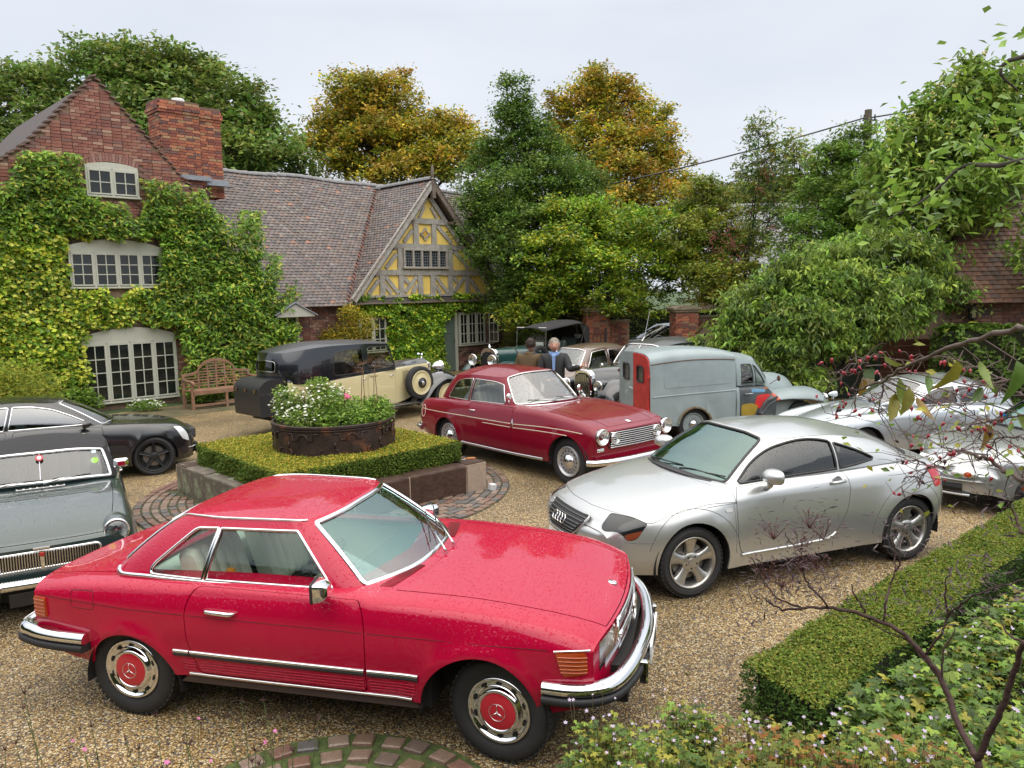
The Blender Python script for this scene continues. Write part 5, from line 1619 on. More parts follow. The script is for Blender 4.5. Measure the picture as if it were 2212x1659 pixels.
# mossy strip of paving between the bench and gravel
b=MB();q=[hw(-1.2,-1.0),hw(5.6,-1.0),hw(5.2,-2.5),hw(-1.2,-2.6)];b.add([(p[0],p[1],.006)for p in q],[[0,3,2,1]])
tag(b.build('mossy_path',mat('mossy_paving',(.13,.105,.06),.55,noise=.5,nscale=3,dirt=(.06,.075,.03,.5),dscale=2.2,bump=.4,bscale=20)),kind='structure')
# --- gate pillars, walls, bird box
def pillar(x,y,h,label,rot=0.0,w=.62):
 root=thing('gate_pillar',label,'pillar',(x,y,0),rot)
 b=MB();b.box((0,0,h/2),(w-.03,w-.03,h));b.build('mortar_core',MORT,root)
 z=.04;r=0
 ms=brick_meshes(BPO*.8+BP[:1]*.1,'brick',w=.205,d=.05);L_=[]
 while z<h-.04:
  for f in range(4):
   for k in range(3):
    p=-w/2+.103+k*.208+(.0 if r%2 else .0)
    if r%2:p+=(-.05,0,.05)[k]*.6
    c=[(p,-w/2+.02),(w/2-.02,p),(p,w/2-.02),(-w/2+.02,p)][f]
    if f in(2,):continue
    obj('brick',ms[rng.integers(0,10)],root,(c[0],c[1],z),(0,0,f*PI/2))
  z+=.0755;r+=1
 b=MB();b.box((0,0,h+.03),(w+.10,w+.10,.07));b.box((0,0,h+.10),(w+.18,w+.18,.07));b.prism([(-w/2-.06,0),(w/2+.06,0),(.1,.07),(-.1,.07)],-w/2-.04,w/2+.04,'y')
 m_=mat('cap_stone',(.24,.20,.14),.85,noise=.4,nscale=9,dirt=(.12,.11,.05,.5),dscale=5);b.V[-1][:,2]+=h+.135;b.V[-2][:,2]+=h+.135 if False else 0
 b.build('cap_stone',m_,root,bevel=.01)
 return root
def bwall(p,q,h,label):
 p,q=np.array(p,float),np.array(q,float);L=np.linalg.norm(q-p);a=math.atan2(*(q-p)[::-1])
 root=thing('brick_wall',label,'wall',(p[0],p[1],0),a)
 b=MB();b.box((L/2,.11,h/2),(L,.20,h));b.build('mortar_core',MORT,root)
 lst=brick_grid(.02,L-.1,.04,h-.05,lambda x,z:True)
 brick_stuff(lst,root,BPO*.62+.015,y=.0)
 brick_stuff([(l[0],l[1],l[2])for l in lst],root,BPO*.8,y=.22)
 b=MB();b.box((L/2,.11,h+.03),(L+.04,.32,.07));b.build('coping',mat('cap_stone'),root,bevel=.01)
pillar(2.72,25.0,2.0,'left brick gate pillar with stone cap beside the dark hood of the open tourer',.12,.72)
bwall((3.12,25.1),(3.85,25.3),1.65,'short brick wall joining the left gate pillar')
pillar(5.45,24.6,1.95,'right brick gate pillar behind the black saloon roof',.1,.72)
bwall((5.85,24.7),(7.9,25.2),1.75,'brick wall running right from the second gate pillar into the leaves')
root=thing('bird_box','small gabled wooden box with mossy roof on the right gate wall','bird box',(6.05,24.35,1.05),.1)
WB=mat('grey_wood',(.16,.11,.08),.8,noise=.3)
b=MB();b.prism([(-.2,0),(.2,0),(.2,.28),(0,.5),(-.2,.28)],-.12,.12,'y');b.build('box_body',WB,root)
b=MB();b.box((-.15,0,.42),(.42,.34,.03),M=Matrix.Rotation(R_(-45),3,'Y'));b.box((.15,0,.42),(.42,.34,.03),M=Matrix.Rotation(R_(45),3,'Y'));b.build('box_roof',mat('mossy_roof',(.13,.10,.03),.9,noise=.5,nscale=20),root)
b=MB();b.box((0,-.125,.16),(.26,.01,.05));b.build('box_slot',DARKIN,root)
root=thing('iron_gate','black iron gate bars folded against the left brick pillar','gate',(2.95,24.4,0))
b=MB()
for k in range(5):b.tube([(-.5+k*.12,0,.3),(-.5+k*.12,0,1.3)],.010,5)
b.tube([(-.55,0,1.28),(.02,0,1.32)],.014,5);b.build('gate_bar',BLACK,root)['kind']='stuff'
b=MB();b.box((.02,0,1.0),(.06,.06,1.0));b.build('gate_post',BLACK,root)
root=thing('distant_hedge','clipped hedge seen through the gateway','hedge',(0,0,0))
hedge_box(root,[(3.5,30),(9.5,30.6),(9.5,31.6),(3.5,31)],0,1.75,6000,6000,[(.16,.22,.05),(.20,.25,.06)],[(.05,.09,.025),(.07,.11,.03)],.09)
root=thing('dark_hedge','tall dark hedge closing the right side of the yard behind the trees','hedge',(0,0,0))
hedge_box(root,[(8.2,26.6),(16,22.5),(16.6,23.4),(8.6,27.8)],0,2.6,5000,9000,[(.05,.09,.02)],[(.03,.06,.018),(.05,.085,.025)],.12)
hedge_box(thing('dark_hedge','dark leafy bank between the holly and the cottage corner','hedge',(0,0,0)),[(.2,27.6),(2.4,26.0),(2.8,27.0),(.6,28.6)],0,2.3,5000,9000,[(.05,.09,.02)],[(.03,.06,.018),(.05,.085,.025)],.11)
# --- barn roof seen through the branches
root=thing('barn','pale slate barn roof glimpsed behind the ash saplings','barn',(9.0,29.5,0))
b=MB();b.box((3.6,2.5,1.6),(8.6,5,3.2));b.build('wall',MORT,root)
b=MB();n=0
for r in range(22):
 z=3.1+r*.135;y=-.2+r*.125
 x=-1.0+(.15 if r%2 else 0)
 while x<8.2:b.box((x,y,z),(.29,.24,.02),M=Matrix.Rotation(R_(44),3,'X'),col=np.array((.20,.205,.22))*rng.uniform(.8,1.15));x+=.30
b.build('slate',mat('pale_slate',vcol=True,rough=.35,noise=.15),root,vc=True)['kind']='stuff'
b=MB();b.add([(-1.2,-.1,3.12),(8.3,-.1,3.12),(8.3,2.6,5.98),(-1.2,2.6,5.98)],[[0,1,2,3]]);b.build('roof_deck',MATS['roof_underlay'],root)
# --- brick outbuilding with tiled roof at the right
root=thing('outbuilding','brick outbuilding with steep brown tiled roof at the right edge','building',(9.55,17.05,0),R_(-14))
b=MB();b.box((2.6,2.2,1.15),(5.2,4.2,2.3));b.build('wall',MORT,root)
lst=brick_grid(.0,5.0,.05,2.30,lambda x,z:True);brick_stuff(lst,root,BPO*.55+.05,y=.085)
to=[]
ang2=math.atan(1.55)
for r in range(34):
 t=r*.115;z=2.32+t*math.sin(ang2);y=-.22+t*math.cos(ang2);x=-.15+(.09 if r%2 else 0)+max(0,(r*.033))
 while x<5.2:to.append((x,y,z,0));x+=.178
tv2=[tile_mesh(np.array([(.13,.060,.038),(.16,.075,.042),(.10,.05,.036),(.18,.09,.055),(.09,.052,.04),(.13,.08,.06)][k%6])*random.Random(k).uniform(.85,1.15),.172,.22)for k in range(14)]
to.sort(key=lambda t:t[0]+t[2]*.1)
add_tiles(to,Matrix.Rotation(ang2-.14,3,'X'),290,root,pal=np.array([(.13,.060,.038),(.16,.075,.042),(.10,.05,.036),(.18,.09,.055),(.09,.052,.04),(.13,.08,.06),(.12,.06,.04),(.15,.07,.045),(.18,.08,.045),(.11,.06,.045)]),meshes=tv2,w=.172,l=.22)
b=MB();b.add([(-.2,-.2,2.28),(5.3,-.2,2.28),(5.3,2.2,6.0),(.9,2.2,6.0)],[[0,1,2,3]]);b.add([(-.2,-.2,2.28),(.9,2.2,6.0),(-.2,4.4,2.28)],[[0,1,2]]);b.build('roof_deck',MATS['roof_underlay'],root)
lan=thing('wall_lantern','black wall lantern under the eaves of the brick outbuilding','lantern',(9.98,16.84,2.0),R_(-14))
b=MB();b.lathe([(.0005,-.17),(.03,-.15),(.05,-.12),(.085,-.10),(.09,.08),(.10,.09),(.05,.14),(.0005,.17)],8,axis='z');b.build('lantern_body',BLACK,lan)
b=MB();b.box((0,-.085,0),(.07,.02,.14));b.build('lantern_glass',mat('lantern_glass',(.25,.20,.12),.2,0,1),lan)
# --- green shed and brown fence under the cherry
root=thing('garden_shed','dark green boarded shed under the cherry tree behind the van','shed',(6.3,18.6,0),R_(-8))
SHG=mat('shed_green',(.035,.055,.045),.6,noise=.25,nscale=3)
b=MB();b.box((.9,1.0,1.0),(2.3,1.9,2.0));b.build('shed_wall',DARKIN,root)
for k in range(14):
 b=MB();b.box((.9,.02,.08+k*.14),(2.3,.03,.132),M=Matrix.Rotation(R_(4),3,'X'));b.build('board',SHG,root)
b=MB();b.box((.9,.8,2.08),(2.7,2.6,.06),M=Matrix.Rotation(R_(5),3,'X'));b.build('shed_roof',mat('felt',(.04,.045,.045),.8),root)
root=thing('brown_fence','reddish brown boarded fence right of the green shed','fence',(8.65,18.3,0),R_(-12))
for k in range(9):
 b=MB();b.box((.62,0,.08+k*.155),(1.3,.025,.148));b.build('board',mat('brown_board',(.15,.055,.03),.6,noise=.35,nscale=5),root)
for x in(0,1.27):
 b=MB();b.box((x,-.02,.75),(.09,.09,1.5));b.build('post',SHG,root)
root=thing('telegraph_pole','wooden telegraph pole with two cables above the trees at right','pole',(13.45,30,0))
b=MB();b.tube([(0,0,0),(.06,0,9.15)],[.17,.13],10);b.build('pole',mat('pole_wood',(.10,.085,.06),.9,noise=.3),root)
b=MB();b.box((.05,-.13,8.75),(.5,.05,.06));b.tube([(-.15,-.14,8.75),(-.15,-.14,8.95)],.03,6);b.tube([(.25,-.14,8.75),(.25,-.14,8.95)],.03,6);b.box((.05,-.15,8.3),(.3,.1,.2));b.build('bracket',BLACK,root)
def cable(p,q,sagv,lab):
 P=np.array([np.array(p)*(1-t)+np.array(q)*t-np.array([0,0,sagv*4*t*(1-t)])for t in np.linspace(0,1,20)])
 b=MB();b.tube(P,.028,4);tag(b.build('overhead_cable',mat('cable',(.03,.03,.035),.6)),lab,'cable')
cable((13.35,29.9,8.85),(-2,33.5,6.1),.30,'upper black overhead cable running left from the telegraph pole')
cable((13.35,29.9,8.35),(0,36.0,4.6),.30,'lower black overhead cable descending left behind the ash saplings')
cable((13.6,29.9,8.85),(26,27.5,11.0),.2,'overhead cable running right from the telegraph pole into the leaves')
# --- unseen hedge belt added behind the viewpoint to darken reflections and block sky
root=thing('unseen_hedge','tall unseen hedge added behind the viewpoint for dark reflections in the cars','hedge',(0,0,0))
hedge_box(root,[(-16,-5),(17,-5),(17,-7),(-16,-7)],0,6.0,3000,12000,[(.05,.08,.02)],[(.03,.05,.015),(.04,.07,.02)],.35)
hedge_box(thing('unseen_hedge','tall dark unseen hedge left of the yard beyond the frame','hedge',(0,0,0)),[(-17,-5),(-15.5,-5),(-15.5,12),(-17,12)],0,4.5,2000,6000,[(.05,.08,.02)],[(.03,.05,.015),(.04,.07,.02)],.35)
hedge_box(thing('wall_shrub','dark leafy shrub against the foot of the brick outbuilding','shrub',(0,0,0)),[(9.0,16.3),(10.6,15.7),(11.0,16.4),(9.4,17.0)],0,1.7,2500,5000,[(.06,.11,.025)],[(.04,.08,.02),(.06,.11,.03)],.10,wob=.15)
tree('hanging_tree','loose light green foliage hanging over the brown tiled roof at the right edge',[(10.9,16.2,3.4,.55,.7,3),(11.6,16.0,4.4,.6,.8,3),(10.2,16.4,4.9,.6,.6,3),(11.3,15.8,2.6,.6,.6,3)],(12.2,15.6),.08,3200,.15,[(.09,.17,.035),(.12,.21,.05)],clump=.5,wid=.4,droop=.5)
# ========================== red two-seat roadster with hardtop (nearest car)
def wheel_sl(parent,x,y,z,paint,side=-1,steer_=0):
 w=bpy.data.objects.new('wheel',None);link(w,parent);w.location=(x,y,z)
 w.rotation_euler=(0,0,steer_+(PI if side>0 else 0))
 tyre(w,.318,.19,.205)
 b=MB()
 b.lathe([(.198,.09),(.198,-.088),(.190,-.100),(.178,-.094),(.172,-.082),(.150,-.078),(.138,-.088),(.132,-.105),(.122,-.112),(.112,-.110),(.108,-.104)],56)
 b.build('wheel_trim',CHROME,w,smooth=True)
 b=MB();b.lathe([(.112,-.104),(.09,-.112),(.05,-.116),(.0005,-.118)],40)
 b.build('hub_cap',paint,w,smooth=True)
 b=MB()
 for k in range(10):
  a=2*PI*(k+.5)/10
  pts=[(.164,a-.12),(.172,a),(.164,a+.12),(.153,a+.11),(.149,a),(.153,a-.11)]
  V=[(r*math.cos(t),-.0835+(0 if i<3 else 0),r*math.sin(t))for i,(r,t)in enumerate(pts)]
  b.add(V,[list(range(6))])
 b.build('vent_slot',DARKIN,w)
 b=MB();A=np.linspace(0,2*PI,36,endpoint=False)
 b.tube(np.c_[np.cos(A)*.050,A*0-.117,np.sin(A)*.050],.0022,5,closed=True)
 for k in range(3):
  a=PI/2+k*2*PI/3
  b.tube([(0,-.120,0),(.05*math.cos(a),-.117,.05*math.sin(a))],[.006,.0012],4)
 b.build('star_emblem',CHROME,w,smooth=True)
 return w
def build_roadster():
 root=thing('parked_car','glossy red two-door roadster with hardtop and chrome trim, wet with raindrops, nearest the camera','car')
 paint=mat('red_car_paint',(.41,.002,.034),.35,0,.85,drops=.9,coatr=.02,spec=.05)
 L=[[(-.80,0,.845),(-.4,0,.895),(.1,0,.925),(.9,0,.95),(1.7,0,.955),(2.2,0,.935),(2.7,0,.875),(3.0,0,.81),(3.10,0,.765)],[(-.80,.42,.845),(-.4,.45,.895),(.1,.45,.925),(.9,.45,.95),(1.7,.45,.952),(2.2,.42,.93),(2.7,.40,.87),(3.0,.38,.807),(3.10,.37,.765)],[(-.80,.66,.835),(-.4,.70,.885),(.1,.72,.92),(.9,.72,.94),(1.7,.73,.938),(2.2,.70,.922),(2.7,.67,.868),(3.0,.63,.805),(3.10,.60,.765)],[(-.80,.75,.815),(-.4,.80,.865),(.1,.82,.90),(.9,.83,.915),(1.7,.835,.915),(2.2,.82,.90),(2.7,.80,.85),(3.0,.77,.79),(3.10,.74,.755)],[(-.80,.80,.76),(-.4,.85,.765),(.1,.875,.755),(.9,.885,.75),(1.7,.885,.745),(2.2,.88,.74),(2.7,.87,.735),(3.0,.85,.73),(3.10,.82,.725)],[(-.80,.80,.62),(-.4,.85,.62),(.1,.88,.62),(.9,.895,.62),(1.7,.895,.62),(2.2,.89,.62),(2.7,.875,.62),(3.0,.855,.62),(3.10,.82,.62)],[(-.80,.77,.50),(-.4,.83,.50),(.1,.865,.50),(.9,.885,.50),(1.7,.885,.50),(2.2,.875,.50),(2.7,.86,.50),(3.0,.84,.50),(3.10,.80,.50)],[(-.80,.72,.38),(-.4,.79,.345),(.1,.83,.345),(.9,.85,.345),(1.7,.85,.345),(2.2,.84,.345),(2.7,.82,.345),(3.0,.79,.38),(3.10,.75,.40)]]
 B=Body(L,wheels=[(.05,.255,.335),(2.36,.30,.365)],flare=(.022,.045),bow=(.16,.12),ends=(-.80,3.10),sc=.13)
 K=7
 dr=[(.50,.905),(.47,.80),(.485,.60),(.54,.37),(1.67,.37),(1.68,.60),(1.675,.80),(1.60,.905)]
 dr=[(.56,.918)]+dr[1:-1]+[(1.62,.918)]
 holes=[];doors=[]
 for sg in(1,-1):
  q=B.side(dr,sg)
  holes.append(rnd(q,[.02,.06,.03,.03,.03,.03,.06,.02],5,(1,B.sc)))
  c=holes[-1].mean(0)
  dd=(holes[-1]-c)
  ext=np.abs(dd).max(0)
  doors.append(c+dd*(1-np.array([.006,.006/B.sc])/ext))
 bn=B.plan([(1.80,.70),(2.3,.675),(2.8,.64),(3.085,.585)])
 bl=np.vstack([bn,bn[::-1]*[1,-1]])
 rear=np.array([(1.80,-bn[0][1]),(1.84,-1.5),(1.90,0),(1.84,1.5),(1.80,bn[0][1])])
 bonnet_poly=np.vstack([smooth_path(bn,4),smooth_path(bn,4)[::-1]*[1,-1],smooth_path(rear,4)[1:-1]])
 c=bonnet_poly.mean(0);dd=bonnet_poly-c;ext=np.abs(dd).max(0)
 bonnet_in=c+dd*(1-np.array([.005,.006/B.sc])/ext)
 bt=B.plan([(-.15,.68),(-.45,.66),(-.785,.63)])
 boot_poly=np.vstack([bt,bt[::-1]*[1,-1]])
 c=boot_poly.mean(0);dd=boot_poly-c;ext=np.abs(dd).max(0)
 boot_in=c+dd*(1-np.array([.005,.006/B.sc])/ext)
 ck=B.plan([(1.55,.62),(.0,.62)])
 cockpit=np.array([(1.50,-ck[0][1]),(1.62,0),(1.50,ck[0][1]),(.0,ck[1][1]),(-.05,0),(.0,-ck[1][1])])
 lowbody(B,-.80,3.10,paint,root,doors=holes,tops=[bonnet_poly,boot_poly,cockpit],step=.055)
 for d in doors:
  o=sheet(B,d,step=.055,name='door',m=paint,parent=root)
  sg=np.sign(d[:,1].mean())
  hp=[(.62,.795),(.84,.79)]
  q=B.side(hp,sg)
  P=B.P(q[:,0],q[:,1])
  h=MB();h.tube([P[0]+(0,sg*.002,0),P[0]*.85+P[1]*.15+(0,sg*.03,0),P[0]*.15+P[1]*.85+(0,sg*.03,0),P[1]+(0,sg*.002,0)],[.010,.014,.014,.010],8)
  h.build('handle',CHROME,o,smooth=True)
 sheet(B,bonnet_in,step=.055,name='bonnet',m=paint,parent=root)
 sheet(B,boot_in,step=.055,name='boot_lid',m=paint,parent=root)
 endcap(B,3.10,True,paint,root,'nose_panel',.0)
 endcap(B,-.80,False,paint,root,'tail_panel',.02)
 mb=MB()
 for sg in(1,-1):
  ribbon(B,B.side([(-.76,.765),(0,.752),(.46,.75)],sg),.004,.0012,None,mb=mb)
  ribbon(B,B.side([(1.69,.742),(2.2,.738),(2.8,.733)],sg),.004,.0012,None,mb=mb)
  ribbon(B,B.side([(.49,.75),(1.66,.742)],sg),.004,.0012,None,mb=mb)
 fl=rnd(B.side([(-.40,.83),(-.21,.84),(-.20,.72),(-.39,.72)],-1),.02,4,(1,B.sc))
 ribbon(B,fl,.004,.001,None,closed=True,mb=mb)
 mb.build('panel_seam',mat('seam_dark',(.08,.002,.005),.6),root)
 for sg in(1,-1):
  mb=MB()
  for z in(.455,.435,.415,.395):
   for x0,x1 in((.44,.53),(.56,1.655),(1.69,1.975)):
    ribbon(B,B.side([(x0,z),(x1,z)],sg),.011,.004,None,mb=mb,step=.1)
  mb.build('ribbed_cladding',paint,root,smooth=True)
  for x0,x1 in((.385,.495),(.505,1.665),(1.685,2.0)):
   r=ribbon(B,B.side([(x0,.517),(x1,.517)],sg),.022,.014,CHROME,root,'side_moulding',step=.06)
   ribbon(B,B.side([(x0,.497),(x1,.497)],sg),.022,.013,RUB,r,'rubber_insert',step=.06)
  ribbon(B,B.side([(.47,.362),(1.95,.362)],sg),.018,.012,CHROME,root,'sill_strip',step=.1)
  b=MB();b.prism([(.40,.30),(.46,.352),(1.96,.352),(1.99,.30)],sg*.80,sg*.845,'y');b.build('sill',mat('underseal',(.05,.03,.025),.7),root)
 def nose(y):return 3.10-.16*y*y
 g=MB()
 yy=np.linspace(-.44,.44,15)
 top=[(nose(y)+.012,y,.752)for y in yy];bot=[(nose(y)+.012,y,.575)for y in yy]
 g.tube(top,.012,6);g.tube(bot,.008,6)
 g.tube([top[0],bot[0]],.010,6);g.tube([top[-1],bot[-1]],.010,6)
 g.tube([(nose(y)+.02,y,.663)for y in yy],.016,6)
 gr=g.build('grille_surround',CHROME,root,smooth=True)
 g=MB()
 for z in np.linspace(.59,.74,11):
  g.tube([(nose(y)+.004,y,z)for y in yy],.003,4)
 for y in np.linspace(-.42,.42,34):
  g.box((nose(y)+.003,y,.665),(.004,.003,.16))
 g.build('grille_mesh',STEEL,gr)
 g=MB();V=[(nose(y)-.004,y,z)for z in(.575,.755)for y in yy]
 g.add(V,[[i,i+1,i+16,i+15]for i in range(14)]);g.build('grille_backing',DARKIN,gr)
 g=MB();A=np.linspace(0,2*PI,30,endpoint=False);X=nose(0)+.04
 g.tube(np.c_[A*0+X,np.cos(A)*.085,.663+np.sin(A)*.085],.007,6,closed=True)
 for k in range(3):
  a=PI/2+k*2*PI/3;g.tube([(X,0,.663),(X,.085*math.cos(a),.663+.085*math.sin(a))],[.012,.004],5)
 g.build('star_emblem',CHROME,gr,smooth=True)
 for sg in(1,-1):
  g=MB();Y0=np.linspace(.46,.74,6)
  V=[]
  for z in(.585,.66,.745):
   for y in Y0:V.append((nose(y)+.02+.014*(z<.7),sg*y,z))
  g.add(V,[[i+j*6,i+j*6+1,i+j*6+7,i+j*6+6]for j in range(2)for i in range(5)])
  hl=g.build('headlamp',glassmat('lamp_lens',(.92,.94,.95),1.5),root,smooth=True)
  g=MB();V=[(nose(y)+.002,sg*y,z)for z in(.585,.745)for y in Y0]
  g.add(V,[[i,i+1,i+7,i+6]for i in range(5)]);g.build('reflector',mat('lamp_reflector',(.75,.75,.74),.18,1.0),hl)
  poly=B.side([(2.845,.725),(3.05,.728),(3.06,.615),(2.905,.60),(2.87,.66)],sg)
  orange=mat('amber_lens',(.40,.055,.006),.12,0,1.0)
  o=sheet(B,rnd(poly,.012,3,(1,B.sc)),step=.05,name='indicator_lamp',m=orange,parent=root,inset=-.016,skirt=.016)
  mb=MB()
  for z in(.705,.683,.661,.640,.622):ribbon(B,B.side([(2.86+max(0,(.70-z))*.3,z),(3.055,z)],sg),.008,.006,None,mb=mb,off=.015,step=.08)
  mb.build('lens_rib',orange,o,smooth=True)
  mb=MB();ribbon(B,B.side([(2.835,.732),(3.075,.735)],sg),.012,.008,None,mb=mb,off=.006)
  mb.build('lamp_trim',CHROME,o,smooth=True)
  poly=B.side([(-.785,.755),(-.66,.755),(-.65,.625),(-.78,.62)],sg)
  o=sheet(B,rnd(poly,.012,3,(1,B.sc)),step=.05,name='tail_lamp',m=orange,parent=root,inset=-.014,skirt=.014)
  mb=MB()
  for z in(.735,.71,.685,.66,.64):ribbon(B,B.side([(-.78,z),(-.655,z)],sg),.009,.006,None,mb=mb,off=.013,step=.08)
  mb.build('lens_rib',orange,o,smooth=True)
 def bumper(path,name):
  P=smooth_path(path,6);b=MB();c=MB()
  T=np.gradient(P,axis=0);T/=np.linalg.norm(T,axis=1,keepdims=True)
  Nn=np.c_[T[:,1],-T[:,0],T[:,0]*0]
  if(Nn*P).sum()<0 and P[:,0].mean()<0:pass
  cen=np.array([1.2,0,0]);s_=np.sign(((P-cen)*Nn).sum(1))[:,None];Nn=Nn*s_
  def strip(mbx,prof):
   k=len(prof)
   V=np.stack([P+Nn*a+np.array([0,0,z])for a,z in prof],1).reshape(-1,3);n=len(P)
   F=[[i*k+q,i*k+(q+1)%k,(i+1)*k+(q+1)%k,(i+1)*k+q]for i in range(n-1)for q in range(k)]
   mbx.add(V,np.array(F));mbx.add(V[:k],[list(range(k))]);mbx.add(V[-k:],[list(range(k))[::-1]])
  strip(b,[(-.03,.055),(0,.07),(.035,.062),(.052,.04),(.055,.012),(.03,.0),(-.03,.0)])
  o=b.build(name,CHROME,root,smooth=True)
  strip(c,[(-.02,-.005),(.05,-.002),(.062,-.010),(.064,-.036),(.050,-.050),(-.02,-.054)])
  c.build('rubber_band',RUB,o,smooth=True)
  return o
 bumper([(2.72,-.86,.495),(2.86,-.865,.495),(2.99,-.83,.495),(3.09,-.73,.495),(3.16,-.5,.495),(3.20,-.2,.495),(3.21,0,.495),(3.20,.2,.495),(3.16,.5,.495),(3.09,.73,.495),(2.99,.83,.495),(2.72,.86,.495)],'front_bumper')
 bumper([(-.26,-.87,.50),(-.5,-.865,.50),(-.70,-.83,.50),(-.84,-.74,.50),(-.90,-.4,.50),(-.92,0,.50),(-.90,.4,.50),(-.84,.74,.50),(-.70,.83,.50),(-.26,.87,.50)],'rear_bumper')
 for y in(-.42,.42):
  b=MB();b.box((3.235,y,.44),(.05,.05,.14));b.build('overrider',CHROME,root,bevel=.012)
 b=MB();b.box((3.262,0,.47),(.012,.52,.11));b.build('number_plate',mat('plate_white',(.8,.8,.8),.3),root)
 b=MB();b.lathe([(.03,.0),(.028,.006),(.0005,.008)],20,axis='z');b.build('badge',CHROME,root,loc=(3.0,0,.812),rot=(0,R_(14),0),smooth=True)
 C=Cabin([(1.83,0,.945,1.24,0,1.295),(1.79,.36,.94,1.225,.29,1.292),(1.60,.68,.925,1.16,.51,1.285),(1.44,.74,.92,1.05,.555,1.285,.02),(.55,.765,.925,.60,.585,1.285,.02),(.12,.755,.93,.40,.565,1.285,.02),(-.14,.69,.93,.27,.50,1.285,.02),(-.26,.42,.93,.22,.3,1.285),(-.29,0,.93,.21,0,1.285)],bulge=.012)
 ws=rnd([(-1.93,.045),(-1.90,.93),(-1,.945),(0,.95),(1,.945),(1.90,.93),(1.93,.045),(1,.04),(0,.04),(-1,.04)],[.03,.03,0,0,0,.03,.03,0,0,0],5,(C.sa,C.sc))
 rw=rnd([(6.25,.14),(6.2,.88),(8,.90),(9.8,.88),(9.75,.14),(8,.12)],[.05,.05,0,.05,.05,0],5,(C.sa,C.sc))
 dw=rnd([(3.06,.03),(2.985,.83),(3.97,.83),(3.985,.03)],[.01,.015,.015,.01],4,(C.sa,C.sc))
 qw=rnd([(4.04,.03),(4.03,.83),(4.62,.81),(5.03,.17),(4.93,.04)],[.01,.01,.04,.06,.03],5,(C.sa,C.sc))
 for sg in(1,-1):
  F_=lambda p:np.asarray(p)*[sg,1]
  a=[(0,0),(0,1),(8,1),(8,0)]
  sheet(C,F_(a),[ws if sg>0 else ws,F_(rw),F_(dw),F_(qw)],step=.05,name='hardtop_side',m=paint,parent=root,skirt=.02)
  g1=sheet(C,F_(dw),step=.09,name='side_window',m=glassmat('car_glass_clear',(.86,.91,.88),.8,drops=True,gcol=(.8,.95,.92)),parent=root,inset=.012,skirt=0)
  g2=sheet(C,F_(qw),step=.09,name='quarter_window',m=MATS['car_glass_clear'],parent=root,inset=.012,skirt=0)
  ribbon(C,F_(dw),.020,.010,CHROME,g1,'window_trim',closed=True)
  ribbon(C,F_(qw),.020,.010,CHROME,g2,'window_trim',closed=True)
  ribbon(C,F_(np.c_[np.linspace(3.0,4.75,20),np.full(20,.045-.045)]),.020,.012,CHROME,root,'belt_trim',step=.04)
  bt_=[(3.05,.0),(4,.0),(5.0,.0),(5.7,-.02),(6.15,.02),(6.1,.18),(6.05,.35)]
  ribbon(C,F_(bt_[1:5]),.028,.012,CHROME,root,'hardtop_base_trim',step=.04)
  rr=[(2.2,.985),(3,.995),(4,1.0),(5,1.0),(5.8,.96),(6.05,.75),(6.12,.5),(6.15,.15)]
  ribbon(C,F_(smooth_path(rr,6)),.016,.010,CHROME,root,'roof_rail',step=.04)
 g=sheet(C,ws,step=.09,name='windscreen',m=glassmat('windscreen_glass',(.60,.82,.78),1.3,drops=True,base=.13,gcol=(.62,.88,.86)),parent=root,inset=.008,skirt=0)
 ribbon(C,ws,.036,.012,CHROME,g,'windscreen_trim',closed=True)
 g=sheet(C,rw,step=.09,name='rear_window',m=MATS['windscreen_glass'],parent=root,inset=.01,skirt=0)
 ribbon(C,rw,.022,.01,CHROME,g,'window_trim',closed=True)
 rf=roofcap(C,1.305,paint,root,'roof_panel',pw=3.0)
 for sg in(1,-1):
  b=MB()
  for k in range(22):
   y=sg*(.66-k*.017)
   x0=1.735+.10*(1-(abs(y)/.7)**2)
   z=float(B.P(x0,abs(y)/.68*2)[0,2])
   b.box((x0-.02,y,z+.004),(.085,.007,.006))
  b.build('cowl_vent',mat('vent_red_dark',(.16,.004,.008),.5),root)
 for y0 in(.10,-.06):
  b=MB()
  P0=np.array([1.90,y0,.965]);P1=np.array([1.66,y0+.30,1.075]);P1b=np.array([1.72,y0+.14,1.02])
  b.tube([P0,P0+(-.02,.01,.03),P1],[.012,.007,.004],6)
  o=b.build('wiper',STEEL,root,smooth=True)
  b=MB();b.tube([P1+(.10,-.22,-.075),P1,P1+(-.06,.13,.03)],.005,5);b.build('wiper_blade',BLACK,o)
 for sg in(-1,1):
  b=MB()
  pts=rnd([(-.075,-.055),(.075,-.05),(.08,.05),(-.08,.055)],.02,4)
  V=[]
  for dx,f in((0,1.0),(.02,1.04),(.06,.9),(.085,.55)):
   for p in pts:V.append((dx,p[0]*f,p[1]*f))
  V=np.array(V);k=len(pts)
  F=[[r*k+t,r*k+(t+1)%k,(r+1)*k+(t+1)%k,(r+1)*k+t]for r in range(3)for t in range(k)]
  b.add(V,np.array(F));b.add(V[-k:],[list(range(k))])
  b.tube([(.03,-sg*.03,-.03),(.04,-sg*.11,-.06)],.015,6)
  o=b.build('door_mirror',CHROME,root,smooth=True,loc=(1.40,sg*.93,1.0 if sg<0 else .94),rot=(0,0,sg*R_(-12)))
  b=MB();b.tube([(0,p[0]*1.03,p[1]*1.03)for p in pts],.008,5,closed=True);b.add([(-.002,p[0],p[1])for p in pts],[list(range(k))])
  b.build('mirror_housing',BLACK,o)
 for x in(2.46,0):
  for sg in(-1,1):
   wheel_sl(root,x,sg*.712,.317,mat('hubcap_red',(.50,.012,.03),.3,0,.6),side=sg,steer_=R_(-9)if x>1 else 0)
 b=MB()
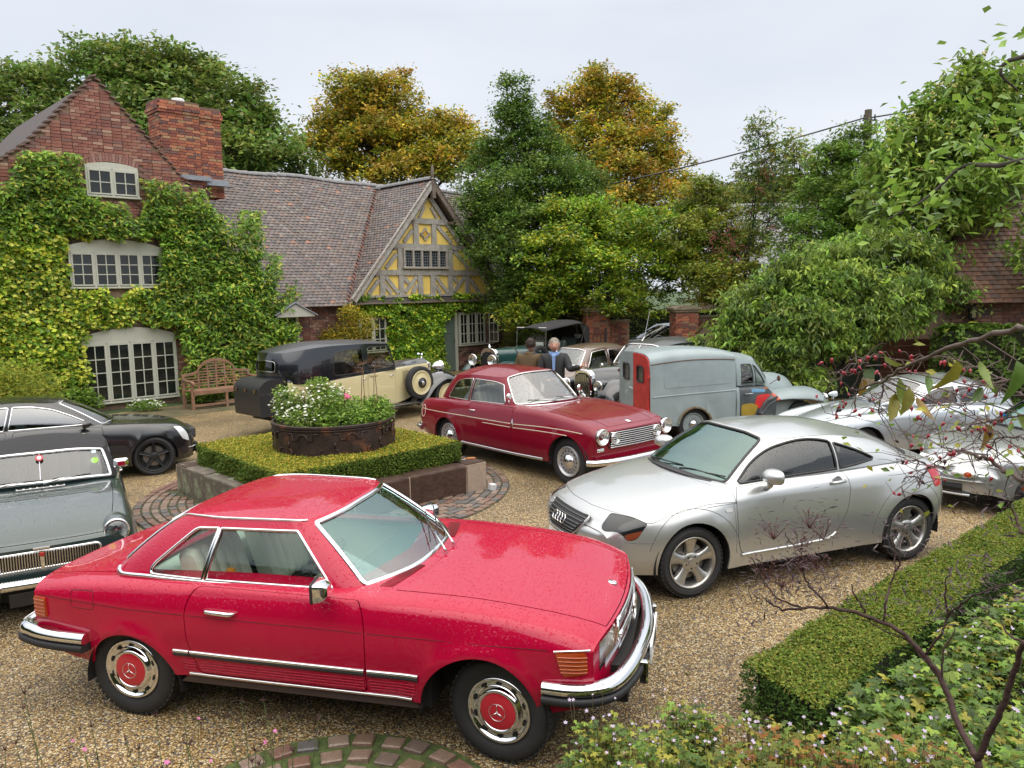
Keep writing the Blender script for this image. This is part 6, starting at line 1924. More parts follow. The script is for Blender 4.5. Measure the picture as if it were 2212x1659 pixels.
 b.box((1.2,0,.36),(1.65,1.5,.2));b.box((1.2,0,.42),(3.9,1.1,.22))
 b.build('underbody',DARKIN,root)
 for x,z,r in((.05,.255,.335),(2.36,.30,.365)):
  b=MB()
  for sg in(-1,1):
   b.lathe([(r+.01,sg*.86),(r+.02,sg*.5),(.02,sg*.49)],24,(x,0,z),a0=R_(-5),a1=R_(185))
  b.build('wheel_housing',DARKIN,root)
 cream=mat('cream_leather',(.74,.75,.62),.5,noise=.08,bump=.1,bscale=20)
 inner=mat('cream_trim',(.66,.66,.56),.6)
 for y in(-.36,.36):seat(root,(.62,y,.47),cream,.5,.55)
 b=MB();b.box((1.50,0,.86),(.30,1.28,.14));b.box((1.66,0,.90),(.22,1.2,.04));b.build('dashboard',mat('dash_dark',(.06,.06,.06),.6),root,bevel=.04)
 b=MB()
 for sg in(-1,1):b.box((.95,sg*.72,.72),(1.2,.05,.36))
 b.box((.02,0,.78),(.4,1.3,.22));b.box((.9,0,.5),(1.7,1.4,.04));b.build('interior_trim',inner,root,bevel=.02)
 steer(root,(1.18,-.36,.93),m=BLACK)
 b=MB();b.box((1.02,0,1.235),(.03,.22,.06));b.build('rear_view_mirror',BLACK,root)
 b=MB();b.box((.56,-.50,.86),(.07,.06,.13));b.build('orange_cloth',mat('orange_cloth',(.65,.25,.03),.8),root,bevel=.03)
 place(root,-2.29,5.547,-14.1)
 return root
build_roadster()
# shapes of the silver coupe
TT_L=[[(-.58,0,.80),(-.54,0,.93),(-.42,0,.985),(-.1,0,1.0),(.5,0,1.02),(1.5,0,1.0),(2.1,0,.955),(2.6,0,.88),(2.95,0,.795),(3.15,0,.715),(3.25,0,.635)],[(-.58,.40,.80),(-.54,.40,.92),(-.42,.42,.975),(-.1,.44,.99),(.5,.45,1.01),(1.5,.45,.99),(2.1,.42,.945),(2.6,.40,.87),(2.95,.38,.785),(3.15,.36,.71),(3.25,.34,.63)],[(-.58,.62,.79),(-.54,.63,.89),(-.42,.65,.945),(-.1,.68,.965),(.5,.70,.985),(1.5,.70,.965),(2.1,.66,.925),(2.6,.62,.85),(2.95,.60,.765),(3.15,.58,.70),(3.25,.55,.62)],[(-.58,.70,.76),(-.54,.72,.84),(-.42,.755,.89),(-.1,.785,.925),(.5,.80,.94),(1.5,.80,.925),(2.1,.78,.885),(2.6,.755,.81),(2.95,.72,.735),(3.15,.68,.67),(3.25,.63,.60)],[(-.58,.755,.68),(-.54,.78,.74),(-.42,.82,.79),(-.1,.845,.815),(.5,.855,.82),(1.5,.855,.815),(2.1,.845,.79),(2.6,.82,.74),(2.95,.78,.675),(3.15,.73,.62),(3.25,.66,.57)],[(-.58,.77,.56),(-.54,.80,.58),(-.42,.845,.60),(-.1,.875,.60),(.5,.87,.60),(1.5,.865,.60),(2.1,.87,.60),(2.6,.855,.58),(2.95,.80,.54),(3.15,.74,.51),(3.25,.66,.49)],[(-.58,.75,.42),(-.54,.78,.42),(-.42,.82,.42),(-.1,.86,.40),(.5,.855,.385),(1.5,.85,.38),(2.1,.855,.38),(2.6,.84,.39),(2.95,.79,.38),(3.15,.73,.38),(3.25,.65,.38)],[(-.58,.70,.30),(-.54,.73,.28),(-.42,.76,.27),(-.1,.82,.25),(.5,.835,.23),(1.5,.835,.22),(2.1,.835,.22),(2.6,.81,.24),(2.95,.75,.25),(3.15,.69,.25),(3.25,.62,.26)]]
TT_B=Body(TT_L,wheels=[(0,.32,.355),(2.427,.32,.36)],flare=(.022,.10),bow=(.20,.14),ends=(-.58,3.25),sc=.13)
TT_C=Cabin([(2.14,0,.955,1.50,0,1.325),(2.10,.38,.948,1.48,.30,1.32),(1.98,.66,.93,1.42,.515,1.285),(1.86,.735,.92,1.26,.585,1.275,.02),(1.15,.775,.95,1.0,.61,1.285,.035),(.7,.78,.965,.70,.60,1.265,.035),(.28,.76,.97,.42,.57,1.215,.03),(-.08,.69,.97,.22,.49,1.19),(-.36,.42,.965,.18,.32,1.225),(-.42,0,.965,.20,0,1.24)],bulge=.02)
# ========================== shared builders for the other cars
def shrink(poly,S,g=.006):
 c=poly.mean(0);dd=poly-c;ext=np.abs(dd).max(0)
 return c+dd*(1-np.array([g,g/S.sc])/ext)
def door_polys(B,pts,r=.04):
 out=[]
 for sg in(1,-1):
  q=B.side(pts,sg)
  out.append(rnd(q,r,4,(1,B.sc)))
 return out
def wells(root,wheels,y=.86,yi=.5):
 for x,z,r in wheels:
  for sg in(-1,1):
   b=MB()
   b.lathe([(r+.01,sg*y),(r+.02,sg*yi),(.02,sg*(yi-.01))],24,(x,0,z),a0=R_(-12),a1=R_(192))
   b.build('wheel_housing',DARKIN,root)
def underbody(root,x0,x1,w,z0=.2,z1=.5):
 b=MB();b.box(((x0+x1)/2,0,(z0+z1)/2),(x1-x0,w,z1-z0));b.build('underbody',DARKIN,root)
def cabin_shell(C,root,paint,holes_c,holes_s,glass,trim=None,trim_w=.02,glass_names=None,name='cabin_pillars',step=.055,skirt=.02,side_glass=None,inset=.008,b0=0.0,trims_c=None):
 """holes_c: symmetric openings across the centre (front, rear); holes_s: side openings"""
 M=C.M
 for sg in(1,-1):
  F_=lambda p:np.asarray(p)*[sg,1]
  sheet(C,F_([(0,b0),(0,1),(M,1),(M,b0)]),[F_(h)for h in holes_c+holes_s],step=step,name=name,m=paint,parent=root,skirt=skirt)
  for i,h in enumerate(holes_s):
   g=sheet(C,F_(h),step=.1,name='side_window',m=side_glass or glass,parent=root,inset=inset,skirt=0)
   if trim:ribbon(C,F_(h),trim_w,.008,trim,g,'window_trim',closed=True)
 for i,h in enumerate(holes_c):
  g=sheet(C,h,step=.1,name=('windscreen','rear_window')[min(i,1)],m=glass,parent=root,inset=inset,skirt=0)
  tt=trims_c[i]if trims_c else trim
  if tt:ribbon(C,h,trim_w*1.25,.009,tt,g,'window_trim',closed=True)
def wiper(root,p0,p1,p2,p3,m=None):
 b=MB();b.tube([p0,(np.array(p0)+p1)/2+(0,0,.015),p1],[.010,.007,.005],6)
 o=b.build('wiper',m or BLACK,root,smooth=True)
 b=MB();b.tube([p2,p1,p3],.007,5);b.build('wiper_blade',BLACK,o)
def simple_wheel(root,x,y,z,side,R,rin,w,rim_fn,steer_=0.0,name='wheel'):
 wo=bpy.data.objects.new(name,None);link(wo,root);wo.location=(x,y*side,z)
 wo.rotation_euler=(0,0,steer_+(PI if side>0 else 0))
 tyre(wo,R,rin,w)
 rim_fn(wo)
 return wo
def plate(root,text,loc,w=.52,h=.111,rot=(PI/2,0,PI/2),col=(.78,.78,.76),size=.085,tc=(.02,.02,.02),sx=.9):
 b=MB();b.box((0,0,0),(w,h,.006))
 o=b.build('number_plate',mat('plate_%d'%int(col[2]*100),col,.3),root,loc=loc,rot=rot,bevel=.004)
 glyphs(o,text,(0,0,.004),(0,0,0),size,mat('plate_black',tc,.4),sx=sx)
 return o
def interior(root,seats,floor,m,msuit=None,dash=None,wheel=None,hr=True):
 for s_ in seats:seat(root,s_,m,.5,.52,headrest=hr)
 x0,x1,w,z=floor
 b=MB();b.box(((x0+x1)/2,0,z),(x1-x0,w,.04))
 for sg in(-1,1):b.box(((x0+x1)/2,sg*w/2,z+.2),(x1-x0,.04,.4))
 b.build('interior_trim',msuit or DARKIN,root)
 if dash:
  b=MB();b.box(dash[:3],(.32,w*.93,.14));b.build('dashboard',msuit or DARKIN,root,bevel=.04)
 if wheel:steer(root,wheel)
def build_silver_coupe():
 root=thing('parked_car','silver coupe with rounded roof, five-spoke wheels and four rings on its grille','car')
 paint=mat('silver_paint',(.53,.54,.54),.33,.72,1.0,drops=.18,coatr=.03)
 B,C=TT_B,TT_C
 dr=[(.80,.965),(.735,.85),(.76,.62),(.89,.40),(.97,.355),(1.935,.335),(1.985,.45),(2.0,.80),(1.94,.915)]
 holes=[];
 for sg in(1,-1):
  q=B.side(dr,sg)
  holes.append(rnd(q,[.01,.08,.1,.08,.05,.03,.04,.08,.01],5,(1,B.sc)))
 bon=[(1.99,3.95),(2.25,3.70),(2.43,3.70),(2.665,3.80),(2.865,3.915),(2.98,2.5),(3.05,1.35),(3.085,0.5)]
 bb=smooth_path(bon,5)
 bon_poly=np.vstack([bb,bb[::-1]*[1,-1],[(1.99,-3.95),(2.0,-3.0),(2.10,-2.2),(2.16,-1),(2.18,0),(2.16,1),(2.10,2.2),(2.0,3.0)]])
 ck=np.vstack([smooth_path([(2.05,0),(2.02,1.0),(1.90,1.9),(1.6,2.2),(.9,2.3),(.2,2.2),(-.1,1.9),(-.30,1.0),(-.34,0)],4)])
 ck=np.vstack([ck,ck[::-1][1:-1]*[1,-1]])
 hl=rnd([(3.06,1.45),(2.872,3.93),(3.0,4.70),(3.10,4.72),(3.235,2.6),(3.225,1.9)],[.03,.03,.03,.05,.05,.05],5,(1,B.sc))
 lowbody(B,-.58,3.25,paint,root,doors=holes,tops=[bon_poly,ck,hl,hl*[1,-1]],step=.055)
 for d in holes:
  o=sheet(B,shrink(d,B),step=.055,name='door',m=paint,parent=root)
  sg=np.sign(d[:,1].mean())
  P=B.P([.80,.96],[sg*3.55,sg*3.6])
  h=MB();h.tube([P[0]+(0,sg*.004,0),P[0]*.9+P[1]*.1+(0,sg*.03,0),P[0]*.1+P[1]*.9+(0,sg*.03,0),P[1]+(0,sg*.004,0)],[.012,.016,.016,.012],8)
  h.build('handle',paint,o,smooth=True)
  cup=MB();pc=B.P([.88],[sg*3.58])[0]
  cup.lathe([(.052,0),(.045,.002),(.0005,.003)],20,axis='y');cup.build('handle_recess',mat('recess_grey',(.25,.25,.26),.4,.6),o,loc=pc+(0,sg*.001,0))
 sheet(B,shrink(bon_poly,B),step=.055,name='bonnet',m=paint,parent=root)
 endcap(B,3.25,True,paint,root,'nose_panel',.045)
 endcap(B,-.58,False,paint,root,'tail_panel',.05)
 smoke=mat('smoked_lens',(.012,.013,.015),.15,0,.5)
 for sg in(1,-1):
  o=sheet(B,hl*[1,sg],step=.06,name='headlamp',m=smoke,parent=root,inset=.004,skirt=.01)
  am=rnd([(2.93,4.30),(3.005,4.66),(3.10,4.66),(3.12,4.2)],.02,3,(1,B.sc))*[1,sg]
  sheet(B,am,step=.06,name='amber_strip',m=mat('dim_amber',(.20,.045,.02),.15,0,1),parent=o,inset=.001,skirt=.004)
  tl=rnd([(-.31,2.9),(-.25,3.3),(-.33,4.5),(-.47,4.4),(-.50,3.1)],.03,4,(1,B.sc))*[1,sg]
  sheet(B,tl,step=.06,name='tail_lamp',m=mat('red_lens',(.45,.008,.02),.1,0,1),parent=root,inset=-.004,skirt=.02)
  mb=MB()
  for wx,wz,r in B.wheels:
   pts=arc_pts(wx,wz,r+.115,18 if wx>1 else 2,165,30)
   ribbon(B,B.side(pts,sg),.006,.0012,None,mb=mb)
  ribbon(B,B.side([(2.02,.80),(2.0,.36)],sg),.005,.0012,None,mb=mb)
  ribbon(B,[(3.12,sg*4.7),(3.0,sg*4.95),(2.84,sg*5.1)],.005,.0012,None,mb=mb)
  ribbon(B,B.side([(1.99,.80),(2.3,.79)],sg),.005,.0012,None,mb=mb)
  mb.build('panel_seam',mat('seam_grey',(.12,.12,.125),.6),root)
  ribbon(B,smooth_path(B.side([(1.94,.330),(1.5,.335),(1.05,.350),(.95,.372),(.90,.41)],sg),5),.022,.016,paint,root,'sill_strake')
  sl=rnd(B.side([(2.11,.765),(2.045,.765),(2.045,.735),(2.11,.735)],sg),.01,3,(1,B.sc))
  sheet(B,sl,step=.05,name='side_repeater',m=mat('clear_lens',(.6,.6,.58),.15,.3,1),parent=root,inset=-.008,skirt=.01)
 g=MB()
 def gx(y,z):return float(np.interp(z,[.48,.57,.635,.70,.72],[3.315,3.312,3.278,3.20,3.17]))-.20*y*y
 def gp(u,z,o=0):
  w=.245+(z-.50)*.75
  return(gx(u*w,z)+o,u*w,z)
 zz=np.linspace(.495,.695,9);uu=np.linspace(-1,1,13)
 V=[gp(u,z)for z in zz for u in uu]
 g.add(V,[[i*13+j,i*13+j+1,i*13+14+j,i*13+13+j]for i in range(8)for j in range(12)])
 gr=g.build('grille',mat('grille_black',(.015,.015,.016),.35),root,smooth=True)
 g=MB()
 for z in np.linspace(.515,.675,7):g.tube([gp(u*.97,z,.010)for u in uu],.007,5)
 g.build('grille_slat',mat('slat_grey',(.10,.10,.105),.35,.3),gr,smooth=True)
 g=MB();loop=[gp(u,.70,.006)for u in np.linspace(-.92,.92,12)]+[gp(1,.68,.006),gp(1,.51,.006)]+[gp(u,.49,.006)for u in np.linspace(.92,-.92,12)]+[gp(-1,.51,.006),gp(-1,.68,.006)]
 g.tube(loop,.012,6,closed=True);g.build('grille_frame',paint,gr,smooth=True)
 for k in range(4):
  y=(k-1.5)*.058;A=np.linspace(0,2*PI,24,endpoint=False)
  b=MB();b.tube(np.c_[gx(y,.61)+.03-np.sin(A)*.02,y+np.cos(A)*.038,.615+np.sin(A)*.038],.006,6,closed=True)
  b.build('badge_ring',CHROME,gr,smooth=True)
 plate(root,'X219 NUD',(3.315,0,.405),rot=(R_(86),0,PI/2))
 b=MB();b.prism([(-.45,.27),(.45,.27),(.40,.335),(-.40,.335)],3.24,3.30,'x');b.build('air_intake',DARKIN,root)
 ws=rnd([(-1.95,.02),(-1.80,.93),(-1,.955),(0,.96),(1,.955),(1.80,.93),(1.95,.02),(1,.01),(0,.01),(-1,.01)],[.05,.06,0,0,0,.06,.05,0,0,0],5,(C.sa,C.sc))
 rw=rnd([(7.35,.10),(7.5,.90),(9,.93),(10.5,.90),(10.65,.10),(9,.06)],[.06,.06,0,.06,.06,0],5,(C.sa,C.sc))
 arch_=cab_ab(C,smooth_path([(1.88,.95),(1.70,1.08),(1.50,1.18),(1.30,1.235),(1.1,1.255),(.92,1.235),(.75,1.18),(.55,1.105),(.38,1.03)],5))
 belt=cab_ab(C,[(.40,1.015),(.60,.995),(.80,.98)])
 belt2=cab_ab(C,[(.84,.978),(1.2,.965),(1.6,.95),(1.86,.935)])
 arch_=np.array(arch_)
 full=np.vstack([arch_,belt,belt2])
 xs=np.array([C.P(a,b)[0,0]for a,b in arch_])
 i=int(np.argmax(xs<.84))
 dw=np.vstack([arch_[:i],cab_ab(C,[(.835,1.20)]),belt2]);qw=np.vstack([cab_ab(C,[(.80,1.19)]),arch_[i+1:],belt])
 tint=glassmat('tinted_glass',(.16,.26,.23),1.1,drops=True)
 wsg=glassmat('green_windscreen',(.45,.66,.60),1.3,base=.14,gcol=(.66,.88,.84))
 rubt=BLACK
 cabin_shell(C,root,paint,[ws,rw],[dw,qw],wsg,trim=rubt,trim_w=.022,side_glass=tint)
 roofcap(C,1.352,paint,root,'roof_panel',pw=2.0)
 for sg in(1,-1):
  pr=cab_ab(C,smooth_path([(1.72,1.16),(1.5,1.235),(1.3,1.27),(1.0,1.27),(.7,1.235),(.45,1.17)],4))
 mb=MB()
 for sg in(1,-1):
  us=np.linspace(2.0,6.8,40);ribbon(C,np.c_[us*sg,np.full(40,.985)],.006,.002,None,mb=mb)
 mb.build('roof_seam',mat('seam_grey'),root)
 b=MB();yy=np.linspace(-.66,.66,17)
 V=[]
 for y in yy:
  xb=2.16-.16*(y/.66)**2
  z=.958-.03*(y/.66)**2
  V+=[(xb-.10,y,z+.014),(xb+.035,y,z+.002)]
 b.add(V,[[2*i_,2*i_+1,2*i_+3,2*i_+2]for i_ in range(16)])
 b.build('scuttle',BLACK,root)
 wiper(root,(2.10,.10,.97),(2.02,.42,.985),(2.08,.14,.985),(1.95,.62,.985))
 wiper(root,(2.10,-.42,.97),(2.10,-.15,.995),(2.10,-.40,.985),(2.07,.10,1.0))
 for sg in(1,-1):
  b=MB()
  V=[];n_=14
  prof=[(0,.92),(.03,1.0),(.08,.92),(.12,.62),(.135,.2)]
  for dx,f in prof:
   for k in range(n_):
    a=2*PI*k/n_
    V.append((dx,.115*f*np.sign(math.cos(a))*abs(math.cos(a))**.7,.068*f*np.sign(math.sin(a))*abs(math.sin(a))**.7))
  b.add(V,[[r*n_+t,r*n_+(t+1)%n_,(r+1)*n_+(t+1)%n_,(r+1)*n_+t]for r in range(4)for t in range(n_)])
  b.add(V[-n_:],[list(range(n_))]);b.add(V[:n_],[list(range(n_))[::-1]])
  b.tube([(.05,-sg*.03,-.03),(.05,-sg*.05,-.09),(.05,-sg*.10,-.12)],[.03,.028,.03],8)
  b.build('door_mirror',paint,root,smooth=True,loc=(1.62,sg*.93,1.02),rot=(0,0,sg*R_(-8)))
 al=mat('alloy',(.50,.49,.47),.32,.85,noise=.15,nscale=9)
 def rim(w):
  b=MB()
  b.lathe([(.222,.10),(.222,-.095),(.232,-.104),(.226,-.108),(.212,-.100),(.205,-.06),(.195,.05)],56)
  b.build('rim',al,w,smooth=True)
  b=MB()
  for k in range(5):
   a=PI/2+k*2*PI/5
   c_,s_=math.cos(a),math.sin(a)
   def pt(r,t,y):return(r*c_-t*s_,y,r*s_+t*c_)
   sec=[(.050,.048,-.075),(.10,.036,-.080),(.16,.046,-.085),(.215,.072,-.090)]
   V=[]
   for r,h,y in sec:V+=[pt(r,-h,y+.012),pt(r,-h*.7,y),pt(r,h*.7,y),pt(r,h,y+.012),pt(r,h,y+.05),pt(r,-h,y+.05)]
   b.add(V,[[i_*6+q,i_*6+(q+1)%6,(i_+1)*6+(q+1)%6,(i_+1)*6+q]for i_ in range(3)for q in range(6)])
   o=b
  b.lathe([(.085,-.02),(.085,-.076),(.07,-.086),(.035,-.086),(.033,-.094),(.0005,-.096)],32)
  b.build('spoke_set',al,w,auto=45)
  b=MB()
  for k in range(5):
   a=PI/2+(k+.5)*2*PI/5
   b.lathe([(.009,-.0865),(.0005,-.0868)],10,(.056*math.cos(a),0,.056*math.sin(a)))
  b.build('wheel_bolt',DARKIN,w)
  b=MB();b.lathe([(.16,-.02),(.0005,-.021)],30);b.build('brake_disc',mat('brake_steel',(.20,.19,.18),.4,.8),w)
  b=MB();b.lathe([(.215,-.0),(.0005,.0)],30);b.build('wheel_back',DARKIN,w)
 for x in(2.427,0):
  for sg in(1,-1):simple_wheel(root,x,.735,.317,sg,.317,.222,.225,rim,0)
 wells(root,B.wheels,.85,.5);underbody(root,-.6,3.0,1.1,.18,.5)
 b=MB();b.box((1.2,0,.3),(1.55,1.55,.16));b.build('floor_pan',DARKIN,root)
 dk=mat('dark_leather',(.035,.038,.038),.5)
 interior(root,[(.95,.36,.50),(.95,-.36,.50)],(.0,2.1,1.40,.45),dk,dk,dash=(1.80,0,.88),wheel=(1.48,-.36,.90))
 place(root,3.535,8.108,199.7)
build_silver_coupe()
# ========================== compact body description
def mk_lines(keys,zmid=None):
 """rows: x, zc, zsh, ysh, zb, yb, yw, ysill, zsill"""
 L=[[]for _ in range(8)]
 for x,zc,zsh,ysh,zb,yb,yw,ys,zs in keys:
  d=zc-zsh
  L[0].append((x,0,zc));L[1].append((x,.50*ysh,zc-.10*d));L[2].append((x,.84*ysh,zc-.45*d));L[3].append((x,ysh,zsh))
  L[4].append((x,yb,zb));L[5].append((x,yw,zb*.55+zs*.45));L[6].append((x,yw*.985,zb*.22+zs*.78));L[7].append((x,ys,zs))
 return L
def cockpit_hole(pts):
 p=smooth_path(pts,4)
 return np.vstack([p,p[::-1][1:-1]*[1,-1]])
def std_car(root,B,C,paint,xr,xf,door_list,ck,ws,rw,sides,glass,trim,side_glass=None,crown=None,roofmat=None,handles=(),bonnet=None,boot=None,cap=(.03,.03),pw=2.2,trim_w=.02,pillar=None,step=.06):
 holes=[]
 for dr in door_list:holes+=door_polys(B,dr)
 tops=[ck]if ck is not None else[]
 extra=[]
 for nm,pl in(('bonnet',bonnet),('boot_lid',boot)):
  if pl is not None:tops.append(pl);extra.append((nm,pl))
 lowbody(B,xr,xf,paint,root,doors=holes,tops=tops,step=step)
 for i,d in enumerate(holes):
  o=sheet(B,shrink(d,B),step=step,name='door',m=paint,parent=root)
  if handles:
   hx,hz=handles[i//2]
   sg=np.sign(d[:,1].mean())
   q=B.side([(hx,hz),(hx+.15,hz)],sg);P=B.P(q[:,0],q[:,1])
   h=MB();h.tube([P[0]+(0,sg*.002,0),P[0]*.85+P[1]*.15+(0,sg*.028,0),P[0]*.15+P[1]*.85+(0,sg*.028,0),P[1]+(0,sg*.002,0)],.010,6)
   h.build('handle',CHROME,o,smooth=True)
 for nm,pl in extra:sheet(B,shrink(pl,B),step=step,name=nm,m=paint,parent=root)
 endcap(B,xf,True,paint,root,'nose_panel',cap[0]);endcap(B,xr,False,paint,root,'tail_panel',cap[1])
 cabin_shell(C,root,pillar or paint,[ws,rw],sides,glass,trim=trim,trim_w=trim_w,side_glass=side_glass)
 roofcap(C,crown,roofmat or paint,root,'roof_panel',pw=pw)
def sym_ws(C,a,b0=.03,b1=.94,r=.05):
 return rnd([(-a,b0),(-a*.97,b1),(-a/2,b1+.01),(0,b1+.015),(a/2,b1+.01),(a*.97,b1),(a,b0),(a/2,b0-.01),(0,b0-.01),(-a/2,b0-.01)],[r,r,0,0,0,r,r,0,0,0],5,(C.sa,C.sc))
def sym_rw(C,a,b0=.12,b1=.88,r=.06):
 M=C.M
 return rnd([(a,b0),(a,b1),(M,b1+.02),(2*M-a,b1),(2*M-a,b0),(M,b0-.02)],[r,r,0,r,r,0],5,(C.sa,C.sc))
def steel_rim(hub=.085,rin=.205,holes=16,y0=-.088,m=None,hubm=None,ring=None):
 m=m or mat('wheel_silver',(.48,.48,.49),.3,.6)
 def f(w):
  b=MB()
  b.lathe([(rin,.10),(rin,y0),(rin-.006,y0-.014),(rin-.018,y0-.006),(rin-.03,y0+.025),(rin-.05,y0+.020),(hub+.03,y0+.004),(hub+.01,y0+.02),(hub,y0+.02)],48)
  b.build('rim',m,w,smooth=True)
  b=MB();b.lathe([(hub+.012,y0+.02),(hub+.01,y0-.002),(hub*.9,y0-.022),(hub*.5,y0-.040),(hub*.35,y0-.046),(.0005,y0-.048)],32)
  b.build('hub_cap',hubm or CHROME,w,smooth=True)
  if holes:
   b=MB();rr=(hub+.03+rin-.05)/2+.004
   for k in range(holes):
    a=2*PI*k/holes
    b.lathe([(.0125,0),(.0005,-.0005)],8,(rr*math.cos(a),y0+.0075,rr*math.sin(a)))
   b.build('vent_hole',DARKIN,w)
 return f
def bumper_bar(root,path,h=.09,t=.045,m=CHROME,name='front_bumper',cen=(1.2,0,0)):
 P=smooth_path(path,6)
 T=np.gradient(P,axis=0);T/=np.linalg.norm(T,axis=1,keepdims=True)
 Nn=np.c_[T[:,1],-T[:,0],T[:,0]*0]
 s_=np.sign(((P-np.array(cen))*Nn).sum(1))[:,None];Nn=Nn*s_
 prof=[(-t*.6,h*.42),(0,h*.5),(t*.7,h*.34),(t,0),(t*.7,-h*.34),(0,-h*.5),(-t*.6,-h*.42)]
 k=len(prof);b=MB()
 V=np.stack([P+Nn*a+np.array([0,0,z])for a,z in prof],1).reshape(-1,3);n=len(P)
 b.add(V,np.array([[i*k+q,i*k+(q+1)%k,(i+1)*k+(q+1)%k,(i+1)*k+q]for i in range(n-1)for q in range(k)]))
 b.add(V[:k],[list(range(k))]);b.add(V[-k:],[list(range(k))[::-1]])
 return b.build(name,m,root,smooth=True)
def sprung_mirror(root,loc,sg,m=CHROME):
 b=MB();b.tube([(0,0,0),(0,0,.10)],.007,6);b.lathe([(.0005,-.02),(.03,-.015),(.048,0),(.05,.008),(.0005,.01)],20,(0,0,.14),axis='x')
 return b.build('wing_mirror',m,root,smooth=True,loc=loc,rot=(0,0,0))
def build_maroon():
 root=thing('parked_car','dark red two-door classic coupe with four round headlamps and horizontal bar grille','car')
 paint=mat('maroon_paint',(.19,.003,.017),.3,0,.85,drops=.7,coatr=.02,spec=.05)
 K=[(-.84,.74,.86,.56,.78,.68,.72,.66,.36),(-.7,.80,.885,.62,.80,.74,.78,.72,.32),(-.3,.90,.925,.68,.80,.79,.82,.77,.28),(.3,.955,.955,.72,.80,.81,.835,.79,.27),(1.0,.98,.975,.73,.80,.815,.84,.80,.27),(1.75,1.01,.985,.73,.80,.815,.84,.80,.27),(2.2,1.0,.985,.73,.80,.81,.84,.80,.28),(2.66,.965,.955,.72,.79,.805,.835,.79,.29),(3.1,.915,.905,.71,.77,.80,.82,.78,.31),(3.38,.86,.845,.70,.74,.78,.79,.75,.35),(3.50,.81,.79,.66,.70,.74,.75,.71,.38)]
 B=Body(mk_lines(K),wheels=[(.12,.33,.325),(2.98,.335,.375)],flare=(.012,.04),bow=(.10,.14),ends=(-.84,3.50),sc=.13)
 C=Cabin([(1.99,0,1.015,1.46,0,1.455),(1.95,.38,1.01,1.43,.31,1.445),(1.70,.655,.985,1.32,.51,1.385),(1.55,.69,.975,1.20,.55,1.37,.02),(.66,.70,.96,.66,.585,1.375,.02),(.05,.68,.945,.24,.56,1.345,.02),(-.26,.60,.94,.02,.49,1.33),(-.42,.36,.94,-.08,.30,1.355),(-.46,0,.94,-.10,0,1.37)],bulge=.015)
 dw=rnd(cab_ab(C,[(1.50,.99),(1.38,1.26),(1.1,1.30),(.69,1.31),(.64,.97)]),[.02,.04,0,.01,.01],4,(C.sa,C.sc))
 qw=rnd(cab_ab(C,[(.60,.97),(.64,1.31),(.40,1.29),(.22,1.25),(.02,.97)]),[.01,.01,0,.05,.03],4,(C.sa,C.sc))
 bn=B.plan([(1.98,.52),(2.4,.52),(2.9,.50),(3.42,.46)])
 bl=smooth_path(bn,4)
 bon=np.vstack([bl,bl[::-1]*[1,-1],[(2.04,-1),(2.06,0),(2.04,1)]])
 ck=cockpit_hole([(1.92,0),(1.85,1.2),(1.62,1.9),(1.0,2.1),(.2,2.0),(-.25,1.4),(-.38,0)])
 gl=glassmat('classic_windscreen',(.72,.78,.78),1.4,drops=True,base=.10)
 sgm=glassmat('classic_side_glass',(.70,.75,.72),1.0,base=.05)
 std_car(root,B,C,paint,-.84,3.50,[[(.72,.955),(.68,.75),(.66,.50),(.67,.33),(1.80,.33),(1.81,.6),(1.80,.975)]],ck,sym_ws(C,1.96,r=.07),sym_rw(C,6.3),[dw,qw],gl,CHROME2,sgm,1.50,handles=[(.76,.85)],bonnet=bon,cap=(.0,.03),trim_w=.018)
 cream=mat('pinstripe_cream',(.62,.50,.38),.4)
 for sg in(1,-1):
  mb=MB()
  ribbon(B,B.side([(-.66,.73),(.68,.735)],sg),.012,.003,None,mb=mb);ribbon(B,B.side([(.69,.735),(1.79,.742)],sg),.012,.003,None,mb=mb);ribbon(B,B.side([(1.84,.742),(3.28,.765)],sg),.012,.003,None,mb=mb)
  ribbon(B,B.side([(1.12,.685),(1.79,.69)],sg),.012,.003,None,mb=mb);ribbon(B,B.side([(1.84,.69),(2.99,.715)],sg),.012,.003,None,mb=mb)
  mb.build('coachline',cream,root,smooth=True)
  A=np.radians(np.linspace(0,360,22,endpoint=False))
  ribbon(B,B.side([(-.62+.085*math.cos(a),.69+.10*math.sin(a))for a in A],sg),.016,.003,cream,root,'coachline_loop',closed=True)
  ribbon(B,B.side([(.52,.295),(2.47,.305)],sg),.045,.012,STEEL,root,'sill_strip',step=.1)
  b=MB();P=B.P(*[np.array([v])for v in B.side([(1.84,.76)],sg)[0]])[0]
  b.tube([P+(0,sg*.01,-.05),P+(0,sg*.012,.0),P+(.0,sg*.01,.06)],[.012,.018,.004],8);b.box(P+(0,sg*.012,.03),(.03,.01,.012));b.build('side_emblem',CHROME,root)
 def nx(y):return 3.50-.10*y*y
 g=MB()
 loop=[(nx(y)+.012,y,z)for y,z in[(-.55,.78),(-.3,.795),(0,.80),(.3,.795),(.55,.78),(.54,.68),(.50,.58),(.3,.565),(0,.56),(-.3,.565),(-.50,.58),(-.54,.68)]]
 g.tube(smooth_path(loop,4,True),.010,6,closed=True)
 gr=g.build('grille_surround',paint,root,smooth=True)
 g=MB();g.add([(nx(y)+.004,y,z)for z in(.565,.79)for y in np.linspace(-.53,.53,9)],[[i,i+1,i+10,i+9]for i in range(8)]);g.build('grille_backing',DARKIN,gr)
 for z in np.linspace(.575,.775,8):
  g=MB();g.tube([(nx(y)+.02,y,z)for y in np.linspace(-.5,.5,15)],.0075,6);g.build('grille_bar',CHROME,gr,smooth=True)
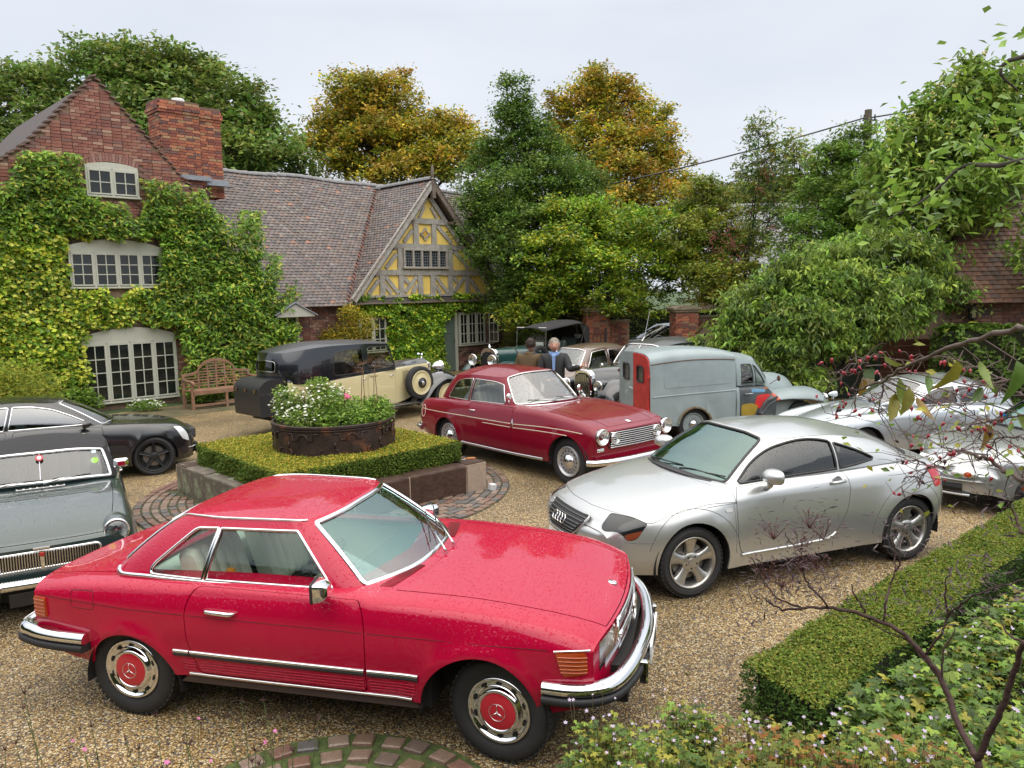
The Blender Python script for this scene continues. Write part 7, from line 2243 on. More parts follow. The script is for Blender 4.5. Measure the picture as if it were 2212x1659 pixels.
 for sg in(1,-1):
  lamp_round(root,(nx(.44)+.035,sg*.43,.70),.072,CHROME,name='spot_lamp')
  lamp_round(root,(3.50,sg*.655,.735),.098,CHROME)
  b=MB();b.box((0,0,0),(.03,.13,.055));o=b.build('side_lamp',CHROME,root,loc=(3.455,sg*.655,.555),bevel=.015)
  b=MB();b.box((.014,0,0),(.02,.10,.03));b.build('lens',mat('clear_lens'),o,bevel=.01)
  sprung_mirror(root,(1.66,sg*.74,.985),sg)
 bumper_bar(root,[(2.95+.45,-.85,.40),(3.50,-.79,.405),(3.60,-.55,.41),(3.64,0,.41),(3.60,.55,.41),(3.50,.79,.405),(3.40,.85,.40)],.095,.05)
 bumper_bar(root,[(-.62,-.80,.40),(-.80,-.74,.41),(-.92,-.4,.42),(-.95,0,.42),(-.92,.4,.42),(-.80,.74,.41),(-.62,.80,.40)],.09,.05,name='rear_bumper')
 b=MB();b.lathe([(.045,0),(.04,.006),(.0005,.01)],20,axis='z');b.build('badge',CHROME,root,loc=(3.36,0,.872),rot=(0,R_(12),0),smooth=True)
 b=MB();yy=np.linspace(-.62,.62,17);b.tube([(2.13-.22*(y/.62)**2,y,1.008-.012*(y/.62)**2)for y in yy],.014,6,flat=.6);b.build('scuttle_trim',CHROME,root,smooth=True)
 wiper(root,(2.02,-.05,1.02),(1.90,-.36,1.06),(1.93,-.20,1.05),(1.84,-.52,1.065),CHROME2)
 wiper(root,(2.02,.38,1.02),(1.95,.10,1.06),(1.96,.25,1.05),(1.95,-.04,1.08),CHROME2)
 rim=steel_rim(.098,.215,16,-.082)
 for x in(2.896,.02):
  for sg in(1,-1):simple_wheel(root,x+(.08 if x<1 else .03),.665 if x>1 else .66,.335,sg,.335,.215,.17,rim,R_(0))
 wells(root,B.wheels,.82,.48);underbody(root,-.7,3.3,1.0,.2,.55)
 b=MB();b.box((1.5,0,.36),(2.0,1.5,.18));b.build('floor_pan',DARKIN,root)
 lt=mat('pale_leather',(.42,.40,.34),.5)
 interior(root,[(.95,.33,.52),(.95,-.33,.52),(.15,.33,.50),(.15,-.33,.50)],(-.2,1.9,1.36,.5),lt,mat('grey_trim',(.25,.24,.22),.7),dash=(1.70,0,.93),wheel=(1.42,-.33,1.0),hr=False)
 place(root,-.55,13.262,-50.1)
build_maroon()
# ========================== black modern saloon
def build_black():
 root=thing('parked_car','black modern saloon with black five-spoke wheels and chrome window trim, cut by the left edge','car')
 paint=mat('black_paint',(.008,.008,.010),.25,0,1.0,drops=.3,coatr=.02)
 K=[(-.95,1.05,.98,.62,.85,.76,.80,.72,.35),(-.7,1.10,1.04,.70,.92,.84,.88,.80,.28),(0,1.12,1.09,.78,.95,.89,.92,.86,.25),(1.0,1.10,1.08,.80,.94,.90,.93,.88,.23),(2.0,1.05,1.02,.80,.90,.89,.92,.88,.23),(2.6,1.01,.98,.80,.86,.88,.915,.86,.23),(3.1,.96,.91,.77,.80,.86,.88,.82,.22),(3.4,.90,.84,.72,.72,.80,.82,.76,.22),(3.58,.80,.74,.64,.62,.72,.74,.68,.22),(3.68,.68,.62,.56,.52,.62,.64,.58,.24)]
 B=Body(mk_lines(K),wheels=[(0,.34,.385),(2.874,.34,.40)],flare=(.015,.05),bow=(.22,.15),ends=(-.95,3.68),sc=.13)
 C=Cabin([(2.32,0,1.05,1.50,0,1.52),(2.27,.40,1.045,1.47,.32,1.515),(2.08,.70,1.02,1.38,.54,1.475),(1.95,.76,1.02,1.22,.60,1.48,.03),(.75,.80,1.07,.75,.64,1.53,.03),(-.05,.80,1.10,.10,.62,1.50,.03),(-.60,.72,1.10,-.25,.54,1.42),(-.78,.42,1.10,-.38,.34,1.43),(-.82,0,1.10,-.42,0,1.44)],bulge=.02)
 dw=rnd(cab_ab(C,[(1.88,1.06),(1.60,1.22),(1.30,1.37),(1.0,1.44),(.72,1.46),(.62,1.08)]),[.01,0,.05,0,.02,.02],4,(C.sa,C.sc))
 qw=rnd(cab_ab(C,[(.56,1.08),(.66,1.46),(.3,1.45),(.0,1.38),(-.22,1.13)]),[.01,.02,0,.05,.03],4,(C.sa,C.sc))
 ck=cockpit_hole([(2.25,0),(2.18,1.2),(1.98,1.9),(1.0,2.2),(0,2.1),(-.6,1.4),(-.75,0)])
 bl=smooth_path([(2.1,3.0),(2.6,2.9),(3.1,2.9),(3.42,2.6),(3.50,1.5)],4)
 bon=np.vstack([bl,bl[::-1]*[1,-1],[(2.3,-1.2),(2.38,0),(2.3,1.2)]])
 gl=glassmat('saloon_glass',(.40,.48,.46),1.2,base=.06);sgm=glassmat('saloon_side_glass',(.45,.55,.54),1.3,base=.16)
 std_car(root,B,C,paint,-.95,3.68,[[(.70,1.06),(.66,.9),(.64,.45),(.66,.32),(2.0,.32),(2.07,.6),(2.05,1.0)],[(.60,1.06),(.56,.9),(.54,.45),(.56,.32),(-.0,.34),(.02,.5),(-.25,.85),(-.25,1.06)]],ck,sym_ws(C,1.95),sym_rw(C,6.3),[dw,qw],gl,CHROME,sgm,1.57,handles=[(.72,.92),(-.05,.96)],bonnet=bon,cap=(.04,.03),trim_w=.022)
 hl=rnd([(3.28,3.2),(3.44,2.75),(3.60,3.6),(3.62,4.3),(3.46,4.35)],[.03,.03,.04,.04,.04],5,(1,B.sc))
 for sg in(1,-1):
  o=sheet(B,hl*[1,sg],step=.06,name='headlamp',m=mat('white_lens',(.72,.74,.75),.1,.2,1.0),parent=root,inset=-.004,skirt=.012)
  b=MB();b.tube([(3.56,sg*.66,.36),(3.64,sg*.52,.35),(3.69,sg*.38,.345)],.012,6);b.build('lower_strip',CHROME,root)
  b=MB();b.tube([(3.50,sg*.72,.43),(3.60,sg*.62,.42),(3.66,sg*.52,.42)],.010,6);b.build('running_light',mat('white_lens'),root)
  b=MB()
  n_=12;V=[]
  for dx,f in((0,.95),(.03,1.0),(.1,.85),(.15,.4)):
   for k in range(n_):V.append((dx,.12*f*math.cos(2*PI*k/n_),.07*f*math.sin(2*PI*k/n_)))
  b.add(V,[[r*n_+t,r*n_+(t+1)%n_,(r+1)*n_+(t+1)%n_,(r+1)*n_+t]for r in range(3)for t in range(n_)]);b.add(V[-n_:],[list(range(n_))]);b.add(V[:n_],[list(range(n_))[::-1]])
  b.tube([(.05,-sg*.06,-.02),(.06,-sg*.16,-.05)],.025,6)
  b.build('door_mirror',paint,root,smooth=True,loc=(1.72,sg*1.0,1.10))
 b=MB();b.prism([(-.5,.27),(.5,.27),(.45,.45),(-.45,.45)],3.68,3.73,'x');b.build('air_intake',DARKIN,root)
 b=MB();b.prism([(-.40,.55),(.40,.55),(.36,.74),(-.36,.74)],3.60,3.715,'x')
 gr=b.build('grille',BLACK,root,bevel=.02)
 for z in(.60,.65,.70):
  b=MB();b.box((3.72,0,z),(.015,.74,.014));b.build('grille_bar',CHROME,gr)
 blk=mat('black_wheel',(.02,.02,.021),.45,.2)
 def rim(w):
  b=MB();b.lathe([(.272,.11),(.272,-.10),(.282,-.108),(.272,-.114),(.258,-.10),(.25,.05)],48);b.build('rim',blk,w,smooth=True)
  b=MB()
  for k in range(5):
   a=PI/2+k*2*PI/5;c_,s_=math.cos(a),math.sin(a)
   V=[]
   for r,h,y in((.04,.045,-.085),(.14,.030,-.088),(.262,.034,-.098)):
    for t,yy in((-h,y+.02),(-h*.5,y),(0,y+.012),(h*.5,y),(h,y+.02),(h,y+.05),(-h,y+.05)):V.append((r*c_-t*s_,yy,r*s_+t*c_))
   b.add(V,[[i*7+q,i*7+(q+1)%7,(i+1)*7+(q+1)%7,(i+1)*7+q]for i in range(2)for q in range(7)])
  b.lathe([(.07,-.02),(.07,-.08),(.05,-.092),(.0005,-.092)],24);b.build('spoke_set',blk,w,auto=40)
  b=MB();b.lathe([(.19,-.02),(.0005,-.021)],30);b.build('brake_disc',mat('brake_steel'),w)
  b=MB();b.lathe([(.262,.0),(.0005,.0)],30);b.build('wheel_back',DARKIN,w)
 for x in(2.874,0):
  for sg in(1,-1):simple_wheel(root,x,.79,.36,sg,.36,.275,.24,rim,R_(-6)if x>1 else 0)
 wells(root,B.wheels,.90,.55);underbody(root,-.8,3.4,1.2,.2,.5)
 b=MB();b.box((1.4,0,.32),(2.0,1.7,.16));b.build('floor_pan',DARKIN,root)
 interior(root,[(1.1,.38,.60),(1.1,-.38,.60),(.1,.38,.62),(.1,-.38,.62)],(-.4,2.1,1.5,.5),mat('grey_leather',(.10,.11,.12),.5),DARKIN,dash=(1.95,0,.97),wheel=(1.6,-.38,1.02))
 wiper(root,(2.32,-.1,1.07),(2.22,-.45,1.09),(2.28,-.15,1.08),(2.10,-.66,1.09))
 place(root,-7.85,11.0,33.5,s=.82)
build_black()
# ========================== grey-green open tourer with hood up
def build_green():
 root=thing('parked_car','grey-green classic sports car with black fabric hood and chrome slatted grille, behind the red roadster','car')
 paint=mat('slate_green_paint',(.014,.032,.032),.28,0,1.0,drops=.6,coatr=.02,noise=.1,nscale=3)
 K=[(-.75,.80,.78,.52,.70,.60,.64,.58,.30),(-.3,.86,.84,.62,.74,.70,.73,.68,.24),(.3,.885,.865,.66,.76,.725,.75,.71,.20),(1.0,.895,.87,.67,.76,.73,.755,.72,.18),(1.7,.925,.875,.665,.75,.73,.755,.72,.18),(2.1,.905,.865,.655,.74,.725,.75,.71,.19),(2.5,.845,.825,.645,.72,.715,.745,.70,.21),(2.78,.775,.775,.63,.69,.70,.725,.68,.25),(2.95,.70,.71,.60,.64,.67,.70,.65,.32),(3.02,.65,.655,.56,.60,.63,.65,.60,.38)]
 B=Body(mk_lines(K),wheels=[(0,.30,.33),(2.31,.30,.33)],flare=(.012,.035),bow=(.12,.14),ends=(-.75,3.02),sc=.13)
 C=Cabin([(1.86,0,.945,1.62,0,1.225),(1.82,.34,.94,1.59,.31,1.22),(1.72,.61,.91,1.52,.55,1.185),(1.62,.66,.90,1.38,.58,1.18,.02),(1.0,.68,.89,1.0,.60,1.19,.02),(.45,.66,.885,.62,.58,1.17,.03),(.12,.55,.88,.38,.50,1.12),(-.02,.3,.88,.28,.3,1.15),(-.06,0,.88,.26,0,1.16)],bulge=.012)
 ws=sym_ws(C,1.96,.05,.93,.03)
 rw=sym_rw(C,6.4,.25,.8);sw=rnd(cab_ab(C,[(1.55,.92),(1.40,1.13),(.75,1.14),(.55,.92)]),.02,4,(C.sa,C.sc))
 ck=cockpit_hole([(1.75,0),(1.70,1.4),(1.60,2.2),(1.0,2.3),(.3,2.2),(.0,1.6),(-.03,0)])
 bl=smooth_path([(1.93,2.35),(2.4,2.3),(2.8,2.1),(2.98,1.8)],4)
 bon=np.vstack([bl,bl[::-1]*[1,-1],[(1.99,-1.2),(2.02,0),(1.99,1.2)]])
 gl=glassmat('tourer_windscreen',(.80,.84,.82),1.2,base=.05)
 fab=mat('hood_fabric',(.018,.017,.019),.85,noise=.25,nscale=12,bump=.7,bscale=9)
 std_car(root,B,C,paint,-.75,3.02,[[(.62,.885),(.60,.7),(.62,.30),(1.55,.30),(1.60,.6),(1.60,.885)]],ck,ws,rw,[sw],gl,None,gl,1.265,roofmat=fab,pillar=fab,bonnet=bon,handles=[(.66,.78)],cap=(.0,.03))
 g=MB();ribbon(C,ws,.03,.014,CHROME,root,'windscreen_frame',closed=True)
 for sg in(1,-1):
  lamp_round(root,(2.955,sg*.565,.68),.092,CHROME)
  b=MB();b.lathe([(.100,0),(.112,-.04),(.118,-.14),(.11,-.26),(.06,-.4)],24,axis='x');b.build('lamp_pod',paint,root,smooth=True,loc=(2.935,sg*.565,.68))
  o=MB();o.tube([(0,0,0),(.02,sg*.01,.06),(.03,sg*.03,.13)],.009,6)
  V=[(0,y,z)for y,z in rnd([(-.07,-.045),(.07,-.045),(.07,.045),(-.07,.045)],.03,4)]
  k=len(V);V2=[(v[0]+.05,v[1]*.5,v[2]*.5)for v in V]
  o.add([(v[0]+.03,v[1]+sg*.04,v[2]+.16)for v in V+V2],[[i,(i+1)%k,(i+1)%k+k,i+k]for i in range(k)]);o.add([(v[0]+.03,v[1]+sg*.04,v[2]+.16)for v in V],[list(range(k))]);o.add([(v[0]+.03,v[1]+sg*.04,v[2]+.16)for v in V2],[list(range(k))])
  o.build('wing_mirror',CHROME,root,loc=(1.74,sg*.66,.89))
 def nx(y):return 3.02-.12*y*y
 g=MB();loop=rnd([(-.44,.615),(.44,.615),(.42,.475),(-.42,.475)],.05,5)
 g.tube([(nx(p[0])+.015,p[0],p[1])for p in loop],.011,6,closed=True)
 gr=g.build('grille_surround',CHROME,root,smooth=True)
 g=MB();g.add([(nx(y)+.003,y,z)for z in(.48,.61)for y in np.linspace(-.43,.43,9)],[[i,i+1,i+10,i+9]for i in range(8)]);g.build('grille_backing',DARKIN,gr)
 for k in range(44):
  y=-.415+k*.83/43
  g=MB();g.box((nx(y)+.014,y,.545),(.014,.0085,.125));g.build('grille_slat',CHROME2,gr)
 g=MB();g.box((nx(0)+.03,0,.55),(.02,.03,.15));g.build('grille_centre',CHROME,gr);g=MB();g.lathe([(.022,0),(.018,.008),(.0005,.01)],8,(nx(0)+.045,0,.60),axis='x');g.build('grille_badge',mat('badge_red',(.35,.03,.02),.3),gr)
 g=MB();g.box((nx(0)+.02,0,.648),(.03,.12,.012));g.build('badge_bar',CHROME,gr)
 bumper_bar(root,[(2.86,-.72,.38),(2.98,-.66,.385),(3.10,-.45,.39),(3.14,0,.39),(3.10,.45,.39),(2.98,.66,.385),(2.86,.72,.38)],.085,.045)
 for y in(-.33,.33):
  b=MB();b.tube([(3.17,y,.30),(3.19,y,.38),(3.17,y,.47)],[.02,.035,.022],10);b.build('overrider',CHROME,root,smooth=True)
 plate(root,'Y',(3.14,-.36+.36,.27),w=.5,col=(.02,.02,.02),tc=(.6,.6,.6))
 g=MB();g.tube([(1.87,0,.96),(1.66,0,1.20)],.004,5)
 o=g.build('mirror_stem',CHROME,root)
 g=MB();g.lathe([(.034,.0),(.034,.006),(.0005,.007)],20,axis='x');d=g.build('screen_sticker',mat('sticker_red',(.45,.02,.03),.4),o,loc=(1.70,0,1.17),rot=(0,R_(-40),0))
 g=MB();g.lathe([(.020,.0),(.020,.009),(.0005,.010)],16,axis='x');g.build('sticker_centre',mat('sticker_white',(.75,.75,.75),.4),d)
 for y,z,c,r in((.47,1.08,(.25,.5,.05),.035),(.47,1.16,(.6,.75,.8),.022)):
  g=MB();g.lathe([(r,0),(r,.004),(.0005,.005)],16,axis='x');g.build('screen_sticker',mat('sticker_%d'%int(c[0]*100),c,.5),root,loc=(1.86-(z-.94)*.86-.045-.07*(y/.6)**2,y,z),rot=(0,R_(-40),0))
 wiper(root,(1.93,.02,.955),(1.86,.30,.985),(1.88,-.10+.2,.985),(1.83,.42,.985),CHROME2)
 wiper(root,(1.93,-.42,.95),(1.87,-.12,.985),(1.86,-.36,.985),(1.89,.02,.985),CHROME2)
 b=MB();b.box((1.985,0,.938),(.045,.40,.008));o=b.build('scuttle_vent',CHROME2,root,bevel=.003)
 b=MB()
 for k in range(7):b.box((1.985,-.165+k*.055,.9432),(.022,.036,.004))
 b.build('vent_opening',DARKIN,o)
 rim=steel_rim(.06,.185,0,-.075)
 for x in(2.31,0):
  for sg in(1,-1):simple_wheel(root,x,.62,.30,sg,.30,.185,.16,rim)
 wells(root,B.wheels,.73,.42);underbody(root,-.6,2.8,.9,.16,.5)
 tn=mat('tan_leather',(.40,.36,.28),.5)
 interior(root,[(.85,.30,.42),(.85,-.30,.42)],(.1,1.7,1.2,.4),tn,DARKIN,dash=(1.52,0,.83),wheel=(1.25,-.30,.90))
 place(root,-5.454,8.895,-60)
build_green()
# ========================== separate wings for pre-war cars
def sweep_wing(root,path,y0,y1,drop,m,name='front_wing',round_=.35,n=9,thick=.012):
 """path of (x, z) crown points; arched section between y0 (inner) and y1 (outer), side dropping by drop(i)"""
 P=smooth_path(path,5);k=len(P)
 T=np.gradient(P,axis=0);T/=np.linalg.norm(T,axis=1,keepdims=True)
 Nn=np.c_[-T[:,1],T[:,0]]
 Nn*=np.sign(Nn[:,1:2]+1e-6)
 sg=np.sign(y1);V=[]
 dr=np.interp(np.linspace(0,1,k),np.linspace(0,1,len(drop)),drop)
 for i in range(k):
  for u in np.linspace(0,1,n):
   y=y0+(y1-y0)*math.sin(u*PI/2)**.8
   d=dr[i]*(1-math.cos(u*PI/2)**1.4)if u>0 else 0
   V.append((P[i,0]-Nn[i,0]*d,y,P[i,1]-Nn[i,1]*d))
 F=[[i*n+j,i*n+j+1,(i+1)*n+j+1,(i+1)*n+j]for i in range(k-1)for j in range(n-1)]
 b=MB();b.add(V,np.array(F))
 o=b.build(name,m,root,smooth=True)
 md=o.modifiers.new('thickness','SOLIDIFY');md.thickness=thick;md.offset=-1
 return o
def rolls():
 root=thing('parked_car','cream and black pre-war limousine with side-mounted spare wheel and rear trunk','car')
 cream=mat('cream_paint',(.62,.54,.31),.25,0,1.0,coatr=.03)
 black=mat('black_coach_paint',(.009,.010,.014),.2,0,1.0,drops=.2,coatr=.02)
 L=[[(-.95,0,1.10),(0,0,1.08),(1.0,0,1.10),(1.8,0,1.20),(2.4,0,1.23),(2.96,0,1.24)],[(-.95,.25,1.10),(0,.25,1.08),(1.0,.25,1.10),(1.8,.20,1.19),(2.4,.16,1.22),(2.96,.13,1.23)],[(-.95,.45,1.10),(0,.50,1.07),(1.0,.50,1.09),(1.8,.42,1.15),(2.4,.30,1.17),(2.96,.22,1.18)],[(-.95,.56,1.10),(0,.66,1.05),(1.0,.67,1.08),(1.8,.55,1.12),(2.4,.38,1.13),(2.96,.27,1.13)],[(-.95,.58,1.04),(0,.685,1.0),(1.0,.69,1.02),(1.8,.575,1.06),(2.4,.40,1.07),(2.96,.285,1.07)],[(-.95,.58,.75),(0,.69,.70),(1.0,.69,.70),(1.8,.58,.75),(2.4,.41,.8),(2.96,.29,.8)],[(-.95,.57,.55),(0,.68,.50),(1.0,.68,.50),(1.8,.575,.55),(2.4,.41,.6),(2.96,.29,.6)],[(-.95,.55,.48),(0,.66,.34),(1.0,.66,.32),(1.8,.57,.34),(2.4,.40,.42),(2.96,.28,.48)]]
 B=Body(L,sc=.13,ends=(-.95,2.96))
 qs=7
 dr1=[(.92,1.09),(.92,.7),(.93,.34),(1.70,.34),(1.74,.7),(1.74,1.09)]
 dr2=[(.04,1.05),(.06,.75),(.25,.45),(.42,.34),(.90,.34),(.90,.7),(.90,1.08)]
 holes=door_polys(B,dr1,.02)+door_polys(B,dr2,.04)
 for sg in(1,-1):
  top=B.side([(-.95,1.06),(-.5,.965),(-.1,1.0),(.4,1.04),(1.2,1.075),(1.8,1.115),(2.4,1.12),(2.96,1.13)],sg)
  top=smooth_path(top,4)
  low=[(2.96,sg*qs),(.42,sg*qs),(-.40,sg*qs),(-.95,sg*qs)]
  arch=B.side(arc_pts(0,.36,.47,5,150,18),sg)
  poly=np.vstack([top,[(2.96,sg*qs),(.46,sg*qs)],arch,[(-.95,float(arch[-1][1]))]])
  sheet(B,poly,[h for h in holes if np.sign(h[:,1].mean())==sg],step=.06,name='body_side',m=cream,parent=root)
  up=np.vstack([top,[(2.96,sg*.0),(1.82,0),(1.8,sg*2.6),(.9,sg*2.7),(-.3,sg*2.7),(-.8,sg*2.2),(-.95,sg*.0)]])
  sheet(B,up,[],step=.06,name='body_top',m=black,parent=root)
 for h in holes:
  o=sheet(B,shrink(h,B),step=.06,name='door',m=cream,parent=root)
  sg=np.sign(h[:,1].mean());x=.96 if h[:,0].mean()>.9 else .84
  if x>.9:x=1.64
  P=B.P(*[np.array([v])for v in B.side([(x,.98)],sg)[0]])[0]
  b=MB();b.tube([P,P+(0,sg*.04,0),P+(-.10 if x>1 else-.1,sg*.045,0)],[.012,.010,.008],6);b.build('handle',CHROME,o,smooth=True)
 C=Cabin([(1.82,0,1.13,1.60,0,1.72),(1.81,.40,1.12,1.59,.36,1.71),(1.76,.585,1.11,1.57,.54,1.685),(1.68,.64,1.10,1.52,.595,1.68,.01),(.88,.685,1.07,.88,.635,1.715,.01),(.0,.69,1.03,.0,.64,1.72,.02),(-.66,.655,1.00,-.62,.60,1.68,.03),(-1.02,.46,1.05,-.98,.42,1.635,.04),(-1.12,0,1.08,-1.08,0,1.645,.04)],bulge=.01)
 fw=rnd(cab_ab(C,[(.94,1.14),(.94,1.635),(1.57,1.64),(1.68,1.17)]),.04,4,(C.sa,C.sc))
 bw=rnd(cab_ab(C,[(.05,1.10),(.07,1.58),(.80,1.62),(.83,1.12)]),[.06,.08,.03,.03],4,(C.sa,C.sc))
 ws=sym_ws(C,1.85,.08,.92,.02)
 rw=sym_rw(C,7.25,.35,.70,.05)
 gl=glassmat('limousine_glass',(.78,.80,.76),.9,base=.02)
 cabin_shell(C,root,black,[ws,rw],[fw,bw],gl,trim=BLACK,trim_w=.02,side_glass=gl)
 ribbon(C,rw,.02,.01,CHROME,root,'rear_window_frame',closed=True)
 roofcap(C,1.805,mat('black_roof_fabric',(.022,.024,.030),.38,bump=.3,bscale=60,coat=.4),root,'roof_panel',pw=2.4)
 b=MB();pts=rnd([(-1.52,.42),(-.92,.42),(-.92,1.14),(-1.36,1.14),(-1.54,1.0)],[.05,.02,.02,.12,.10],6)
 b.prism(pts,-.50,.50,'y');o=b.build('trunk',mat('trunk_leather',(.014,.014,.016),.5,bump=.2,bscale=60,coat=.2),root,auto=40)
 b=MB()
 for y in(-.36,0,.36):b.box((-1.555,y,.93),(.02,.045,.07))
 b.build('trunk_catch',mat('brass_dull',(.3,.2,.1),.4,.9),o)
 for sg in(1,-1):
  sweep_wing(root,[(2.15,.30),(2.35,.42),(2.6,.70),(2.95,.90),(3.25,.92),(3.52,.80),(3.66,.58),(3.68,.46)],sg*.40,sg*.86,[.05,.12,.16,.2,.16,.1],black)
  sweep_wing(root,[(.50,.30),(.44,.52),(.25,.78),(0,.87),(-.25,.80),(-.46,.58),(-.58,.38)],sg*.55,sg*.86,[.05,.14,.18,.12,.06],black,name='rear_wing')
  b=MB();b.box((1.35,sg*.75,.31),(1.75,.25,.03));o=b.build('running_board',black,root,bevel=.008)
  for k in range(7):
   b=MB();b.box((1.35,sg*(.65+k*.034),.329),(1.68,.008,.008));b.build('tread_strip',STEEL,o)
  b=MB()
  for k in range(18):
   x=2.0+k*.048
   if 2.14<x<2.5 and sg<0 and False:continue
   P=B.P(*[np.array([v])for v in B.side([(x,.92)],sg)[0]])[0]
   b.box((x,P[1]+sg*.004,.90),(.014,.012,.26),rz=sg*R_(-15))
  b.build('bonnet_louvre',mat('cream_shadow',(.30,.26,.16),.4),root)
 b=MB();pts=[(-.285,.48),(.285,.48),(.285,1.12),(0,1.22),(-.285,1.12)]
 b.prism(pts,2.97,3.05,'x');rd=b.build('radiator_shell',CHROME,root,bevel=.015)
 b=MB();b.prism([(-.25,.50),(.25,.50),(.25,1.06),(-.25,1.06)],3.05,3.056,'x');b.build('radiator_core',DARKIN,rd)
 for k in range(14):
  b=MB();b.box((3.062,-.234+k*.036,.78),(.01,.014,.55));b.build('radiator_shutter',CHROME2,rd)
 b=MB();b.lathe([(.03,0),(.025,.02),(.012,.03),(.010,.05)],12,(3.01,0,1.215),axis='z');b.tube([(3.01,0,1.26),(3.03,0,1.30),(3.045,0,1.345)],[.016,.02,.008],8)
 b.add([(3.02,0,1.32),(2.94,.05,1.36),(2.93,.045,1.31)],[[0,1,2]]);b.add([(3.02,0,1.32),(2.94,-.05,1.36),(2.93,-.045,1.31)],[[0,2,1]])
 b.build('radiator_mascot',CHROME,root,smooth=True)
 for sg in(1,-1):
  o=lamp_round(root,(3.30,sg*.33,1.02),.125,CHROME,depth=.02)
  b=MB();b.lathe([(.135,0),(.130,-.06),(.105,-.14),(.06,-.20),(.0005,-.225)],24,axis='x');b.tube([(-.08,0,-.11),(-.08,0,-.28)],.018,6);b.build('lamp_bowl',CHROME,o,smooth=True)
 b=MB();b.tube([(3.22,-.5,.80),(3.22,.5,.80)],.016,6);b.build('lamp_bar',CHROME,root)
 def rim(w):
  b=MB();b.lathe([(.27,.08),(.27,-.07),(.278,-.085),(.262,-.088),(.25,-.072),(.18,-.082),(.12,-.10),(.10,-.105)],48);b.build('wheel_disc',cream,w,smooth=True)
  b=MB();b.lathe([(.12,-.098),(.118,-.112),(.10,-.118),(.09,-.112),(.075,-.135),(.03,-.142),(.0005,-.143)],32);b.build('hub_cap',black,w,smooth=True)
  b=MB();b.lathe([(.040,-.143),(.030,-.150),(.0005,-.152)],24);b.build('hub_centre',CHROME,w,smooth=True)
 for x in(3.12,0):
  for sg in(1,-1):simple_wheel(root,x,.70,.375,sg,.375,.27,.15,rim)
 w=simple_wheel(root,2.33,.70,.745,-1,.375,.27,.15,rim,name='spare_wheel')
 w=simple_wheel(root,2.33,.70,.745,1,.375,.27,.15,rim,name='spare_wheel')
 underbody(root,-1.2,3.2,.8,.3,.5)
 b=MB();b.box((-.3,0,.48),(1.3,1.25,.3));b.build('floor_pan',DARKIN,root)
 interior(root,[(1.15,.33,.72),(1.15,-.33,.72),(-.15,.33,.74),(-.15,-.33,.74)],(-.4,1.5,1.10,.60),mat('brown_leather',(.10,.035,.025),.5),mat('wood_trim',(.10,.045,.02),.4),dash=(1.68,0,1.08),wheel=(1.42,-.33,1.22),hr=False)
 b=MB();b.tube([(-1.20,-.42,.40),(-1.2,.42,.40)],.02,6);b.build('rear_bar',black,root)
 for sg in(1,-1):
  b=MB();b.lathe([(.04,0),(.035,-.02),(.0005,-.024)],16,axis='x');b.build('tail_lamp',mat('red_lens',(.45,.008,.02),.1,0,1),root,loc=(-1.24,sg*.40,.42),smooth=True)
 place(root,-4.096,15.932,47.1,s=.974)
rolls()
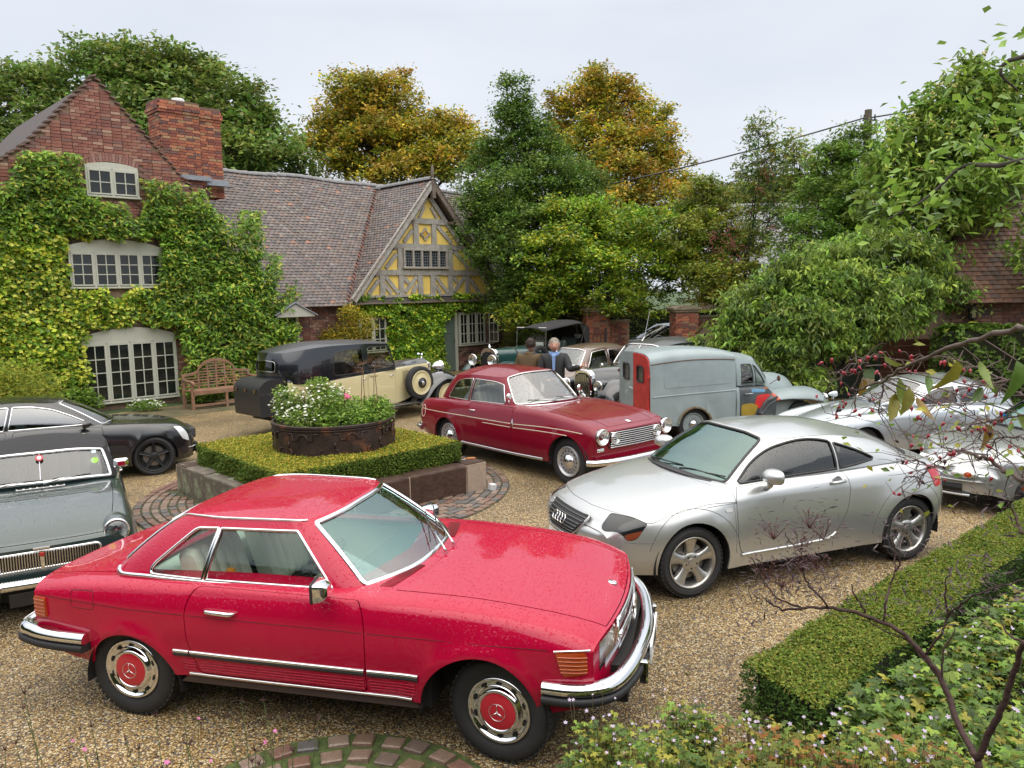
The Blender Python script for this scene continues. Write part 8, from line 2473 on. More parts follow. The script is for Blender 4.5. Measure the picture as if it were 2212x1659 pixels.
# ========================== dark green vintage tourer
def vintage():
 root=thing('parked_car','dark green vintage open tourer with black fabric hood and large chrome headlamps','car')
 green=mat('racing_green',(.010,.045,.042),.28,0,.8)
 black=MATS['black_coach_paint']
 L=[[(-.9,0,.95),(.0,0,1.02),(1.1,0,1.10),(1.6,0,1.22),(2.4,0,1.22),(3.05,0,1.22)],[(-.9,.2,.95),(.0,.25,1.02),(1.1,.25,1.10),(1.6,.20,1.205),(2.4,.15,1.205),(3.05,.12,1.205)],[(-.9,.36,.93),(.0,.42,1.0),(1.1,.44,1.08),(1.6,.36,1.15),(2.4,.26,1.15),(3.05,.21,1.15)],[(-.9,.46,.88),(.0,.56,.95),(1.1,.58,1.02),(1.6,.46,1.05),(2.4,.33,1.05),(3.05,.265,1.05)],[(-.9,.48,.8),(.0,.58,.85),(1.1,.60,.9),(1.6,.49,.92),(2.4,.35,.92),(3.05,.28,.92)],[(-.9,.48,.65),(.0,.59,.65),(1.1,.61,.7),(1.6,.50,.75),(2.4,.36,.75),(3.05,.285,.75)],[(-.9,.46,.55),(.0,.58,.55),(1.1,.60,.55),(1.6,.50,.6),(2.4,.36,.62),(3.05,.285,.62)],[(-.9,.44,.5),(.0,.56,.48),(1.1,.58,.48),(1.6,.48,.5),(2.4,.35,.52),(3.05,.275,.52)]]
 B=Body(L,sc=.13,ends=(-.9,3.05))
 ck=np.array([(1.35,-2.6),(1.42,0),(1.35,2.6),(.5,2.9),(-.6,2.8),(-.7,0),(-.6,-2.8),(.5,-2.9)])
 sheet(B,[(-.9,-7),(-.9,7),(3.05,7),(3.05,-7)],[ck],step=.06,name='body_shell',m=green,parent=root)
 endcap(B,-.9,False,green,root,'tail_panel',.03)
 mb=MB();ribbon(B,[(1.62,-7),(1.62,7)],.03,.006,None,mb=mb);ribbon(B,[(2.35,-7),(2.35,7)],.05,.012,None,mb=mb);mb.build('bonnet_strap',mat('leather_strap',(.02,.02,.018),.6),root)
 mb=MB()
 for sg in(1,-1):
  for k in range(20):
   x=1.75+k*.058;P=B.P([x],[sg*5.0])[0];mb.box((x,P[1]+sg*.004,.78),(.022,.012,.05))
 mb.build('bonnet_louvre',mat('louvre_light',(.12,.2,.2),.3),root)
 b=MB();pts=rnd([(-.28,.52),(.28,.52),(.28,1.12),(.16,1.25),(-.16,1.25),(-.28,1.12)],[.02,.02,.12,.1,.1,.12],5);b.prism(pts,3.06,3.18,'x');rd=b.build('radiator_shell',CHROME,root,bevel=.02)
 b=MB();pts=rnd([(-.23,.55),(.23,.55),(.23,1.06),(.12,1.15),(-.12,1.15),(-.23,1.06)],[.02,.02,.08,.06,.06,.08],5);b.prism(pts,3.18,3.19,'x');b.build('radiator_core',mat('stone_guard',(.015,.015,.016),.5,.3,bump=.6,bscale=90),rd)
 b=MB();b.lathe([(.035,0),(.03,.03),(.045,.035),(.045,.055),(.015,.06),(.012,.1),(.0005,.105)],14,(3.12,0,1.25),axis='z');b.build('radiator_cap',CHROME,root,smooth=True)
 for sg in(1,-1):
  o=lamp_round(root,(3.42,sg*.34,.95),.135,CHROME,depth=.02)
  b=MB();b.lathe([(.145,0),(.14,-.05),(.11,-.12),(.05,-.16),(.0005,-.17)],24,axis='x');b.tube([(-.06,0,-.12),(-.06,0,-.30)],.016,6);b.build('lamp_bowl',black,o,smooth=True)
  sweep_wing(root,[(1.9,.45),(2.2,.62),(2.6,.84),(3.0,.90),(3.3,.84),(3.52,.66)],sg*.42,sg*.72,[.03,.05,.06,.05,.04],green)
  sweep_wing(root,[(.45,.45),(.35,.7),(.0,.88),(-.35,.78),(-.5,.55)],sg*.58,sg*.80,[.03,.05,.05,.03],green,name='rear_wing')
  b=MB();b.box((1.2,sg*.66,.43),(1.5,.2,.025));b.build('running_board',black,root)
 o=lamp_round(root,(3.48,-.40,.62),.07,CHROME,name='spot_lamp')
 b=MB();b.tube([(3.38,-.5,.66),(3.38,.5,.66)],.014,6);b.build('lamp_bar',CHROME,root)
 b=MB();b.tube([(1.36,-.52,1.10),(1.32,-.52,1.70),(1.32,.52,1.70),(1.36,.52,1.10)],.012,5);b.tube([(1.355,-.5,1.14),(1.355,.5,1.14)],.010,5);o=b.build('windscreen_frame',CHROME2,root)
 b=MB();b.add([(1.355,-.5,1.14),(1.355,.5,1.14),(1.32,.5,1.69),(1.32,-.5,1.69)],[[0,1,2,3]]);b.build('windscreen',glassmat('limousine_glass'),o)
 fab=MATS['hood_fabric']
 V=[];xs=[(1.42,1.70,.52),(1.30,1.73,.54),(.7,1.80,.58),(.0,1.86,.60),(-.35,1.86,.60),(-.75,1.70,.56)]
 n=11
 for x,z,w in xs:
  for j in range(n):
   u=-1+2*j/(n-1);V.append((x,u*w,z-.10*abs(u)**2.5))
 F=[[i*n+j,i*n+j+1,(i+1)*n+j+1,(i+1)*n+j]for i in range(5)for j in range(n-1)]
 b=MB();b.add(V,np.array(F));h=b.build('fabric_hood',fab,root,smooth=True);md=h.modifiers.new('t','SOLIDIFY');md.thickness=.015
 b=MB()
 b.add([(-.74,-.55,1.62),(-.74,.55,1.62),(-.82,.50,.98),(-.82,-.50,.98)],[[0,1,2,3]])
 for sg in(1,-1):b.add([(-.74,sg*.56,1.61),(-.20,sg*.60,1.76),(-.35,sg*.60,1.45),(-.60,sg*.56,.98),(-.82,sg*.50,.98)],[[0,1,2,3,4]])
 b.build('hood_curtain',fab,root)
 b=MB()
 for sg in(1,-1):b.tube([(-.2,sg*.585,.95),(.0,sg*.59,1.76)],.008,5);b.tube([(-.1,sg*.585,.95),(-.55,sg*.57,1.70)],.008,5)
 b.build('hood_stick',BLACK,root)
 b=MB();b.lathe([(.14,0),(.0005,.0)],24,(-.766,.12,1.42),axis='x');b.build('rear_light_window',mat('pale_window',(.5,.55,.5),.4),root)
 b=MB();b.box((1.30,.26,1.20),(.01,.26,.20));b.build('paper_notice',mat('paper_white',(.78,.78,.76),.7),root,rot=None)
 rimm=mat('dark_green_wheel',(.012,.03,.03),.4)
 def rim(w):
  b=MB();b.lathe([(.28,.06),(.28,-.05),(.288,-.06),(.27,-.062),(.262,-.03)],40)
  for k in range(32):
   a=2*PI*k/32;a2=a+(.35 if k%2 else-.35)
   b.tube([(.05*math.cos(a2),-.06 if k%4<2 else .02,.05*math.sin(a2)),(.265*math.cos(a),-.03,.265*math.sin(a))],.004,4,cap=False)
  b.build('wire_wheel',rimm,w)
  b=MB();b.lathe([(.06,.02),(.05,-.09),(.03,-.10),(.0005,-.10)],20);b.build('hub',CHROME2,w,smooth=True)
 for x in(3.0,0):
  for sg in(1,-1):simple_wheel(root,x,.64,.40,sg,.40,.28,.13,rim)
 simple_wheel(root,1.75,.60,.85,1,.40,.28,.13,rim,name='spare_wheel')
 underbody(root,-.8,3.1,.8,.35,.55)
 interior(root,[(.75,.28,.72),(.75,-.28,.72),(-.2,.0,.75)],(-.7,1.3,1.1,.55),mat('green_leather',(.02,.035,.03),.5),None,wheel=(1.05,-.28,1.18),hr=False)
 place(root,1.415,22.632,229.9,s=.987)
vintage()
# ========================== two post-war saloons with upright radiator
def saloon(name_label,paint,wingpaint,pose,s,roofm=None,aerial=False,lowm=None):
 root=thing('parked_car',name_label,'car')
 L=[[(-1.0,0,.78),(-.7,0,.95),(0,0,1.0),(1.0,0,1.0),(1.8,0,1.13),(2.5,0,1.14),(3.15,0,1.12)],[(-1.0,.3,.77),(-.7,.3,.94),(0,.35,.99),(1.0,.35,.99),(1.8,.26,1.10),(2.5,.20,1.10),(3.15,.14,1.09)],[(-1.0,.5,.74),(-.7,.52,.90),(0,.60,.97),(1.0,.60,.98),(1.8,.46,1.02),(2.5,.32,1.02),(3.15,.22,1.00)],[(-1.0,.60,.70),(-.7,.66,.85),(0,.74,.95),(1.0,.74,.96),(1.8,.62,.90),(2.5,.44,.82),(3.15,.36,.76)],[(-1.0,.68,.66),(-.7,.74,.80),(0,.80,.92),(1.0,.80,.93),(1.8,.74,.88),(2.5,.66,.86),(3.15,.60,.80)],[(-1.0,.72,.58),(-.7,.80,.65),(0,.85,.70),(1.0,.84,.72),(1.8,.83,.72),(2.5,.84,.74),(3.15,.76,.66)],[(-1.0,.72,.45),(-.7,.80,.45),(0,.86,.45),(1.0,.84,.45),(1.8,.84,.45),(2.5,.85,.45),(3.15,.78,.5)],[(-1.0,.66,.36),(-.7,.75,.32),(0,.82,.30),(1.0,.80,.28),(1.8,.80,.28),(2.5,.80,.30),(3.15,.72,.38)]]
 B=Body(L,wheels=[(0,.36,.40),(2.9,.36,.42)][:1]+[(2.75,.36,.38)],flare=(.02,.05),bow=(.10,.1),ends=(-1.0,3.15),sc=.13)
 C=Cabin([(1.85,0,1.12,1.45,0,1.56),(1.82,.36,1.11,1.43,.32,1.555),(1.74,.60,1.07,1.38,.52,1.51),(1.62,.68,1.01,1.28,.58,1.51,.02),(.75,.74,.98,.75,.62,1.55,.03),(-.15,.72,.97,-.05,.60,1.50,.03),(-.60,.60,.97,-.45,.48,1.42,.05),(-.80,.34,.98,-.60,.28,1.42,.06),(-.84,0,.98,-.64,0,1.43,.06)],bulge=.015)
 dw=rnd(cab_ab(C,[(1.54,1.03),(1.30,1.44),(.80,1.49),(.80,1.01)]),.03,4,(C.sa,C.sc))
 qw=rnd(cab_ab(C,[(.70,1.01),(.70,1.48),(.1,1.45),(-.22,1.30),(-.15,1.02)]),[.02,.02,.1,.08,.04],4,(C.sa,C.sc))
 ck=cockpit_hole([(1.72,0),(1.66,1.2),(1.55,2.2),(.8,2.3),(0,2.2),(-.6,1.2),(-.7,0)])
 gl=MATS['classic_windscreen'];sgm=MATS['classic_side_glass']
 std_car(root,B,C,paint,-1.0,3.15,[[(.80,.97),(.79,.7),(.80,.32),(1.60,.32),(1.70,.6),(1.70,.98)],[(.74,.97),(.74,.7),(.74,.32),(.45,.32),(.2,.6),(-.05,.8),(-.1,.95)]],ck,sym_ws(C,1.9,.06,.92,.05),sym_rw(C,7.0,.35,.8),[dw,qw],gl,CHROME,sgm,1.64,handles=[(1.45,.90),(.55,.9)],roofmat=roofm,cap=(.0,.03),trim_w=.02)
 b=MB();pts=rnd([(-.26,.46),(.26,.46),(.25,1.02),(.13,1.12),(-.13,1.12),(-.25,1.02)],[.04,.04,.1,.06,.06,.1],5);b.prism(pts,3.10,3.25,'x');rd=b.build('radiator_shell',CHROME,root,bevel=.03)
 b=MB();b.prism(rnd([(-.215,.50),(.215,.50),(.21,.98),(.10,1.05),(-.10,1.05),(-.21,.98)],.04,4),3.25,3.256,'x');b.build('radiator_core',DARKIN,rd)
 for k in range(14):
  y=-.2+k*.4/13;h=.50 if abs(y)<.12 else .45
  b=MB();b.box((3.264,y,.52+h/2),(.012,.012,h));b.build('radiator_bar',CHROME2 if k%2 else CHROME,rd)
 b=MB();b.tube([(3.15,0,1.12),(3.16,0,1.17)],.018,8);b.tube([(3.16,0,1.17),(3.08,.07,1.25)],[.015,.004],5);b.tube([(3.16,0,1.17),(3.08,-.07,1.25)],[.015,.004],5);b.build('radiator_mascot',CHROME,root)
 for sg in(1,-1):
  o=lamp_round(root,(3.27,sg*.46,.80),.105,CHROME,depth=.03)
  b=MB();b.lathe([(.12,0),(.125,-.10),(.11,-.3),(.03,-.5)],24,axis='x');b.build('lamp_pod',wingpaint,o,smooth=True)
  b=MB()
  sweep=[(1.75,.62),(2.1,.78),(2.5,.90),(2.8,.93),(3.1,.86),(3.32,.68),(3.38,.45)]
  sweep_wing(root,sweep,sg*.42,sg*.88,[.06,.14,.22,.22,.14],wingpaint)
  sprung_mirror(root,(1.95,sg*.72,.92),sg)
 bumper_bar(root,[(3.20,-.88,.42),(3.42,-.80,.42),(3.50,-.4,.42),(3.52,0,.42),(3.50,.4,.42),(3.42,.80,.42),(3.20,.88,.42)],.10,.04)
 for sg in(1,-1):
  o=lamp_round(root,(3.46,sg*.22,.58),.075,CHROME,name='fog_lamp')
 rim=steel_rim(.10,.21,0,-.08,m=wingpaint)
 for x in(2.95,0):
  for sg in(1,-1):simple_wheel(root,x,.68,.35,sg,.35,.21,.16,rim)
 wells(root,B.wheels,.82,.45);underbody(root,-.8,3.0,1.0,.22,.55)
 b=MB();b.box((1.3,0,.36),(2.2,1.5,.18));b.build('floor_pan',DARKIN,root)
 interior(root,[(.95,.33,.55),(.95,-.33,.55),(0,.33,.55),(0,-.33,.55)],(-.5,1.7,1.36,.5),mat('pale_leather'),MATS['grey_trim'],dash=(1.62,0,.98),wheel=(1.32,-.33,1.05),hr=False)
 if aerial:
  b=MB();b.tube([(1.44,0,1.60),(1.36,0,1.68),(1.18,0,2.25)],[.012,.008,.004],5);b.build('aerial',CHROME2,root)
  b=MB();b.tube([(1.80,0,1.13),(1.45,0,1.55)],.008,5);b.build('windscreen_divider',CHROME,root)
  mb=MB()
 place(root,*pose,s=s)
blk2=MATS['black_coach_paint']
saloon('black classic saloon with roof aerial and upright chrome radiator behind the grey van',mat('dark_saloon_paint',(.014,.014,.017),.25,0,1.0),blk2,(3.91,17.56,218.9),.985,roofm=mat('wet_black_roof',(.03,.032,.030),.35,noise=.3,nscale=20,bump=.2,bscale=30,coat=.3),aerial=True)
saloon('brown-roofed classic saloon standing behind the two talking men',mat('brown_paint',(.135,.085,.065),.3,0,1.0),MATS['brown_paint'],(2.314,18.978,222.9),.873)
# ========================== unrestored grey van
def van():
 root=thing('parked_van','unrestored grey primer van with one red rear door and rust spots','van')
 grey=mat('grey_primer',(.235,.285,.295),.42,0,.25,noise=.16,nscale=2.2,dirt=(.16,.09,.05,.665),dscale=5.0,bump=.08,bscale=12)
 red=mat('faded_red',(.42,.025,.022),.5,0,.1,noise=.3,nscale=5,dirt=(.10,.03,.02,.60),dscale=7)
 L=[[(-.78,0,1.665),(-.5,0,1.71),(.1,0,1.74),(.7,0,1.71),(.96,0,1.66)],[(-.78,.40,1.655),(-.5,.40,1.70),(.1,.40,1.73),(.7,.40,1.70),(.96,.40,1.65)],[(-.78,.60,1.62),(-.5,.60,1.66),(.1,.60,1.69),(.7,.60,1.66),(.96,.60,1.61)],[(-.78,.69,1.55),(-.5,.69,1.59),(.1,.69,1.62),(.7,.69,1.60),(.96,.69,1.56)],[(-.78,.715,1.44),(-.5,.715,1.47),(.1,.72,1.50),(.7,.715,1.49),(.96,.70,1.47)],[(-.78,.73,1.10),(-.5,.735,1.10),(.1,.74,1.10),(.7,.74,1.10),(1.0,.73,1.10)],[(-.78,.74,.75),(-.5,.745,.75),(.1,.75,.75),(.7,.75,.75),(1.04,.745,.75)],[(-.78,.73,.32),(-.5,.74,.32),(.1,.745,.30),(.7,.74,.30),(1.06,.74,.30)]]
 B=Body(L,wheels=[(.10,.30,.33)],flare=(.035,.05),ends=(-.78,.96),sc=.14)
 lowbody(B,-.78,.96,grey,root,step=.06,name='cargo_body')
 endcap(B,.96,True,grey,root,'bulkhead',.0)
 for sg in(1,-1):
  ribbon(B,B.side([(-.77,1.47),(-.5,1.50),(.1,1.535),(.7,1.525),(.95,1.50)],sg),.018,.014,mat('rusty_gutter',(.12,.06,.035),.8,noise=.4,nscale=30),root,'roof_gutter')
  pn=rnd(B.side([(-.50,1.03),(-.52,1.22),(-.20,1.43),(.30,1.46),(.88,1.45),(.89,1.07)],sg),[.06,.12,.2,0,.05,.05],6,(1,B.sc))
  sheet(B,pn,step=.07,name='side_panel',m=grey,parent=root,inset=-.007,skirt=.007)
  ribbon(B,B.side([(-.74,.87),(.0,.90),(.96,.93)],sg),.03,.010,grey,root,'waist_moulding')
  ribbon(B,B.side(arc_pts(.10,.30,.345,5,172,24),sg),.05,.02,mat('arch_rust',(.13,.09,.05),.7,noise=.5,nscale=12,dirt=(.15,.2,.17,.5),dscale=6),root,'arch_lip')
 xr=-.785
 for(y0,y1,m_,dn)in((-.68,.0,red,'rear_door'),(.01,.66,grey,'rear_door')):
  ym=(y0+y1)/2
  ys_=[-.71,-.69,-.60,-.40,-.2,0]if y0<-.1 else[0.01,.2,.40,.60,.69,.71]
  zt=np.interp(np.abs(ys_),[0,.40,.60,.69,.715],[1.655,1.645,1.61,1.54,1.44])
  b=MB();outer=np.array([(ys_[-1],.33)]+[(a,z)for a,z in zip(ys_[::-1],zt[::-1])]+[(ys_[0],.33)])
  win=rnd([(ym-.15,1.12),(ym+.15,1.12),(ym+.15,1.42),(ym-.15,1.42)],.05,4)
  pts=np.vstack([outer,win]);E=[(i,(i+1)%len(outer))for i in range(len(outer))]+[(len(outer)+i,len(outer)+(i+1)%len(win))for i in range(len(win))]
  r=delaunay_2d_cdt([Vector(p)for p in pts],E,[],0,1e-6);V2=np.array([tuple(v)for v in r[0]]);T=np.array([t for t in r[2]]);c=V2[T].mean(1);T=T[pip(c,outer)&~pip(c,win)]
  V=np.c_[np.full(len(V2),xr-.03),V2]
  nrm=np.cross(V[T[:,1]]-V[T[:,0]],V[T[:,2]]-V[T[:,0]]);T[nrm[:,0]>0]=T[nrm[:,0]>0][:,::-1]
  d=np_obj(dn,V,[T],m_,root);md=d.modifiers.new('t','SOLIDIFY');md.thickness=.03;md.offset=-1
  if m_ is red:d['label']='red rear door'
  b=MB();b.tube([(xr-.034,p[0],p[1])for p in win],.012,6,closed=True);o=b.build('window_seal',RUB,d)
  b=MB();b.add([(xr-.02,p[0],p[1])for p in win],[list(range(len(win)))[::-1]]);b.build('rear_window',mat('dull_glass',(.04,.045,.04),.25,0,.5),d)
  b=MB();b.tube([(xr-.036,*p)for p in rnd([(ym-.19,1.10),(ym-.19,1.46),(ym+.19,1.46),(ym+.19,1.10)],.08,5)],.006,5);b.build('window_moulding',m_,d)
  hy=-.72 if y0<-.1 else .72
  for z in(1.25,.62):
   b=MB();b.box((xr-.035,hy,z),(.03,.09,.035));b.tube([(xr-.03,hy,z-.03),(xr-.03,hy,z+.03)],.016,6);b.build('hinge',m_ if m_ is red else mat('rusty_gutter'),d)
 b=MB();b.tube([(xr-.05,-.04,.98),(xr-.09,-.04,.98),(xr-.09,.06,.99),(xr-.09,-.14,.97)],.012,6);b.build('door_handle',CHROME2,root)
 V=B.P(np.full(33,-.78),np.linspace(-7,7,33));b=MB();b.tube(V,.014,6);b.build('rear_frame',grey,root)
 L=[[(.98,0,1.10),(1.6,0,1.12),(1.9,0,1.16),(2.2,0,1.14),(2.45,0,1.06),(2.60,0,.90),(2.66,0,.70)],[(.98,.2,1.08),(1.6,.2,1.10),(1.9,.18,1.12),(2.2,.15,1.09),(2.45,.12,1.01),(2.60,.11,.86),(2.66,.10,.68)],[(.98,.45,1.04),(1.6,.44,1.04),(1.9,.36,1.0),(2.2,.29,.94),(2.45,.25,.86),(2.60,.22,.74),(2.66,.2,.60)],[(.98,.62,1.0),(1.6,.60,.97),(1.9,.50,.82),(2.2,.42,.74),(2.45,.40,.70),(2.60,.38,.62),(2.66,.34,.52)],[(.98,.70,.96),(1.6,.68,.92),(1.9,.60,.80),(2.2,.55,.76),(2.45,.52,.72),(2.60,.48,.62),(2.66,.42,.50)],[(.98,.735,.80),(1.6,.72,.76),(1.9,.66,.70),(2.2,.62,.66),(2.45,.58,.6),(2.60,.52,.55),(2.66,.46,.45)],[(.98,.745,.6),(1.6,.73,.58),(1.9,.68,.55),(2.2,.64,.52),(2.45,.6,.5),(2.60,.54,.45),(2.66,.48,.40)],[(.98,.73,.32),(1.6,.72,.32),(1.9,.68,.34),(2.2,.64,.38),(2.45,.6,.40),(2.60,.54,.40),(2.66,.48,.36)]]
 D=Body(L,ends=(.98,2.66),sc=.13)
 dr=[(1.05,.99),(1.05,.33),(1.74,.33),(1.80,.6),(1.80,.90)]
 holes=door_polys(D,dr,.03)
 sheet(D,[(.98,-7),(.98,7),(2.66,7),(2.66,-7)],holes+[np.array([(1.05,-2.6),(1.05,2.6),(1.55,2.4),(1.72,0),(1.55,-2.4)])],step=.06,name='front_body',m=grey,parent=root)
 endcap(D,2.66,True,grey,root,'nose_panel',.05)
 dk=mat('dark_door_paint',(.05,.06,.065),.5,0,.2,noise=.5,nscale=4,dirt=(.18,.06,.02,.62),dscale=4)
 for h in holes:
  o=sheet(D,shrink(h,D),step=.06,name='cab_door',m=dk,parent=root)
  sg=np.sign(h[:,1].mean())
  for pts,c,nm in(([(1.42,.80),(1.36,.62),(1.55,.48),(1.72,.60),(1.74,.80)],(.52,.02,.02),'red'),([(1.08,.64),(1.30,.66),(1.45,.60),(1.38,.42),(1.08,.42)],(.33,.23,.03),'yellow'),([(1.32,.93),(1.30,.86),(1.60,.85),(1.62,.90)],(.10,.25,.40),'blue'),([(1.6,.94),(1.6,.90),(1.76,.88),(1.75,.91)],(.35,.10,.03),'orange')):
   q=rnd(D.side(pts,sg),.04,4,(1,D.sc));sheet(D,q,step=.06,name='paint_patch',m=mat(nm+'_patch',c,.5,noise=.25,nscale=6),parent=o,inset=-.0015,skirt=0)
  P=D.P(*[np.array([v])for v in D.side([(1.14,.84)],sg)[0]])[0]
  b=MB();b.tube([P,P+(0,sg*.04,0),P+(.16,sg*.04,.0)],.013,6);b.build('handle',CHROME2,o)
 C=Cabin([(1.86,0,1.13,1.56,0,1.52),(1.83,.30,1.12,1.54,.28,1.51),(1.74,.52,1.04,1.46,.48,1.46),(1.66,.60,.99,1.36,.56,1.46,.03),(1.40,.66,.99,1.20,.60,1.51,.03),(1.10,.70,1.0,1.06,.62,1.53,.03),(1.00,.70,1.0,.98,.62,1.55),(.985,.4,1.0,.97,.4,1.60),(.98,0,1.0,.965,0,1.62)],bulge=.02)
 dw=rnd(cab_ab(C,[(1.10,1.02),(1.10,1.40),(1.34,1.385),(1.37,1.0)],lo=1.5),.03,4,(C.sa,C.sc));qw=rnd(cab_ab(C,[(1.41,1.0),(1.38,1.38),(1.45,1.34),(1.66,1.02)],lo=1.5),.02,4,(C.sa,C.sc))
 gl=MATS['classic_side_glass']
 cabin_shell(C,root,grey,[sym_ws(C,1.85,.08,.9,.05)],[dw,qw],gl,trim=dk,trim_w=.02,side_glass=gl)
 roofcap(C,1.60,grey,root,'cab_roof',pw=2.2,xc=1.1)
 for sg in(1,-1):
  w2=sweep_wing(root,[(1.42,.46),(1.55,.68),(1.74,.80)],sg*.58,sg*.84,[.05,.10,.12],dk,name='wing_rear_section')
  sweep_wing(root,[(1.74,.80),(1.80,.825)],sg*.52,sg*.855,[.12,.12],mat('orange_primer',(.45,.07,.03),.5,noise=.3,nscale=8),name='wing_band')
  sweep_wing(root,[(1.80,.825),(2.1,.88),(2.4,.90),(2.7,.88),(2.92,.78),(3.0,.60),(2.98,.45)],sg*.42,sg*.85,[.12,.2,.24,.2,.14],grey)
  b=MB();b.prism([(1.45,.34),(1.75,.34),(1.80,.78),(1.60,.70),(1.50,.55)],sg*.79,sg*.83,'y');b.build('wing_side',dk,root)
  b=MB();b.tube([(1.72,sg*.68,1.0),(1.80,sg*.80,1.10)],.007,5);b.lathe([(.0005,-.01),(.05,-.006),(.055,.004),(.0005,.008)],16,(1.81,sg*.83,1.12),axis='x');b.build('mirror',mat('rusty_gutter'),root)
  lamp_round(root,(2.98,sg*.62,.66),.09,CHROME2)
 rim=steel_rim(.08,.22,0,-.07,m=grey,hubm=CHROME2)
 for x,dx in((2.42,0),(.10,0)):
  for sg in(1,-1):simple_wheel(root,x,.64,.315,sg,.315,.22,.14,rim)
 wells(root,[(.10,.30,.33)],.75,.45);underbody(root,-.7,2.6,.9,.25,.6)
 interior(root,[(1.25,.3,.6),(1.25,-.3,.6)],(1.0,1.7,1.3,.5),mat('brown_leather'),DARKIN,wheel=(1.5,-.3,1.02),hr=False)
 place(root,2.932,14.141,14.0,s=.936)
van()
# ========================== silver classic fastback and silver open two-seater
def silver_classic():
 root=thing('parked_car','silver classic fastback coupe with oxblood interior, seen beyond the rose branches','car')
 paint=mat('silver_blue_paint',(.42,.455,.49),.25,.55,1.0,coatr=.03)
 L=[[(-1.1,0,.55),(-.9,0,.72),(-.3,0,.90),(.8,0,.98),(1.8,0,.95),(2.4,0,.88),(3.0,0,.74),(3.4,0,.60),(3.62,0,.46)],[(-1.1,.25,.54),(-.9,.3,.70),(-.3,.4,.89),(.8,.4,.97),(1.8,.38,.94),(2.4,.34,.86),(3.0,.28,.72),(3.4,.22,.58),(3.62,.18,.45)],[(-1.1,.4,.52),(-.9,.5,.68),(-.3,.6,.87),(.8,.62,.95),(1.8,.56,.90),(2.4,.48,.80),(3.0,.42,.68),(3.4,.36,.56),(3.62,.3,.44)],[(-1.1,.5,.50),(-.9,.62,.66),(-.3,.74,.84),(.8,.74,.90),(1.8,.70,.88),(2.4,.66,.84),(3.0,.60,.76),(3.4,.54,.62),(3.62,.46,.46)],[(-1.1,.54,.47),(-.9,.68,.60),(-.3,.80,.76),(.8,.80,.80),(1.8,.78,.80),(2.4,.77,.78),(3.0,.70,.70),(3.4,.62,.58),(3.62,.52,.44)],[(-1.1,.56,.42),(-.9,.70,.48),(-.3,.83,.56),(.8,.82,.58),(1.8,.81,.58),(2.4,.81,.58),(3.0,.74,.54),(3.4,.65,.48),(3.62,.55,.40)],[(-1.1,.54,.36),(-.9,.68,.36),(-.3,.82,.38),(.8,.81,.38),(1.8,.80,.38),(2.4,.80,.38),(3.0,.73,.38),(3.4,.64,.37),(3.62,.54,.35)],[(-1.1,.5,.30),(-.9,.62,.26),(-.3,.77,.24),(.8,.77,.22),(1.8,.77,.22),(2.4,.76,.22),(3.0,.68,.24),(3.4,.6,.27),(3.62,.5,.30)]]
 B=Body(L,wheels=[(-.05,.30,.35),(2.45,.30,.36)],flare=(.01,.05),bow=(.15,.15),ends=(-1.1,3.62),sc=.13)
 C=Cabin([(1.88,0,.96,1.22,0,1.33),(1.85,.35,.955,1.20,.30,1.32),(1.68,.62,.91,1.12,.50,1.27),(1.56,.68,.90,1.0,.56,1.27,.03),(.72,.72,.91,.62,.58,1.29,.03),(.05,.70,.89,.15,.54,1.24,.04),(-.55,.58,.83,-.15,.46,1.16,.06),(-.85,.34,.74,-.30,.28,1.15,.1),(-.90,0,.73,-.34,0,1.16,.1)],bulge=.02)
 dw=rnd(cab_ab(C,[(1.46,.93),(1.25,1.09),(1.02,1.19),(.68,1.22),(.66,.94)]),[.02,.06,.06,.02,.02],4,(C.sa,C.sc))
 qw=rnd(cab_ab(C,[(.60,.94),(.62,1.22),(.35,1.19),(.08,1.07),(.05,.94)]),[.02,.02,.1,.08,.05],4,(C.sa,C.sc))
 ck=cockpit_hole([(1.75,0),(1.68,1.2),(1.5,2.0),(.8,2.2),(.1,2.1),(-.5,1.3),(-.6,0)])
 gl=MATS['classic_windscreen'];sgm=MATS['classic_side_glass']
 std_car(root,B,C,paint,-1.1,3.62,[[(.60,.88),(.58,.7),(.60,.26),(1.58,.26),(1.64,.5),(1.64,.88)]],ck,sym_ws(C,1.93,.05,.93,.1),sym_rw(C,7.2,.3,.8),[dw,qw],gl,CHROME2,sgm,1.385,cap=(.03,.03),trim_w=.018,pw=2.0,handles=[(.7,.78)])
 for sg in(1,-1):
  b=MB();b.lathe([(.0005,-.16),(.03,-.12),(.052,-.05),(.058,.0),(.055,.01),(.0005,.012)],20,axis='x');b.tube([(-.04,0,-.03),(-.04,-sg*.02,-.10)],.02,6)
  b.build('wing_mirror',paint,root,smooth=True,loc=(1.98,sg*.72,.99),rot=(0,0,PI))
  lamp_round(root,(3.40,sg*.54,.58),.085,CHROME)
  mb=MB();ribbon(B,B.side([(2.75,.70),(3.0,.66)],sg),.008,.004,None,mb=mb);mb.build('wing_trim',CHROME,root)
 ox=mat('oxblood_leather',(.13,.02,.018),.5)
 interior(root,[(.95,.33,.48),(.95,-.33,.48)],(.0,1.6,1.3,.42),ox,ox,dash=(1.52,0,.86),wheel=(1.22,-.33,.92),hr=False)
 wiper(root,(1.92,.1,.965),(1.80,.42,1.0),(1.86,.16,.99),(1.72,.56,1.0),CHROME2)
 wiper(root,(1.92,-.4,.955),(1.86,-.1,1.01),(1.87,-.34,.99),(1.87,.04,1.02),CHROME2)
 rim=steel_rim(.09,.21,12,-.08)
 for x in(2.45,-.05):
  for sg in(1,-1):simple_wheel(root,x,.65,.32,sg,.32,.21,.17,rim)
 wells(root,B.wheels,.80,.45);underbody(root,-.8,3.2,1.0,.18,.45)
